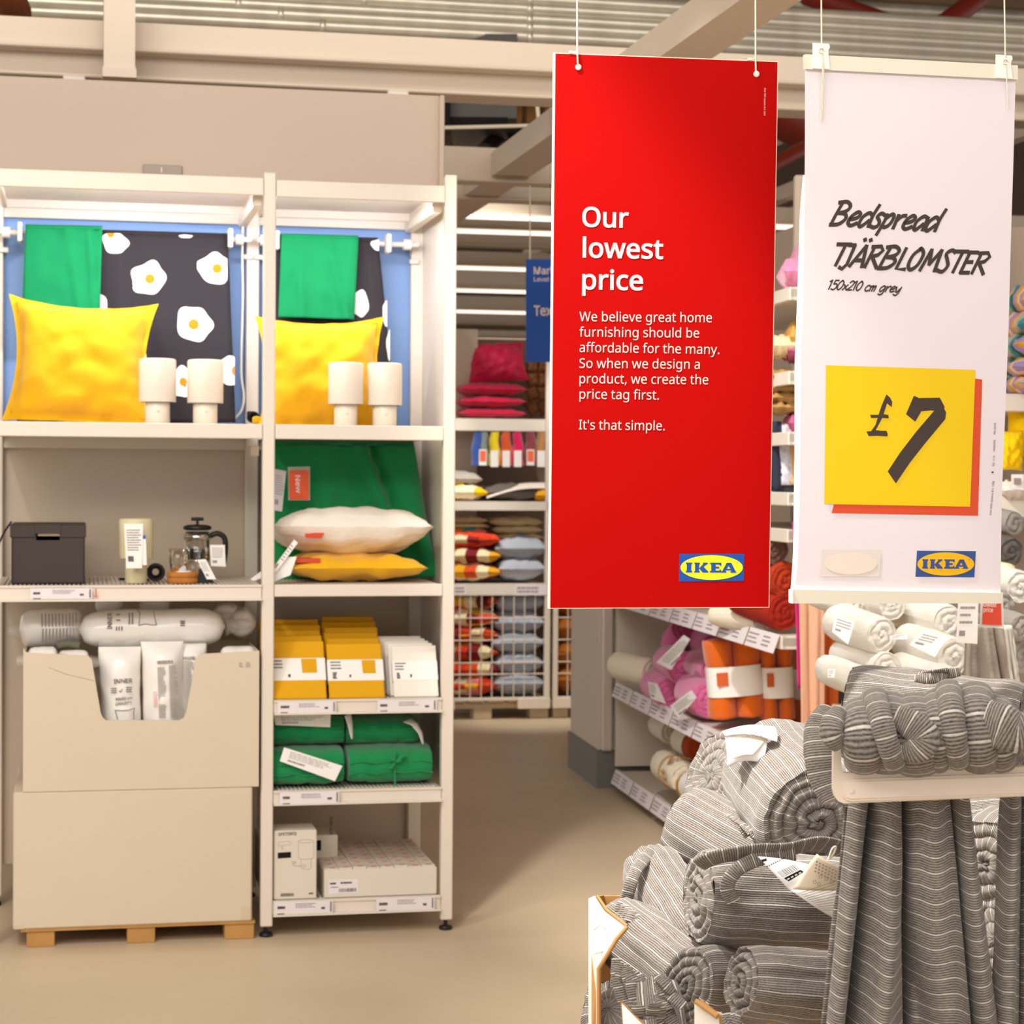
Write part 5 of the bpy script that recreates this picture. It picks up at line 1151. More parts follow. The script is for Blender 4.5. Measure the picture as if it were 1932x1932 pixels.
ol([(568, 1619), (568, 1632), (572, 1637), (584, 1637), (587, 1632), (587, 1619)]); ol([(568, 1631), (556, 1630), (552, 1626), (559, 1624), (556, 1622), (550, 1622)], .0012); ol([(574 + 3 * cos(k * pi / 4), 1630 + 3 * sin(k * pi / 4)) for k in range(9)])
ol([(525, 1584), (548, 1583), (548, 1590), (525, 1591), (525, 1584)], .0006); ol([(529, 1593), (534, 1593), (532, 1599), (531, 1593)], .0006)
mb.build('line_drawing', M_inkg, parent=t)
MB().add([(lx(524), lz_(1615), 0), (lx(549), lz_(1614), 0), (lx(549), lz_(1603), 0), (lx(524), lz_(1604), 0)], [(0, 1, 2, 3)], M=V).build('black_panel', M_black, parent=t)
mb = MB(); fine_print(mb, lx(530), lz_(1687), lx(558), lz_(1681), 2, 0, 5, V, .7); fine_print(mb, lx(583), lz_(1685), lx(592), lz_(1681), 1, 0, 6, V, .7); mb.build('print', M_ink, parent=t)
t, x0, x1, z0, z1 = ubox('carton', 'second lamp carton lying behind the upright one', 490, 637, 1545, 1640, .20, .16, M_cb, zE)
V = vf(.1992); lx2 = lambda px: U.loc(px, 1560, .1992).x; zq = lambda py: z0 + (uz(py, 520, .1992) - uz(1640, 520, .1992))
MB().add([(lx2(595), zq(1574), 0), (lx2(606), zq(1574), 0), (lx2(606), zq(1554), 0), (lx2(595), zq(1555), 0)], [(0, 1, 2, 3)], M=V).build('black_panel', M_black, parent=t)
P_ = Pl(U.m @ Vector((x0, .1992, z0)), U.m @ Vector((x1, .1992, z0)), U.m @ Vector((x0, .1992, z0 - .1))); wprint(t, P_, (('SPETSBOJ', 627, 1574, 627, 1542, 5),), [])
t, x0, x1, z0, z1 = ubox('carton', 'flat open carton packed with small red and white boxes', 612, 824, 1640, 1692, .015, .44, M_cb, zE)
V = vf(.0142)
mb = MB(); q0 = Vector((U.loc(620, 1650, .0142).x, 0, 0)); q1 = Vector((U.loc(676, 1650, .0142).x, 0, 0))
MB().add([(q0.x, z0 + .012, 0), (q1.x, z0 + .012, 0), (q1.x, z0 + .052, 0), (q0.x, z0 + .052, 0)], [(0, 1, 2, 3)], M=vf(.0146)).build('sticker', M_tagp, parent=t)
V2 = vf(.0140); fine_print(mb, q0.x + .004, z0 + .038, q0.x + .026, z0 + .044, 1, 0, 4, V2, .9); fine_print(mb, q0.x + .034, z0 + .038, q1.x - .018, z0 + .046, 1, 0, 2, V2, .6); bars(mb, q0.x + .03, z0 + .016, q1.x - .006, z0 + .026, 0, 4, V2); fine_print(mb, q0.x + .006, z0 + .028, q0.x + .03, z0 + .032, 1, 0, 5, V2, .5)
mb.build('print', M_ink, parent=t)
M_sb = mat('small_box_board', 'd8cdbf', rough=.6); M_sr = mat('small_box_red', 'c4483c', rough=.6)
nx_, ny_ = 8, 7; wx = (x1 - x0 - .006) / nx_; wy = .43 / ny_
for j in range(ny_):
    for i in range(nx_):
        xx = x0 + .003 + wx * i; yy = .022 + wy * j; zt_ = z1 + .004 + .0015 * ((i * 7 + j * 3) % 3)
        b_ = MB().box((xx, yy, z1 - .01), (xx + wx - .0015, yy + wy - .0015, zt_), bev=.001).box((xx + wx * .35, yy + .004, zt_ - .0002), (xx + wx * .75, yy + .012, zt_ + .0004), mi=1)
        b_.build('small_box', [M_sb, M_sr], parent=t)
# ---------------------------------------------------------------- far bay with wire cages, seen in the gap
def harlequin(name, cols, sc=14, skew=.5, bg=None):
    m = bpy.data.materials.new(name); m.use_nodes = True; nt = m.node_tree; L = nt.links.new; b = nt.nodes['Principled BSDF']; b.inputs['Roughness'].default_value = .9
    uv = nt.nodes.new('ShaderNodeUVMap'); sp = nt.nodes.new('ShaderNodeSeparateXYZ'); L(uv.outputs[0], sp.inputs[0])
    def mth(op, a, c=None):
        n = nt.nodes.new('ShaderNodeMath'); n.operation = op
        for i, v in enumerate((a, c)):
            if v is None: continue
            if isinstance(v, (int, float)): n.inputs[i].default_value = v
            else: L(v, n.inputs[i])
        return n.outputs[0]
    y = mth('MULTIPLY', sp.outputs[1], sc); x = mth('ADD', mth('MULTIPLY', sp.outputs[0], sc * .8), mth('MULTIPLY', y, skew))
    cb = nt.nodes.new('ShaderNodeCombineXYZ'); L(mth('FLOOR', x), cb.inputs[0]); L(mth('FLOOR', y), cb.inputs[1])
    wn = nt.nodes.new('ShaderNodeTexWhiteNoise'); wn.noise_dimensions = '2D'; L(cb.outputs[0], wn.inputs['Vector'])
    cr = nt.nodes.new('ShaderNodeValToRGB'); cr.color_ramp.interpolation = 'CONSTANT'; el = cr.color_ramp.elements
    while len(el) > 1: el.remove(el[-1])
    el[0].position = 0; el[0].color = lin(cols[0])
    for i, c in enumerate(cols[1:], 1): e = el.new(i / len(cols)); e.color = lin(c)
    L(wn.outputs['Value'], cr.inputs[0]); L(cr.outputs[0], b.inputs['Base Color']); MATS[name] = m; return m
M_harl = harlequin('harlequin_cotton', ['d8401c', '6a1418', 'e8d8ac', 'e0a010', 'd0480c', '2f8f8c', 'd83c14', 'e8d8ac', 'e88a88', '7a1016', 'e8a818', 'c83210', '8a1c18'], 19)
M_harl2 = harlequin('yellow_harlequin_cotton', ['f0e2c0', 'f5c400', 'f0e2c0', 'e87a20', 'f5d84a'], 14)
M_gb = mat('pale_grey_cotton', 'a9adb8', rough=.85, noise_=.05, nscale=10)
M_mag = mat('magenta_cotton', 'c8003f', rough=.6, sheen=.2, noise_=.08, nscale=8)
M_bge = mat('beige_cover', 'e6d3a8', rough=.85, noise_=.05, nscale=10)
M_cage = mat('cage_white', 'ded0be', rough=.4)
vB = (U.i @ onz(950, 1358, 0)).y
bx = lambda px, py=1200, v=None: U.loc(px, py, vB if v is None else v).x
bz = lambda py, px=950, v=None: U.loc(px, py, vB if v is None else v).z
# partition panel
xa, xb = U.loc(790, 700, vB - .9).x, U.loc(901, 700, vB - .9).x
struct('wall_partition', MB().box((xa, vB + .35, 0), (bx(901, 700, vB + .35), vB + .37, bz(621, 880, vB + .35))), M_beige, fr=U)
# back board
# shelves
sh = thing('shelving_bay', 'far white shelving with cushions seen between the unit and the red sign', 'shelving', U, (bx(780), vB, 0))
for py0, py1, vv in ((1101, 1123, 0), (946, 963, 0), (789, 812, .12)):
    MB().box((bx(780), vB + vv, bz(py1)), (bx(1036), vB + vv + .015, bz(py0))).box((bx(780), vB + vv + .01, bz(py0) - .02), (bx(1036), vB + .6, bz(py0) - .004)).build('shelf', M_white, parent=sh)
MB().box((bx(780), vB + .605, .1), (bx(1150), vB + .62, bz(640, 950, vB + .6))).build('back_board', mat('taupe_board', '8a7464', rough=.8), parent=sh)
MB().box((bx(1028), vB, .1), (bx(1038), vB + .03, 2.2), bev=.002).build('upright', M_white, parent=sh)
for k, (p0, p1) in enumerate(((855, 880), (972, 1034))):
    a = U.loc(p0, 1112, vB - .004); b = U.loc(p1, 1123, vB - .004); MB().box((a.x, vB - .004, b.z), (b.x, vB - .002, bz(1104))).build('shelf_label', M_tagp, parent=sh)
    mb = MB(); fine_print(mb, a.x + .01, b.z + .01, b.x - .01, bz(1106), 2, 0, k, vf(vB - .0045), .6); mb.build('print', M_inkg, parent=sh)
# cages
def cage(lb, p0, p1, wires, hor, baseq):
    t = thing('wire_cage', lb, 'cage', U, (bx(p0), vB, .1), 'wire mesh cages')
    zb, zt_ = bz(1318), bz(1124); x0, x1 = bx(p0), bx(p1)
    mb = MB().box((x0, vB, zb - .012), (x1, vB + .02, zb + .006), bev=.002)
    mb.build('bottom_rail', M_cage, parent=t)
    for pp in baseq: MB().box((bx(pp[0]), vB - .004, bz(1338)), (bx(pp[1]), vB + .03, bz(1318)), bev=.003).build('corner_plate', M_cage, parent=t)
    for x in wires: MB().tube([(bx(x), vB + .008, zb), (bx(x), vB + .008, zt_)], .0032, 6).build('wire', M_cage, parent=t)
    for y in hor: MB().tube([(x0, vB + .004, bz(y)), (x1, vB + .004, bz(y))], .0038, 6).build('wire', M_cage, parent=t)
    return t, x0, x1, zb, zt_
t, cx0, cx1, czb, czt = cage('white wire mesh cage full of patterned and grey cushions', 840, 1034, [848, 868, 888, 909, 929, 949, 970, 990, 1010], [1166, 1208, 1250, 1272], [(978, 1039), (845, 859)])
MB().box((bx(1029), vB - .002, czb - .01), (bx(1038), vB + .03, czt), bev=.002).build('post', M_cage, parent=t)
t, _, _, _, _ = cage('white wire mesh cage with amber cushions beside the grey column', 1044, 1120, [1072, 1096], [1166, 1208, 1250, 1272], [(1044, 1084)])
MB().box((bx(1044), vB - .002, czb - .01), (bx(1053), vB + .03, czt), bev=.002).build('post', M_cage, parent=t)
# pallets
for k, (p0, p1, blocks) in enumerate(((842, 1036, ((897, 931), (1003, 1038))), (1044, 1130, ((1047, 1075),)))):
    t = thing('pallet', ('grey wooden pallet under the wide wire cage', 'grey wooden pallet under the narrow amber cushion cage')[k], 'pallet', U, (bx(p0), vB, 0), 'far pallets')
    for a, b in blocks: MB().box((bx(a), vB + .03, 0), (bx(b), vB + .14, bz(1336)), bev=.003).build('block', M_woodg, parent=t)
    MB().box((bx(p0), vB + .02, bz(1337)), (bx(p1), vB + .12, bz(1328)), bev=.002).build('deck_board', M_woodg, parent=t)
    for j in range(5 if k == 0 else 2):
        MB().box((bx(p0 + 8 + 37 * j), vB + .02, bz(1327)), (bx(p0 + 36 + 37 * j), vB + .6, bz(1321)), bev=.002).build('top_board', M_woodg, parent=t)
# cushions in the cage
zc = czb
def stack(n, p0, p1, y0, y1, m, lbs, group, v=.03, dep=.42, seed0=60, jit=8, ov=1.15):
    hgt = (bz(y0) - bz(y1)) / n
    for k in range(n):
        r = random.Random(seed0 + k)
        flatcush(p0 + r.uniform(-jit, jit), p1 + r.uniform(-jit, jit) * .6, 1200, 1220, vB + v, lbs % (('bottom', 'second', 'third', 'fourth', 'fifth', 'sixth', 'seventh', 'eighth', 'ninth')[k] if k < n - 1 else 'top'), m, seed0 + k, zs=bz(y1) + hgt * k, th=hgt * ov * 1.15, dep=dep, group=group, rz=r.uniform(-3, 3), pinch=.05)
stack(6, 836, 942, 1124, 1318, M_harl, 'harlequin patterned cushion in the wide cage, %s of its pile', 'harlequin cushions in the cage')
stack(5, 936, 1028, 1124, 1318, M_gb, 'pale grey cushion in the wide cage, %s of its pile', 'pale grey cushions in the cage', seed0=80)
stack(4, 1052, 1140, 1124, 1318, mat('amber_cotton', 'a8600c', rough=.8), 'amber cushion in the narrow cage, %s of its pile', 'amber cushions in the narrow cage', seed0=90, jit=3)
# on the shelf over the cage
zs1 = bz(1101) - .004
stack(3, 838, 946, 1008, 1100, M_harl, 'harlequin patterned cushion on the far shelf, %s of three', 'harlequin cushions on the far shelf', seed0=100, v=.02)
stack(2, 934, 1032, 1022, 1100, M_gb, 'pale grey cushion on the far shelf, %s of two', 'pale grey cushions on the far shelf', seed0=105, v=.03)
for k, (p0, p1, y0, y1, mm, lb) in enumerate(((845, 925, 988, 999, M_bge, 'lower folded beige cover on the left of the far shelf'), (848, 922, 976, 988, M_bge, 'upper folded beige cover on the left of the far shelf'), (935, 1030, 1008, 1022, M_bge, 'lowest folded beige cover on the right of the far shelf'), (932, 1026, 993, 1008, M_bge, 'middle folded beige cover on the right of the far shelf'),
                                             (926, 1028, 977, 993, M_bge, 'top folded beige cover on the right of the far shelf'), (880, 930, 1000, 1012, mat('brown_cover', '6a574e', rough=.9), 'dark brown folded cover under the beige ones on the far shelf'))):
    v = vB + .12; a = U.loc(p0, y0, v); b = U.loc(p1, y1, v); w_ = b.x - a.x; h_ = a.z - b.z
    mb = MB(); M = Matrix.Translation(((a.x + b.x) / 2, v + .18, (a.z + b.z) / 2)) @ Matrix.Rotation(pi / 2, 4, 'X'); pillow(mb, w_, .36, h_ * 1.1, M=M, pinch=.02, n=14, wr=.004, seed=k)
    mb.build('folded_cover', mm, fr=U, o=((a.x + b.x) / 2, v + .18, b.z), label=lb, cat='cover', group='folded covers on the far shelf')
flatcush(836, 922, 912, 946, vB + .02, 'yellow and cream patterned cushion on the upper far shelf', M_harl2, 121, zs=bz(946), dep=.4)
flatcush(836, 912, 890, 918, vB + .06, 'grey cushion on top of the yellow patterned one', mat('mid_grey_cotton', 'b0a8a0', rough=.85), 122, zs=bz(918), dep=.4)
flatcush(915, 1060, 910, 946, vB + .03, 'black and white cushion on the upper far shelf beside the red sign', mat('charcoal_back', '6a625c', rough=.85), 123, zs=bz(946), dep=.42)
a = U.loc(922, 925, vB + .06)
MB().grid(lambda u, w2: U.loc(918 + 125 * u, 930 - 19 * sin(min(1, u * 1.4) * pi / 2) + 10 * w2, vB + .02 + .1 * (1 - w2)), 12, 4).build('white_cover', M_ws, fr=U, o=a, label='white cover folded over the black and white cushion', cat='cover', mods=[('solid', .006)])
flatcush(1012, 1060, 922, 946, vB + .0, 'small orange yellow cushion end beside the red sign edge', mat('amber_yellow', 'eda510', rough=.8), 124, zs=bz(946), dep=.2)
# hanging samples
hang = (('blue', '2a4fa0', 903, 0), ('grey green', '7e8a86', 913, 2), ('yellow', 'efd400', 935, 1), ('orange', 'd9541c', 957, 1), ('magenta', 'e0005c', 979, 1), ('dark rose', '8c3a44', 1003, 2), ('tan', 'b5824a', 1023, 1), ('tan', 'b5824a', 1040, 1))
for k, (cn, cc_, px, tg_) in enumerate(hang):
    v = vB + .10; p0 = U.loc(px - 11, 815, v); p1 = U.loc(px + 11, 878, v)
    t = thing('hanging_cover', '%s cushion cover hanging in the sample row under the magenta cushions%s' % (cn, ', rightmost' if k == 7 else ''), 'cover', U, ((p0.x + p1.x) / 2, v, p0.z), 'hanging cushion covers')
    def fn(u, w2, k=k, p0=p0, p1=p1, v=v):
        a_ = u * 2 * pi; w_ = (p1.x - p0.x) * (.35 + .2 * w2); return Vector(((p0.x + p1.x) / 2 + cos(a_) * w_ + .004 * sin(w2 * 9 + k), v + .04 + sin(a_) * .05, p0.z + (p1.z - p0.z) * w2))
    MB().grid(fn, 14, 10).build('cover', mat(cn.replace(' ', '_') + '_sample', cc_, rough=.7, sheen=.3), parent=t)
    if tg_:
        q0 = U.loc(px - 9, 850 if tg_ == 1 else 848, v - .03); q1 = U.loc(px + 5, 881 if tg_ == 1 else 878, v - .03)
        MB().box((q0.x, v - .03, q1.z), (q1.x, v - .028, q0.z)).build('tag', M_paper, parent=t)
        if tg_ == 2: MB().box((q0.x + .004, v - .031, q1.z + .02), (q1.x - .004, v - .0302, q0.z - .006)).build('orange_field', mat('tag_orange2', 'ef7048', rough=.6), parent=t)
# magenta cushions
for k, (p1, y0, y1, lb) in enumerate(((994, 768, 789, 'lowest magenta cushion of the stack on the far top shelf'), (994, 745, 768, 'second magenta cushion of the stack on the far top shelf'), (997, 719, 746, 'third magenta cushion of the stack on the far top shelf'))):
    flatcush(868, p1, y0, y1, vB + .16, lb, M_mag, 130 + k, zs=bz(y1, 950, vB + .16), dep=.40, group='magenta cushions')
cushion(880, 645, 993, 722, vB + .38, 'topmost magenta cushion, standing above the stack', M_mag, 140, lean=20, tilt=-4, th=.14, flange=0, pinch=.08, group='magenta cushions')
for i in range(2):
    for j in range(4):
        c = U.loc(1004 + 22 * i, 690 + 26 * j, vB + .40)
        mb = MB(); pillow(mb, .075, .09, .06, M=Matrix.Translation(c) @ Matrix.Rotation(.2 * (i - j), 4, 'Y'), pinch=.1, n=12, seed=i + j)
        mb.build('rolled_textile', mat('brown_gold_textile', '7a4a24', rough=.6, noise_=.5, nscale=18), fr=U, o=c, label='small brown gold textile by the red sign, %s column, %s from top' % (('left', 'right')[i], ('first', 'second', 'third', 'fourth')[j]), cat='textile', group='brown and gold textiles')
# ---------------------------------------------------------------- gondola with coloured throws
ga = radians(-81); G = Fr((.459, 8.4, 0), ga)
gz = lambda px, py, v=0: G.loc(px, py, v).z
gx = lambda px, py, v=0: G.loc(px, py, v).x
g = thing('gondola_shelving', 'white aisle shelving with rolled throws between the grey column and the hanging blankets', 'shelving', G, (0, 0, 0))
zg1, zg2, zg3 = gz(1178, 1462) + .0, gz(1180, 1296), gz(1290, 1150)
xe1, xe3 = gx(1366, 1385), gx(1477, 1192)
struct('wall_column', MB().box((-.83, -.06, .16), (-.2, .7, 2.3)).box((-.2, .30, .16), (-.19, .7, 2.3)), mat('column_white', 'd6c9b8', rough=.5), fr=G)
struct('trim_plinth', MB().box((-.84, -.07, 0), (-.19, .7, .16)), M_grey, fr=G)
MB().box((-.2, -.055, .16), (-.15, -.01, 2.2), bev=.006).build('end_post', mat('satin_post', 'd8ccc0', rough=.3, metal=.2), parent=g)
MB().box((-.15, .0, .10), (-.13, .62, 2.2)).build('side_panel', M_white, parent=g)
MB().box((-.15, .60, .05), (xe3 + .05, .63, 2.3)).build('back_panel', M_beige, parent=g)
def gshelf(z, x0, x1, dep=.6, lab=True):
    MB().box((x0, .0, z - .03), (x1, dep, z - .006)).box((x0, -.004, z - .04), (x1, .012, z), bev=.002).box((x1 - .012, 0, z - .04), (x1, dep, z), bev=.002).build('shelf', M_white, parent=g)
    n = max(1, int((x1 - x0) / .31)) if z < 1 else 0
    for k in range(n):
        xx = x0 + (x1 - x0) * k / n
        M = Matrix.Translation((0, -.006, z + .004)) @ Matrix.Rotation(radians(-20), 4, 'X')
        l = MB().box((xx + .01, -.002, -.06), (xx + (x1 - x0) / n - .01, 0, 0), M=M).build('label_strip', M_tagp, parent=g)
        mb = MB(); V = M @ vf(-.0026); fine_print(mb, xx + .02, -.05, xx + .14, -.01, 3, 0, k, V, .4); fine_print(mb, xx + .18, -.05, xx + .27, -.01, 3, 0, k + 5, V, .4); mb.build('print', M_inkg, parent=l)
gshelf(zg1, -.10, xe1 + .1); gshelf(zg2, -.10, xe1); gshelf(zg3, -.10, xe3)
for k in range(2): MB().lathe([(.012, 0), (.016, .02), (.01, zg1 - .04)], c=(.1 + 1.2 * k, .08, 0), n=10).build('foot', M_dark, parent=g)
for z in (1.15, 1.26, 1.44, 1.62, 1.87): gshelf(z, xe1 - .6, xe3 + .05)
M_pink = mat('pink_fleece', 'd8689c', rough=.95, sheen=.4, bump=.2, bscale=150); M_pinkd = mat('deep_pink_fleece', 'a8246a', rough=.95, sheen=.3)
M_creamr = mat('cream_knit', 'eadfca', rough=.95, bump=.3, bscale=120); M_rust = mat('rust_fleece', 'b0411a', rough=.9); M_orange = mat('orange_fleece', 'dc6400', rough=.9, sheen=.35, bump=.2, bscale=150)
M_mustr = mat('mustard_fleece', 'b98a10', rough=.9, bump=.2, bscale=150); M_redr = mat('brick_red_fleece', '9c1c06', rough=.9, bump=.2, bscale=150); M_peach = mat('peach_fleece', 'e0a98a', rough=.95, bump=.2, bscale=150)
def throwroll(A, B, R, lb, m, seed, group, name='rolled_throw', pitch=.02, cat='throw', band=None, sq=1.0, nx=14, amp=.007, taper=0, res=36, nr=12):
    t = thing(name, lb, cat, W0, A, group); M = axisM(A, B, seed * .7)
    mb = MB(); roll(mb, (B - A).length, R, seed=seed, pitch=pitch, M=M, nphi=res, nx=nx, nr=nr, wr=.003, amp=amp, sq=sq, taper=taper); mb.build('rolled_cloth', m, parent=t)
    if band:
        L = (B - A).length; MB().grid(lambda u, w2: Vector((L * (band[0] + (band[1] - band[0]) * u), cos(w2 * 2 * pi) * (R + .003) * sq, sin(w2 * 2 * pi) * (R + .003) / sqrt(sq))), 4, 30, M=M).build('paper_band', band[2], parent=t)
    return t, M
def G_at(px, py, v): return G.m @ G.loc(px, py, v)
gp = 'rolled pink throws on the gondola'
for k, (ax, ay, bx_, by_, v, R, lb) in enumerate(((1342, 1182, 1292, 1170, .22, .046, 'topmost pink rolled throw with a dark wound end'), (1272, 1216, 1290, 1200, .12, .050, 'left pink roll in the second layer of the pile'), (1352, 1222, 1318, 1208, .20, .050, 'right pink roll in the second layer of the pile'),
        (1290, 1262, 1245, 1244, .06, .052, 'left pink roll in the third layer with a white tag'), (1352, 1268, 1304, 1252, .10, .050, 'right pink roll in the third layer beside the orange bundle'), (1262, 1308, 1226, 1290, .02, .048, 'lower left pink roll with a curled tag over the shelf edge'), (1338, 1322, 1278, 1300, .04, .056, 'lowest pink roll with a clear spiral end and a hanging tag'))):
    R *= 1.2; A = G_at(ax, ay, v); B = G_at(bx_, by_, v); d = (B - A).normalized(); B = A + d * .22 + Vector((0, .12, 0))
    throwroll(A, B, R, lb, M_pink, k + 3, gp)
A = G_at(1230, 1268, .03); B = A + Vector((-.13, .17, .012)); throwroll(A, B, .055, 'cream rolled throw at the far end of the middle shelf', M_creamr, 2, 'cream rolled throws')
for k, q in enumerate((((1238, 1250, -.03), (1290, 1198, -.03), (1302, 1206, -.03), (1266, 1264, -.03)), ((1222, 1286, -.04), (1240, 1290, -.04), (1256, 1328, -.04), (1228, 1318, -.04)), ((1264, 1332, -.05), (1304, 1302, -.05), (1314, 1316, -.05), (1280, 1356, -.05)))):
    tagcard('care_tag', q, 0, ('white care tag across the third layer of pink rolls', 'curled care tag on the lower left pink roll', 'white care tag hanging from the lowest pink roll')[k], pm=M_inkg, rows=5, seed=k, fr=G, group='gondola care tags')
# orange upright bundles
def bundle(px0, px1, py0, py1, v, lb, tilt):
    c = G_at((px0 + px1) / 2, py1, v); sc = F / c.y; w_ = (px1 - px0) / sc; h_ = (py1 - py0) / sc
    t = thing('folded_throw', lb, 'throw', W0, (c.x, c.y, G_z(c)), 'orange folded throws'); M = Matrix.Translation((c.x, c.y + .08, c.z)) @ Matrix.Rotation(radians(-tilt), 4, 'Y')
    for j in (-1, 1):
        def fn(u, w2, j=j):
            a_ = u * 2 * pi; z = w2; e = min(1, (w2 * 26) ** .4, ((1 - w2) * 26) ** .4); s_ = 1 - .13 * math.exp(-((w2 - .5) / .22) ** 2)
            return Vector((j * w_ * .25 * s_ + cos(a_) * w_ * .26 * e * s_, sin(a_) * .075 * e * s_, h_ * z + .003 * nz((cos(a_), sin(a_), w2 * 5), 1.5, j)))
        MB().grid(fn, 24, 24, M=M).build('rolled_half', M_orange, parent=t)
    def fb(u, w2):
        a_ = u * 2 * pi; return Vector((math.copysign(abs(cos(a_)) ** .75, cos(a_)) * w_ * .485, math.copysign(abs(sin(a_)) ** .6, sin(a_)) * .080, h_ * (.30 + .36 * w2)))
    MB().grid(fb, 30, 4, M=M).build('paper_band', M_paper, parent=t)
    MB().box((-w_ * .34, -.0825, h_ * .44), (-w_ * .14, -.0805, h_ * .60), M=M).build('orange_mark', mat('band_orange', 'd2622e', rough=.7), parent=t)
    return t
def G_z(c): return c.z
bundle(1341, 1450, 1203, 1362, .08, 'orange fleece throw in a white paper band, largest, at the front', 5)
bundle(1440, 1506, 1205, 1366, .22, 'orange fleece throw in a white paper band, second from the front', 3)
bundle(1502, 1560, 1210, 1368, .40, 'orange fleece throw in a white paper band, half hidden by the peach hanging throw', 2)
# bottom shelf
for k, (ax, ay, bx_, by_, v, R, m, lb, bd) in enumerate(((1268, 1382, 1222, 1358, .16, .050, M_creamr, 'cream roll at the back left of the lowest shelf', None), (1322, 1412, 1268, 1388, .12, .056, M_rust, 'rust roll in a cream band on the lowest shelf', (.25, .98, M_creamr)),
        (1290, 1466, 1196, 1412, .03, .058, M_creamr, 'long cream roll with a fringed wrap on the lowest shelf', None), (1330, 1484, 1272, 1492, .02, .052, M_mustr, 'mustard roll with a white band at the front of the lowest shelf', (.2, .7, M_paper)), (1345, 1440, 1312, 1430, .16, .055, M_mustr, 'mustard roll behind the grey blankets on the lowest shelf', None))):
    A = G_at(ax, ay, v); B = G_at(bx_, by_, v) ; B = A + (B - A).normalized() * (.30 if k == 2 else .22) + Vector((0, .06, 0))
    t, M = throwroll(A, B, R, lb, m, k + 11, 'rolled throws on the lowest gondola shelf', band=bd)
    if k == 2:
        r = random.Random(4); L = (B - A).length
        for j in range(26):
            x = L * .12 + r.uniform(-.02, .05) ; a_ = r.uniform(-.3, 2.6) + pi; p = M @ Vector((x, cos(a_) * R, sin(a_) * R)); q = M @ Vector((x + r.uniform(-.03, .03), cos(a_ + .25) * (R + .012), sin(a_ + .25) * (R + .012)))
            MB().tube([p, (p + q) / 2 + Vector((0, 0, .004)), q], .0028, 4).build('tassel', mat('straw_fringe', 'b99468', rough=.9), parent=t)
        MB().tube([M @ Vector((L * .42, cos(a_) * (R + .004), sin(a_) * (R + .004))) for a_ in [i * pi / 12 for i in range(24)]], .004, 5, closed=True).build('twine', mat('straw_fringe', 'b99468'), parent=t)
# red rolls over the top shelf
for k, (ax, ay, R, m, lb) in enumerate(((1480, 1155, .060, M_redr, 'dark red rolled throw low in the gap under the white sign, lower of two'), (1484, 1096, .058, mat('light_brick_fleece', 'ac3210', rough=.9), 'orange red rolled throw in the gap between the signs, upper of two'), (1462, 1038, .05, mat('brown_fleece', '6b4a3e', rough=.9), 'brown rolled throw above the red ones'))):
    A = at(ax, ay, 6.3); throwroll(A, A + Vector((-.10, .30, .03)), R, lb, m, k + 21, 'red rolled throws')
A = at(1438, 1172, 6.5); throwroll(A, A + Vector((-.12, .26, 0)), .036, 'white and rust roll just under the red sign', M_creamr, 24, 'red rolled throws')
A = at(1450, 1075, 6.5); throwroll(A, A + Vector((-.1, .2, 0)), .05, 'white roll beside the orange red one', M_creamr, 25, 'red rolled throws')
# hanging throws at the near end
for k, (x0, x1, x2, x3, y0, y1, Y, m, lb) in enumerate(((1496, 1512, 1505, 1521, 985, 1300, 6.08, mat('magenta_fleece', 'c8307a', rough=.9), 'narrow magenta throw hanging behind the white sign'), (1508, 1556, 1512, 1556, 1120, 1392, 6.05, M_peach, 'peach ribbed throw hanging beside the orange bundles'),
        (1552, 1584, 1552, 1580, 1120, 1390, 6.12, M_orange, 'orange throw hanging between the peach one and the pale rolls'), (1582, 1600, 1580, 1592, 1110, 1180, 6.15, mat('amber_fleece', 'ee8a10', rough=.9), 'narrow amber strip of throw hanging by the pale rolls'))):
    mb = MB(); cloth(mb, at(x0, y0, Y), at(x1, y0, Y), at(x3, y1, Y), at(x2, y1, Y), 14, 20, folds=((.35, .05, .08, -.012, .5), (.7, -.1, .07, .012, .4)), seed=k, wr=.004); 
    mb.build('hanging_throw', m, o=at(x0, y0, Y), label=lb, cat='throw', group='hanging throws at the gondola end', mods=[('solid', .006)])
# upper levels visible beside the white sign
def blob(px, py, Y, wpx, hpx, lb, m, seed, group=None, dep=.2, name='cushion', cat='cushion', rot=0, pinch=.04, th=None):
    c = at(px, py, Y); s = Y / F; t = thing(name, lb, cat, W0, c - Vector((0, 0, hpx * s / 2)), group); mb = MB()
    pillow(mb, wpx * s, dep, th or hpx * s, M=Matrix.Translation(c) @ Matrix.Rotation(rot, 4, 'Y') @ Matrix.Rotation(pi / 2, 4, 'X'), pinch=pinch, n=18, seed=seed, wr=.006); mb.build('cushion_cover', m, parent=t); return t
M_plush = mat('pale_pink_plush', 'f08ab4', rough=.9, sheen=.5)
blob(1508, 518, 6.2, 74, 62, 'pale pink plush cushion on top of the gondola, larger', M_plush, 1, 'pink plush cushions'); blob(1520, 482, 6.25, 46, 42, 'pale pink plush cushion on top of the gondola, behind the larger', M_plush, 2, 'pink plush cushions')
M_brn = mat('brown_cream_cotton', 'b08850', rough=.85, noise_=.55, nscale=14)
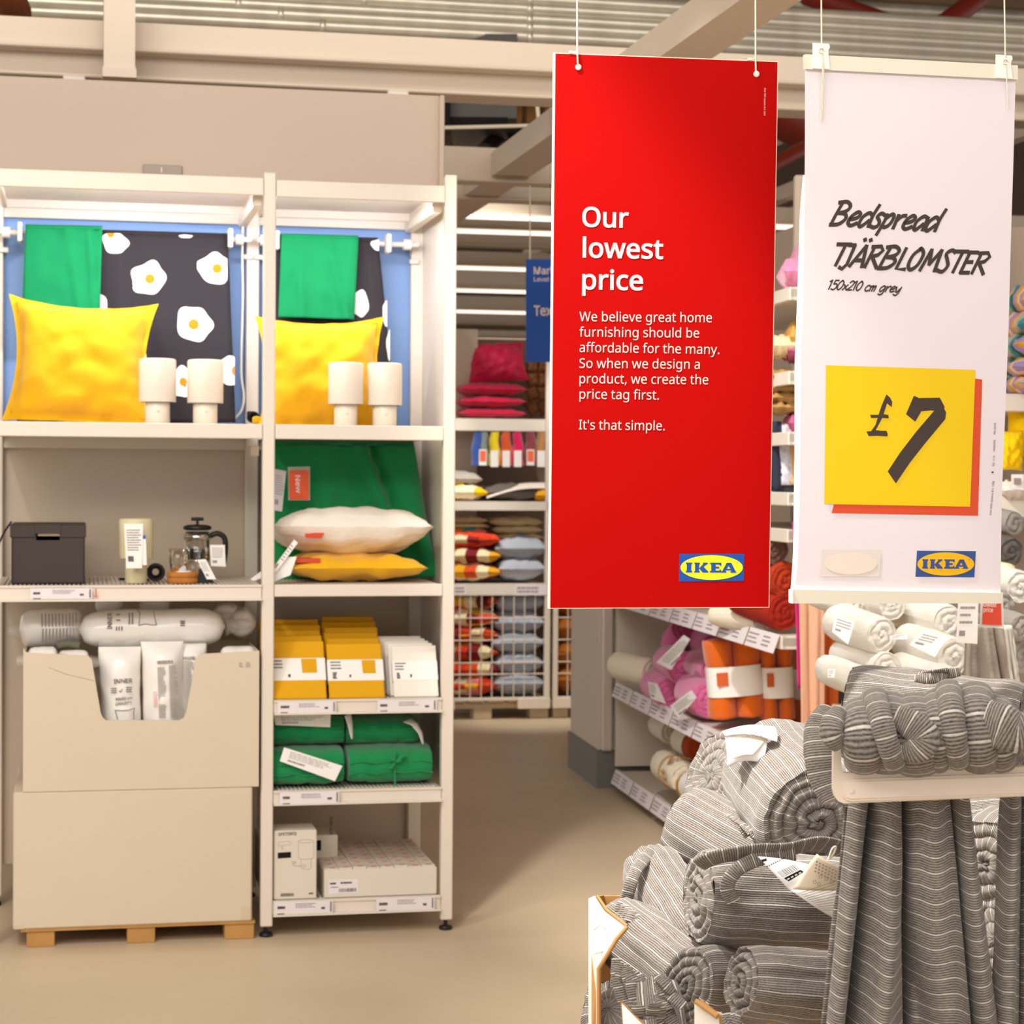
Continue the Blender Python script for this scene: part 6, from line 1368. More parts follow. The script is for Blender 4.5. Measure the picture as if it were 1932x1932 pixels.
for k, (px, py, w_, h_, m, lb) in enumerate(((1470, 655, 60, 40, M_bge, 'beige cushion leaning on the second gondola shelf'), (1500, 640, 34, 60, mat('ochre_cotton', 'c89a4a', rough=.8), 'ochre pointed cushion on the second gondola shelf'), (1500, 665, 44, 34, mat('mauve_cotton', 'b4557e', rough=.8), 'mauve cushion on the second gondola shelf'),
        (1475, 712, 70, 24, M_brn, 'brown patterned cushion between the signs, topmost'), (1480, 733, 76, 24, M_brn, 'brown patterned cushion between the signs, second'), (1478, 752, 76, 22, M_brn, 'brown patterned cushion between the signs, third'), (1480, 770, 76, 22, M_brn, 'brown patterned cushion between the signs, lowest'), (1506, 800, 50, 42, mat('mauve_cotton', 'b4557e'), 'mauve cushion poking out under the brown ones'))):
    blob(px, py, 6.35, w_, h_, lb, m, k + 30, 'cushions between the signs')
for k, (px, w_, y0, y1, m, lb) in enumerate(((1463, 22, 795, 925, mat('navy_cotton', '2a2c40', rough=.9), 'navy cloth hanging in the gap between the signs'), (1482, 22, 800, 915, mat('white_grey_print', 'c9c8d2', rough=.9, noise_=.5, nscale=60), 'white and grey printed cloth hanging between the signs'), (1498, 16, 835, 915, mat('tan_cotton', 'dba46a', rough=.9), 'tan cloth hanging between the signs'), (1476, 46, 880, 934, mat('slate_cotton', '50525c', rough=.9), 'slate cloth behind the hanging samples between the signs'))):
    mb = MB(); Y = 6.3 + .03 * (k == 3); cloth(mb, at(px - w_ / 2, y0, Y), at(px + w_ / 2, y0, Y), at(px + w_ / 2 + 3, y1, Y), at(px - w_ / 2 - 2, y1, Y), 8, 12, folds=((.5, .1, .2, .01, .5),), seed=k); mb.build('hanging_cloth', m, o=at(px, y0, Y), label=lb, cat='cloth', group='cloths hanging between the signs', mods=[('solid', .004)])
# ---------------------------------------------------------------- pale rolls on the right
M_pale = mat('pale_grey_fleece', 'dcd6cc', rough=.95, bump=.2, bscale=150, noise_=.06, nscale=20); M_mid = mat('mid_grey_fleece', '9c958d', rough=.95, bump=.2, bscale=150); M_dkr = mat('dark_grey_fleece', '5f5852', rough=.95, bump=.2, bscale=150)
dz = thing('display_table', 'low white display plinth carrying the pale grey rolls', 'plinth', W0, (1.35, 5.3, 0)); MB().box((.80, 4.85, 0), (2.2, 5.12, at(1600, 1338, 5.0).z), bev=.004).build('plinth_body', M_white, parent=dz)
pr = 'pale rolled throws'
for k, (ax, ay, bx_, by_, R, Y, m, lb) in enumerate((
        (1664, 1200, 1588, 1180, .047, 5.0, M_pale, 'pale roll with a white tag at the left of the pale pile'), (1799, 1240, 1722, 1208, .050, 4.95, M_pale, 'pale roll with a bright tag in the middle of the pale pile'), (1786, 1292, 1690, 1252, .046, 4.9, M_pale, 'pale roll low in the pile above the striped blankets'),
        (1684, 1142, 1640, 1130, .042, 5.15, M_pale, 'pale roll with its end just under the white sign'), (1790, 1176, 1700, 1160, .048, 5.1, M_pale, 'pale roll lying crosswise behind the bright tag'), (1672, 1262, 1590, 1228, .044, 5.0, M_pale, 'pale crumpled roll on the left, second row'), (1640, 1292, 1580, 1262, .040, 4.95, M_pale, 'pale roll at the lower left touching the striped blankets'), (1620, 1145, 1575, 1135, .036, 5.2, M_pale, 'pale roll at the upper left of the pile beside the amber strip'), (1745, 1140, 1700, 1130, .03, 5.25, M_pale, 'pale roll end under the middle of the white sign'),
        (1925, 1108, 1860, 1080, .044, 5.2, M_pale, 'white roll with a spiral end at the right picture edge'), (1908, 1042, 1850, 1030, .040, 5.4, M_dkr, 'dark grey roll with a spiral end at the right edge'), (1915, 988, 1850, 984, .034, 5.5, M_mid, 'mid grey roll at the top of the right pile'), (1888, 1148, 1850, 1130, .044, 5.1, M_mid, 'mid grey roll behind the orange tag'), (1928, 1185, 1880, 1170, .035, 5.0, M_mid, 'small grey roll at the right edge under the white one'), (1930, 1235, 1880, 1215, .05, 5.05, M_mid, 'mid grey roll low at the right edge'), (1906, 1078, 1860, 1066, .02, 5.3, M_bge, 'small beige roll between the dark and white ones'))):
    A = at(ax, ay, Y); B = at(bx_, by_, Y); B = A + (B - A).normalized() * .08 + Vector((0, .20, .0)); B.z = A.z + .02
    throwroll(A, B, R, lb, m, k + 41, pr if m is M_pale else 'grey rolls at the right edge', sq=1.0)
M_ptag = mat('bright_tag', 'ffffff', rough=.5)
for k, (q, lb) in enumerate(((((1576, 1160), (1613, 1172), (1600, 1216), (1570, 1192)), 'white tag on the left pale roll'), (((1740, 1190), (1788, 1202), (1764, 1240), (1716, 1216)), 'bright white tag on the middle pale roll'), (((1678, 1200), (1712, 1194), (1712, 1206), (1680, 1206)), 'white tag end between the two middle pale rolls'), (((1562, 1262), (1576, 1262), (1574, 1278), (1562, 1278)), 'small white label beside the orange hanging throw'))):
    tagcard('care_tag', q, 4.86 - .0, lb, m=M_ptag, pm=M_inkg, rows=3, seed=k, fr=W0, group='tags on the pale rolls')
# hanging grey throw right
for k, (x0, x1, x2, x3, y0, y1, Y, m, lb) in enumerate(((1822, 1892, 1815, 1918, 1178, 1340, 4.55, mat('taupe_fleece', 'a89c90', rough=.95, bump=.2, bscale=150), 'taupe throw hanging under the price tags at the right'), (1892, 1908, 1912, 1932, 1180, 1345, 4.5, M_pale, 'pale folded edge of a throw hanging at the right'))):
    mb = MB(); cloth(mb, at(x0, y0, Y), at(x1, y0, Y), at(x3, y1, Y), at(x2, y1, Y), 24, 20, folds=((.05, .0, .05, .03, .2), (.3, .05, .08, -.02, .5), (.5, .12, .06, .02, .5), (.75, .12, .05, -.03, .4)), seed=k + 5, wr=.006)
    mb.build('hanging_throw', m, o=at(x0, y0, Y), label=lb, cat='throw', mods=[('solid', .006)])
tagcard('price_tag', ((1808, 1130), (1846, 1130), (1844, 1215), (1804, 1212)), 4.3, 'white price tag hanging below the white sign at the right', pm=M_inkg, rows=3, seed=9, fr=W0)
t, M = tagcard('price_tag', ((1852, 1116), (1892, 1118), (1894, 1186), (1848, 1182)), 4.32, 'red price tag with white lettering beside the white one', fr=W0)
PT = Pl(at(1852, 1116, 4.315), at(1892, 1118, 4.315), at(1850, 1182, 4.315))
patch(PT, ((1855, 1121), (1888, 1122), (1890, 1180), (1853, 1178)), .0005, 'red_field', mat('tag_red2', 'd9482f', rough=.6), t)
mb = MB(); ptxt(mb, PT, 'lowest', 1854, 1144, 1880, 1145, 8, z=.0012, bold=.02); ptxt(mb, PT, 'price', 1855, 1154, 1873, 1155, 8, z=.0012, bold=.02); mb.build('lettering', M_redw, parent=t)
# ---------------------------------------------------------------- right edge shelves
r = thing('shelving_bay', 'white shelving with rainbow and yellow cushions at the right picture edge', 'shelving', W0, at(1890, 955, 6.2))
for y0, y1 in ((744, 776), (938, 976)):
    a = at(1840, y1, 6.0); b = at(2100, y0, 6.0); MB().box((a.x, 6.0, a.z), (b.x, 6.5, b.z), bev=.003).build('shelf', M_white, parent=r)
MB().box((at(1840, 900, 6.5).x, 6.5, .1), (3.2, 6.53, 2.1)).build('back_panel', M_beige, parent=r)
M_rb = bpy.data.materials.new('rainbow_stripe'); M_rb.use_nodes = True
nt = M_rb.node_tree; b = nt.nodes['Principled BSDF']; tc = nt.nodes.new('ShaderNodeUVMap'); sp = nt.nodes.new('ShaderNodeSeparateXYZ'); nt.links.new(tc.outputs[0], sp.inputs[0])
mm_ = nt.nodes.new('ShaderNodeMath'); mm_.operation = 'MULTIPLY'; mm_.inputs[1].default_value = 4.2; nt.links.new(sp.outputs[1], mm_.inputs[0]); fr_ = nt.nodes.new('ShaderNodeMath'); fr_.operation = 'FRACT'; nt.links.new(mm_.outputs[0], fr_.inputs[0])
cr = nt.nodes.new('ShaderNodeValToRGB'); cr.color_ramp.interpolation = 'CONSTANT'; cols = ['b79ad0', 'f0b010', 'f0c0a8', 'b0c8b0', '4a98a8', '1f6a4a', 'b79ad0', 'f0b010', 'f3ddc8']
el = cr.color_ramp.elements; el.remove(el[1]); el[0].color = lin(cols[0])
for i, c in enumerate(cols[1:], 1): e = el.new(i / len(cols)); e.color = lin(c)
nt.links.new(fr_.outputs[0], cr.inputs[0]); nt.links.new(cr.outputs[0], b.inputs['Base Color']); b.inputs['Roughness'].default_value = .9
for k, (px, py, w_, h_, lb) in enumerate(((1935, 725, 84, 34, 'rainbow striped cushion at the right edge, lowest'), (1930, 696, 92, 38, 'rainbow striped cushion at the right edge, fourth from the top'), (1935, 655, 96, 50, 'rainbow striped cushion at the right edge, third from the top'), (1938, 610, 90, 50, 'rainbow striped cushion at the right edge, second from the top'), (1945, 565, 84, 54, 'rainbow striped cushion at the right edge, topmost'))):
    t = blob(px, py, 6.08, w_, h_, lb, M_rb, k + 70, 'rainbow striped cushions', dep=.36, rot=-.25 if k > 2 else -.05)
M_yk = mat('bright_yellow_knit', 'ffd000', rough=.95, bump=.5, bscale=60)
for k, (px, py, w_, h_, lb) in enumerate(((1935, 812, 70, 105, 'bright yellow knitted cushion at the right edge, upper'), (1906, 850, 46, 76, 'yellow knitted cushion at the right edge, lower left'))):
    c = at(px, py, 6.1 - .05 * k); mb = MB(); pillow(mb, w_ * 6.1 / F, h_ * 6.1 / F, .08, M=Matrix.Translation(c), pinch=.06, n=16, seed=k); mb.build('cushion', M_yk, o=c, label=lb, cat='cushion', group='yellow knitted cushions')
blob(1915, 925, 6.05, 70, 34, 'white cushion with a paper label at the right edge', M_ws, 90)
tagcard('paper_label', ((1908, 895), (1932, 895), (1932, 925), (1908, 922)), 5.95, 'white paper label with a grey picture at the right edge', pm=None, fr=W0)
a = at(1913, 902, 5.945); b = at(1926, 914, 5.945); MB().box((a.x, 5.944, b.z), (b.x, 5.9455, a.z)).build('grey_picture', mat('grey_picture', '9a8f88'), o=a, label='small grey picture printed on the white label at the right edge', cat='print')
# ---------------------------------------------------------------- striped blankets, foreground
MS = stripe_mat('striped_knit', '2a2523', 'a29990', 'd8d0c6', period=.0172, ribs=6, lw=.09)
FG = 'striped grey rolled blankets'
def strrol(ax, ay, Ya, bx_, by_, Yb, R, lb, seed, L=None, sq=1.0, pitch=.017, amp=.008, spin=None, taper=0, end2=True, nx=40, wr=.005, vs_=1.0):
    A = at(ax, ay, Ya); B = at(bx_, by_, Yb)
    if L: B = A + (B - A).normalized() * L
    t = thing('rolled_blanket', lb, 'blanket', W0, A, FG); M = axisM(A, B, seed * 1.1 if spin is None else spin)
    mb = MB(); roll(mb, (B - A).length, R, seed=seed, pitch=pitch, M=M, nphi=96, nx=nx, nr=34, wr=wr, amp=amp, sq=sq, taper=taper, bulge=.014, end2=end2, vs_=vs_); mb.build('rolled_cloth', MS, parent=t)
    return t, M, (B - A).length
def band(mb, path, w_, th, M=None, n=14, vscale=1.0, swap=False):
    """thick soft strip swept along path; uv.y along the length"""
    path = [Vector(p) for p in path]; ws = w_ if isinstance(w_, (list, tuple)) else [w_] * len(path); vs = []; uv = []; ln = 0; side = None
    for i, p in enumerate(path):
        t = (path[min(i + 1, len(path) - 1)] - path[max(i - 1, 0)]).normalized()
        if side is None: side = Vector((1, 0, 0)) if abs(t.x) < .8 else Vector((0, 0, 1))
        s_ = (side - t * side.dot(t)).normalized(); side = s_; nn = t.cross(s_)
        if i: ln += (p - path[i - 1]).length
        for k in range(n + 1):
            a_ = 2 * pi * k / n; vs.append(p + s_ * (cos(a_) * ws[i] / 2) + nn * (math.copysign(abs(sin(a_)) ** .7, sin(a_)) * th / 2)); uv.append((k / n * ws[i] * 2, ln * vscale) if not swap else (ln, k / n * ws[i] * 2))
    fs = [(i * (n + 1) + k, i * (n + 1) + k + 1, (i + 1) * (n + 1) + k + 1, (i + 1) * (n + 1) + k) for i in range(len(path) - 1) for k in range(n)]
    mb.add(vs, fs, uv=uv, smooth=True, M=M)
    mb.add(vs[:n], [tuple(range(n))[::-1]], uv=uv[:n], M=M); mb.add(vs[-n - 1:-1], [tuple(range(n))], uv=uv[-n - 1:-1], M=M); return mb
def tassels(parent, pts, Y, n, ln, seed, dirv=(0, -.3, -1), w_=.011):
    r = random.Random(seed); P = [at(x, y, Y if not isinstance(Y, (tuple, list)) else Y[0] + (Y[1] - Y[0]) * i / (len(pts) - 1)) for i, (x, y) in enumerate(pts)]
    for k in range(n):
        u = (k + .5) / n * (len(P) - 1); i = min(int(u), len(P) - 2); p = P[i].lerp(P[i + 1], u - i)
        d = Vector((dirv[0] + r.uniform(-.4, .4), dirv[1] + r.uniform(-.3, .1), dirv[2] + r.uniform(-.3, .3))).normalized() * ln * r.uniform(.7, 1.2)
        s_ = Vector((r.uniform(-.003, .003), -r.uniform(.002, .006), r.uniform(-.001, .003)))
        mb = MB(); band(mb, [p, p + d * .35 + s_, p + d * .7 + s_ * .5, p + d], [w_ * .8, w_, w_ * 1.1, w_ * .9], .004, n=8); mb.build('tassel', MS, parent=parent)
def flap(parent, pts, Ys, w_, th=.006, name='loose_edge'):
    P = smooth3([at(x, y, Y) for (x, y), Y in zip(pts, Ys)], 6); mb = MB(); band(mb, P, w_, th, n=16); mb.build(name, MS, parent=parent)
# back row
t, M, L = strrol(1606, 1336, 3.20, 1930, 1372, 3.10, .070, 'striped blanket roll lying crosswise at the very back of the pile', 1, spin=.4, nx=60, pitch=.02)
tassels(t, ((1722, 1282), (1745, 1268), (1775, 1285)), 3.06, 6, .035, 3, dirv=(1, -.2, .1), w_=.014)
strrol(1850, 1360, 3.35, 1990, 1390, 3.3, .066, 'striped blanket roll at the back right behind the draped bundle', 2)
strrol(1530, 1440, 3.30, 1700, 1470, 3.3, .064, 'striped blanket roll tucked behind the spiral roll, beside the rail', 3)
t, M, L = strrol(1345, 1462, 3.02, 1500, 1500, 3.10, .070, 'striped blanket roll with a bright folded tag, leftmost in the upper row', 4, sq=.92, amp=.004, spin=.5)
t1, M, L = strrol(1545, 1552, 2.72, 1455, 1452, 3.02, .081, 'large striped roll with a round spiral end facing right, middle of the pile', 5, spin=.6, pitch=.0165, amp=.010, sq=.97)
# folded paper tag on it
tg = thing('care_tag', 'bright white folded care tag on the upper left blanket roll', 'tag', W0, at(1415, 1400, 2.88), 'paper tags on the striped blankets')
def bent(parent, q, Ys, nm, m=M_ptag, bow=.01, th=.0008):
    P = [at(x, y, Y) for (x, y), Y in zip(q, Ys)]
    MB().grid(lambda u, w2: (P[0].lerp(P[1], u)).lerp(P[3].lerp(P[2], u), w2) + Vector((0, -bow * sin(pi * w2), bow * .6 * sin(pi * u))), 10, 10).build(nm, m, parent=parent, mods=[('solid', th)])
bent(tg, ((1362, 1380), (1464, 1372), (1466, 1400), (1368, 1388)), (2.88, 2.88, 2.84, 2.85), 'upper_leaf')
bent(tg, ((1368, 1390), (1448, 1394), (1438, 1440), (1372, 1448)), (2.86, 2.86, 2.83, 2.84), 'lower_leaf')
bent(tg, ((1374, 1392), (1444, 1396), (1420, 1424), (1384, 1432)), (2.85, 2.85, 2.82, 2.825), 'inner_leaf', m=mat('cream_leaf', 'f0dfc6', rough=.7), bow=.004)
PQ = Pl(at(1368, 1384, 2.835), at(1464, 1380, 2.835), at(1370, 1400, 2.835)); mb = MB(); a_ = PQ.loc(1400, 1392); b_ = PQ.loc(1440, 1380); fine_print(mb, a_.x, a_.y, b_.x, b_.y, 3, 0, 3, PQ.m, .5); mb.build('print', M_inkg, parent=tg)
# second row
t, M, L = strrol(1296, 1550, 2.96, 1500, 1668, 2.82, .058, 'striped blanket roll with fringe, left end rounded, under the tagged roll', 6, spin=.2, nx=44)
tassels(t, ((1372, 1536), (1400, 1556), (1436, 1575), (1470, 1600)), (2.80, 2.72), 13, .03, 7, dirv=(.7, -.4, -.4))
t, M, L = strrol(1318, 1692, 2.58, 1640, 1712, 2.64, .062, 'wide striped roll lying crosswise with its spiral end at the left and a paper label', 7, spin=1.9, pitch=.015, amp=.010, nx=60, sq=.98)
flap(t, ((1318, 1632), (1350, 1618), (1420, 1606), (1480, 1604), (1540, 1592), (1590, 1602)), (2.53, 2.52, 2.52, 2.53, 2.55, 2.58), .026, .007)
flap(t, ((1384, 1700), (1372, 1672), (1392, 1640), (1440, 1618), (1500, 1610)), (2.515, 2.51, 2.51, 2.52, 2.53), .018, .006)
# paper label
tg = thing('care_tag', 'folded paper care label with barcode on the wide crosswise roll', 'tag', W0, at(1520, 1680, 2.5), 'paper tags on the striped blankets')
bent(tg, ((1430, 1616), (1530, 1632), (1560, 1690), (1494, 1684)), (2.508, 2.508, 2.50, 2.50), 'front_leaf', bow=.003)
bent(tg, ((1496, 1678), (1541, 1611), (1595, 1645), (1588, 1680)), (2.494, 2.488, 2.492, 2.496), 'raised_leaf', m=mat('cream_leaf', 'f0dfc6'), bow=.004)
bent(tg, ((1492, 1680), (1590, 1678), (1596, 1760), (1560, 1725)), (2.496, 2.496, 2.50, 2.50), 'lower_leaf', m=M_paper, bow=.006)
PQ = Pl(at(1440, 1645, 2.492), at(1520, 1608, 2.492), at(1470, 1690, 2.492)); mb = MB()
def qd(mb, P, pts, z=0): q = [P.loc(*p) for p in pts]; mb.add([(p.x, p.y, z) for p in q], [(0, 1, 2, 3)], M=P.m)
def lerp2(a, b, t): return (a[0] + (b[0] - a[0]) * t, a[1] + (b[1] - a[1]) * t)
rr = random.Random(2); TLb, TRb, BRb, BLb = (1466, 1645), (1500, 1630), (1510, 1640), (1477, 1655); u = 0
while u < .97:
    w_ = rr.choice((.03, .05)); qd(mb, PQ, (lerp2(TLb, TRb, u), lerp2(TLb, TRb, u + w_), lerp2(BLb, BRb, u + w_), lerp2(BLb, BRb, u))); u += w_ + rr.choice((.03, .05))
mb.build('barcode', M_inkg, parent=tg)
mb = MB(); qd(mb, PQ, ((1479, 1657), (1510, 1641), (1517, 1645), (1488, 1663))); mb.build('black_field', M_black, parent=tg)
mb = MB()
for k in range(4): x = 1486 + 7.2 * k; y = 1657 - 3.7 * k; qd(mb, PQ, ((x - 1.5, y + 1), (x + 3, y - 1.4), (x + 4.6, y + .8), (x, y + 3.4)), .0004)
mb.build('white_letters', M_paper, parent=tg)
mb = MB(); 
for i in range(9): qd(mb, PQ, ((1446 + i * 4, 1637 - 2 * i), (1448.5 + i * 4, 1636 - 2 * i), (1449 + i * 4, 1630 - 2 * i + 3), (1446.5 + i * 4, 1631 - 2 * i + 3)))
qd(mb, PQ, ((1436, 1622), (1446, 1619), (1447, 1624), (1438, 1627)))
mb.build('print', M_ink, parent=tg)
PQ2 = Pl(at(1500, 1690, 2.484), at(1590, 1680, 2.484), at(1500, 1740, 2.484)); mb = MB()
for k in range(11):
    a0 = (1508 + 4.5 * k, 1685 + 3.1 * k); b0 = (1588, 1660 + 6.0 * k - 2); 
    if a0[0] < b0[0] - 6: qd(mb, PQ2, (a0, b0, (b0[0], b0[1] + 1.1), (a0[0], a0[1] + 1.1)))
for k in range(4): 
    for j in range(8): x = 1540 + 6 * j - k; y = 1624 + 3.0 * j + 6 * k; qd(mb, PQ2, ((x, y), (x + 3.5, y + 1.6), (x + 2.5, y + 4), (x - 1, y + 2.4)), .0)
for x, y in ((1534, 1662), (1545, 1652), (1542, 1666), (1556, 1656), (1566, 1662)):
    q = [PQ2.loc(*p) for p in ((x, y), (x + 5, y - 1), (x + 6, y + 4), (x + 1, y + 5), (x, y))]; mb.strip([(p.x, p.y) for p in q], .0006, 0, M=PQ2.m)
mb.build('care_text', mat('taupe_print', 'a0917f'), parent=tg)
MB().tube(smooth3([at(x, y, 2.49) for x, y in ((1562, 1622), (1572, 1612), (1577, 1598), (1570, 1602), (1564, 1620))], 4), .0016, 6).build('tag_loop', M_rope, parent=tg)
# third row
t, M, L = strrol(1398, 1852, 2.44, 1640, 1872, 2.50, .046, 'striped roll at the bottom centre with a ragged open end facing left', 8, spin=.9, pitch=.012, amp=.014, nx=50, sq=.96, wr=.006)
t, M, L = strrol(1293, 1862, 2.50, 1440, 1866, 2.70, .048, 'striped roll with a tall narrow spiral end, left of the bottom centre roll', 9, spin=.3, pitch=.011, sq=.8)
t, M, L = strrol(1228, 1640, 2.90, 1335, 1800, 2.70, .046, 'striped roll standing out at the left over the carton edge', 10, sq=1.0, amp=.004, spin=.3)
tassels(t, ((1170, 1700), (1196, 1722), (1232, 1760), (1262, 1782)), (2.72, 2.62), 12, .024, 8, dirv=(.1, -.3, -.7), w_=.013)
flap(t, ((1180, 1706), (1190, 1668), (1204, 1636), (1232, 1604)), (2.80, 2.80, 2.82, 2.86), .018, .008)
t, M, L = strrol(1172, 1752, 2.76, 1330, 1880, 2.56, .048, 'striped roll inside the left carton wall with a hanging fringe', 11, amp=.004)
tassels(t, ((1160, 1806), (1182, 1826), (1208, 1842)), (2.51, 2.50), 7, .045, 9, dirv=(.2, -.2, -.9), w_=.015)
t, M, L = strrol(1240, 1862, 2.50, 1262, 2000, 2.42, .026, 'small striped roll with folded fringe at the bottom beside the spiral roll', 12, amp=.003)
tassels(t, ((1238, 1840), (1246, 1860), (1240, 1890), (1248, 1915)), 2.42, 9, .03, 10, dirv=(.6, -.2, -.6), w_=.016)
tassels(t, ((1200, 1922), (1225, 1918), (1250, 1920)), 2.40, 5, .02, 11, dirv=(0, -.2, .3), w_=.016)
tassels(t, ((1340, 1916), (1365, 1912), (1390, 1916)), 2.33, 6, .024, 12, dirv=(0, -.2, -.4), w_=.016)
t, M, L = strrol(1855, 1630, 2.74, 1980, 1580, 2.95, .066, 'striped roll with a spiral end between the two draped blankets', 13, spin=.5)
strrol(1150, 1905, 2.62, 1200, 1960, 2.7, .045, 'dark striped roll deep in the left corner of the carton', 14, amp=.003)
strrol(1880, 1770, 2.72, 1990, 1760, 2.8, .06, 'striped roll low between the two draped blankets', 17, amp=.004)
strrol(1660, 1580, 3.0, 1900, 1560, 3.0, .06, 'striped roll behind the draped blanket, under the rail', 16, amp=.003)
# carton
ct = thing('display_carton', 'white cardboard carton with a brown inside holding the striped blankets', 'carton', W0, (.5, 2.8, 0))
xl = at(1115, 1700, 2.72).x; zt_ = at(1140, 1688, 3.02).z; xr = 1.25
outer = mat('white_liner', 'f0e8dc', rough=.6); 
pl1 = at(1118, 1690, 2.72)
def wallp(pts, th, nm, mo, mi_, parent):                 # double skinned card: outside white, inside brown
    P = [Vector(p) for p in pts]; n = (P[1] - P[0]).cross(P[2] - P[0]).normalized(); mb = MB(); k = len(P)
    mb.add(P, [tuple(range(k))]); mb.add([p - n * th for p in P], [tuple(range(k))[::-1]], mi=1)
    mb.add(P + [p - n * th for p in P], [(i, k + i, k + (i + 1) % k, (i + 1) % k) for i in range(k)], mi=1); mb.build(nm, [mo, mi_], parent=parent)
zf = at(1112, 1690, 2.70).z
A = at(1113, 1693, 2.66); Bk = at(1180, 1684, 3.12); zfar = at(1130, 1689, 3.02).z
# left wall, far wall, right wall, low front wall
wallp([(A.x, A.y, 0), (A.x, A.y, A.z), (A.x + .03, 3.02, zfar), (A.x + .03, 3.02, 0)], .005, 'side_wall', outer, M_kraft, ct)
wallp([(A.x + .03, 3.02, 0), (A.x + .03, 3.02, zfar), (xr, 3.04, zfar), (xr, 3.04, 0)][::1], .005, 'far_wall', outer, M_kraft, ct)
wallp([(xr, 3.04, 0), (xr, 3.04, zfar - .1), (xr, 2.4, zfar - .1), (xr, 2.4, 0)], .005, 'side_wall', outer, M_kraft, ct)
fA = at(1113, 1693, 2.36); 
wallp([at(1113, 1990, 2.60), at(1113, 1694, 2.645), at(1122, 1690, 2.645), at(1142, 1718, 2.63), at(1182, 1747, 2.60), at(1163, 1770, 2.59), at(1129, 1826, 2.60), at(1129, 1990, 2.60)][::-1], .005, 'bent_flap', M_kraft, outer, ct)
wallp([at(1180, 1990, 2.36), at(1170, 1888, 2.40), at(1172, 1892, 2.40), at(1215, 1936, 2.38), at(1215, 1990, 2.38)][::-1], .004, 'inner_flap', outer, M_kraft, ct)
wallp([at(1310, 1990, 2.24), at(1310, 1892, 2.24), at(1318, 1888, 2.24), at(1356, 1918, 2.22), at(1362, 1990, 2.22)][::-1], .005, 'front_corner', outer, M_kraft, ct)
MB().tube([at(1313, 1889, 2.235), at(1354, 1918, 2.215)], .0035, 6).build('corrugated_edge', M_kraft, parent=ct)
MB().tube([at(1127, 1690, 2.64), at(1144, 1716, 2.625), at(1183, 1747, 2.595)], .0022, 5).build('corrugated_edge', M_kraft, parent=ct)
MB().tube([at(1183, 1749, 2.595), at(1164, 1771, 2.585), at(1130, 1827, 2.595), at(1130, 1990, 2.595)], .003, 5).build('corrugated_edge', M_kraft, parent=ct)
for k, pts in enumerate((((1120, 1755), (1132, 1745), (1145, 1755)), ((1122, 1800), (1136, 1795), (1150, 1785)))):
    MB().tube([at(x, y, 2.598) for x, y in pts], .0012, 4).build('crease', mat('card_crease', 'd2c8bc'), parent=ct)
# pieces of card seen inside at the left bottom, filler so that no gap shows under the rolls
MB().box((A.x + .04, 2.62, 0), (xr - .02, 2.98, A.z - .42)).build('carton_filling', M_kraft, parent=ct)
# ---------------------------------------------------------------- rail with the draped bundle
hg = thing('display_hanger', 'white rounded display rail holding the knotted striped blanket', 'hanger', W0, at(1590, 1500, 2.28))
PHn = Pl(at(1573, 1400, 2.28), at(1990, 1395, 2.28), at(1573, 1515, 2.28))
def hpoly(pts, z0, z1, nm, m, parent):
    q = [PHn.loc(*p) for p in pts]; a = sum(q[i].x * q[(i + 1) % len(q)].y - q[(i + 1) % len(q)].x * q[i].y for i in range(len(q)))
    if a < 0: q = q[::-1]
    MB().poly([(p.x, p.y) for p in q], z0, z1, 'xy', M=PHn.m).build(nm, m, parent=parent)
M_hang = mat('hanger_plastic', 'e8d8c4', rough=.42, spec=.5)
hpoly(((1573, 1398), (1572, 1490), (1575, 1503), (1582, 1512), (1592, 1516), (2000, 1500), (2000, 1444), (1600, 1459), (1592, 1458), (1588, 1452), (1586, 1398)), -.012, .0, 'frame', M_hang, hg)
hpoly(((1590, 1478), (1593, 1472), (1598, 1470), (2000, 1456), (2000, 1498), (1606, 1511), (1596, 1509), (1591, 1503)), -.0005, .0022, 'label_pocket', M_hang, hg)
hpoly(((1594, 1480), (1598, 1475), (2000, 1461), (2000, 1493), (1604, 1506), (1596, 1503)), .0022, .0034, 'pocket_face', mat('hanger_plastic_light', 'f0dfcf', rough=.35), hg)
c_ = PHn.loc(1607, 1493); MB().lathe([(.0, .0042), (.002, .004), (.0035, .0034)], M=PHn.m @ Matrix.Translation((c_.x, c_.y, 0)), n=16).build('dimple', M_hang, parent=hg)
MB().tube([at(1580, 1400, 2.30), at(1990, 1395, 2.30)], .006, 8).build('top_bar', M_hang, parent=hg)
bd = thing('draped_blanket', 'dark striped blanket knotted over the white rail and hanging down in the foreground', 'blanket', W0, at(1720, 1400, 2.26))
Yc = 2.262
MSd = MS
def fold(px0, px1, top, bot, Y, w0, w1, th, nm='fold', tw=0, seed=0, back=True):
    """one soft fold coming over the rail and down its front"""
    path = []
    if back: path += [at(px0, top + 45, Y + .09), at(px0, top + 12, Y + .075)]
    path += [at(px0, top, Y + .035), at((px0 * 3 + px1) / 4, top + (bot - top) * .25, Y - .004), at((px0 + px1) / 2, top + (bot - top) * .55, Y - .014), at((px0 + 3 * px1) / 4, top + (bot - top) * .8, Y - .010), at(px1, bot, Y + .006)]
    P = smooth3(path, 7); s = Y / F; n = len(P); ws = [(w0 + (w1 - w0) * i / (n - 1)) * s * (1 + .04 * sin(i * .9 + seed)) for i in range(n)]
    mb = MB(); band(mb, P, ws, th, n=22); mb.build(nm, MS, parent=bd)
fold(1626, 1630, 1350, 1430, Yc + .004, 74, 74, .042, seed=1)
fold(1668, 1676, 1338, 1432, Yc + .010, 92, 92, .040, seed=2)
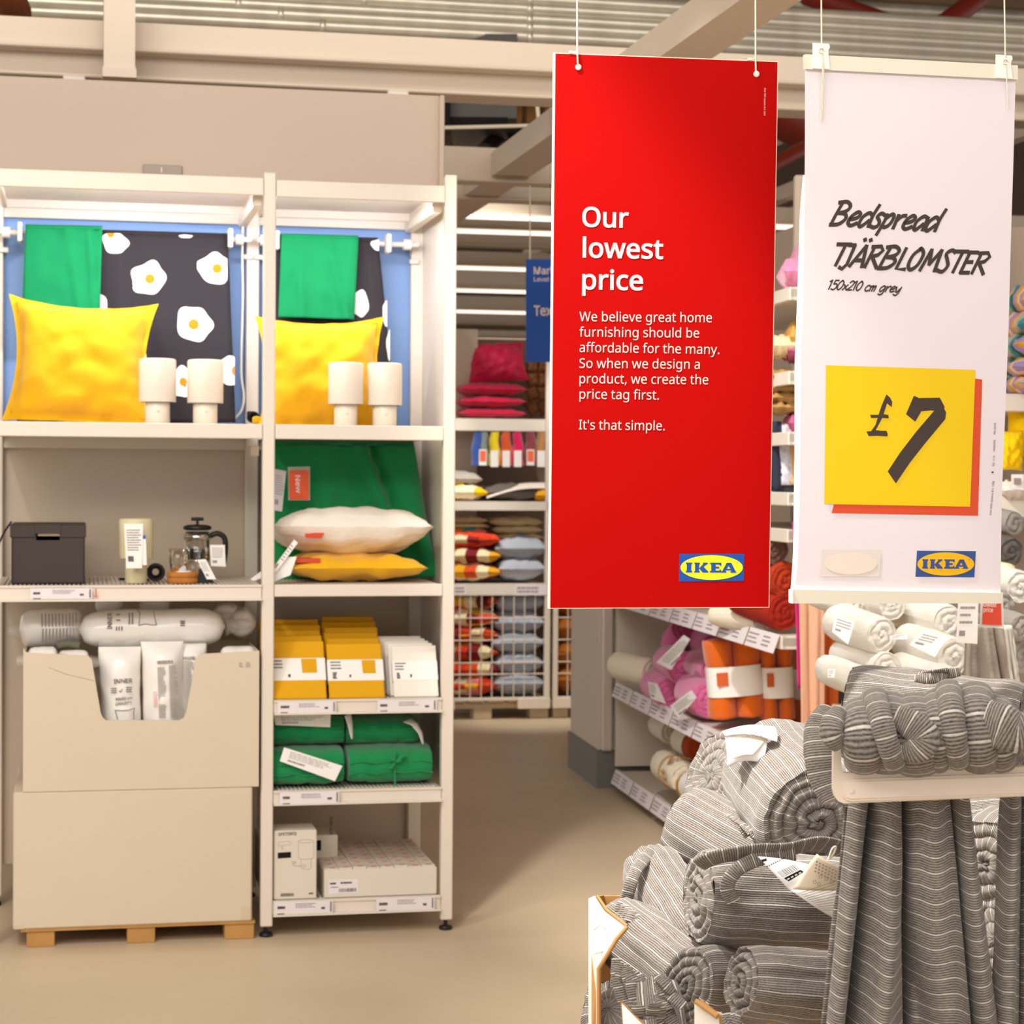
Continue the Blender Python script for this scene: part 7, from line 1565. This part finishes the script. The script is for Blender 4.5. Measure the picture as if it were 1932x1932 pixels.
fold(1650, 1690, 1316, 1444, Yc - .016, 50, 40, .024, 'strap', seed=3)
fold(1722, 1732, 1345, 1432, Yc + .006, 84, 96, .046, seed=4)
fold(1768, 1772, 1332, 1430, Yc + .0, 62, 46, .040, seed=5)
fold(1790, 1808, 1310, 1430, Yc - .012, 56, 44, .034, 'strap', seed=6)
fold(1838, 1850, 1322, 1430, Yc + .002, 80, 70, .044, seed=7)
fold(1884, 1888, 1345, 1428, Yc + .01, 60, 60, .040, seed=8)
# knot flap crossing and twisted end at the right
for nm, pts, Ys, w_, th in (('knot_flap', ((1690, 1352), (1722, 1368), (1744, 1392), (1728, 1414), (1704, 1418)), (2.24, 2.232, 2.228, 2.232, 2.24), [.026, .034, .036, .032, .016], .016),
                            ('twisted_end', ((1862, 1362), (1892, 1372), (1918, 1385), (1950, 1378), (1990, 1384)), (2.245, 2.235, 2.23, 2.23, 2.24), [.05, .052, .042, .046, .05], .030),
                            ('side_fold', ((1585, 1345), (1572, 1362), (1568, 1385), (1580, 1405)), (2.27, 2.258, 2.25, 2.256), [.018, .026, .026, .016], .020),
                            ('hanging_corner', ((1560, 1340), (1546, 1372), (1548, 1420), (1556, 1470), (1572, 1510)), (2.42, 2.40, 2.38, 2.37, 2.36), [.02, .034, .04, .036, .026], .018)):
    P = smooth3([at(x, y, Y) for (x, y), Y in zip(pts, Ys)], 6); k = len(P); ws = [w_[min(len(w_) - 1, int(i * (len(w_) - 1) / (k - 1)))] * (1 - (i * (len(w_) - 1) / (k - 1)) % 1) + w_[min(len(w_) - 1, int(i * (len(w_) - 1) / (k - 1)) + 1)] * ((i * (len(w_) - 1) / (k - 1)) % 1) for i in range(k)]
    mb = MB(); band(mb, P, ws, th, n=20); mb.build(nm, MS, parent=bd)
# hanging cloths below
mb = MB(); Yh = 2.34
cloth(mb, at(1604, 1500, Yh), at(1822, 1496, Yh), at(1886, 2010, Yh - .02), at(1550, 2010, Yh - .02), 90, 120, seed=4, wr=.005, wrs=5, folds=((.06, -.02, .05, .030, .2), (.19, -.06, .030, -.055, .15), (.33, -.02, .09, .030, .3), (.47, .02, .028, -.050, -.6), (.50, -.25, .05, .016, 1.0), (.66, .06, .14, .034, .3), (.87, .0, .022, -.035, .2), (.95, .0, .05, .022, .3), (.30, .35, .06, -.03, 1.2)), sag=.006)
mb.build('hanging_cloth', MS, parent=bd, mods=[('solid', .005)])
mb = MB(); cloth(mb, at(1596, 1520, Yh + .03), at(1606, 1520, Yh + .03), at(1570, 2010, Yh + .03), at(1540, 2010, Yh + .03), 6, 60, seed=9, wr=.003); mb.build('selvedge', MS, parent=bd, mods=[('solid', .004)])
d2 = thing('draped_blanket', 'second dark striped blanket hanging at the right picture edge', 'blanket', W0, at(1910, 1520, 2.36))
mb = MB(); cloth(mb, at(1888, 1460, 2.37), at(1990, 1460, 2.37), at(2000, 2010, 2.33), at(1866, 2010, 2.33), 40, 110, seed=14, wr=.006, folds=((.18, .0, .12, .035, .2), (.40, .02, .03, -.06, .1), (.7, 0, .15, .03, .2)), sag=.006); mb.build('hanging_cloth', MS, parent=d2, mods=[('solid', .005)])
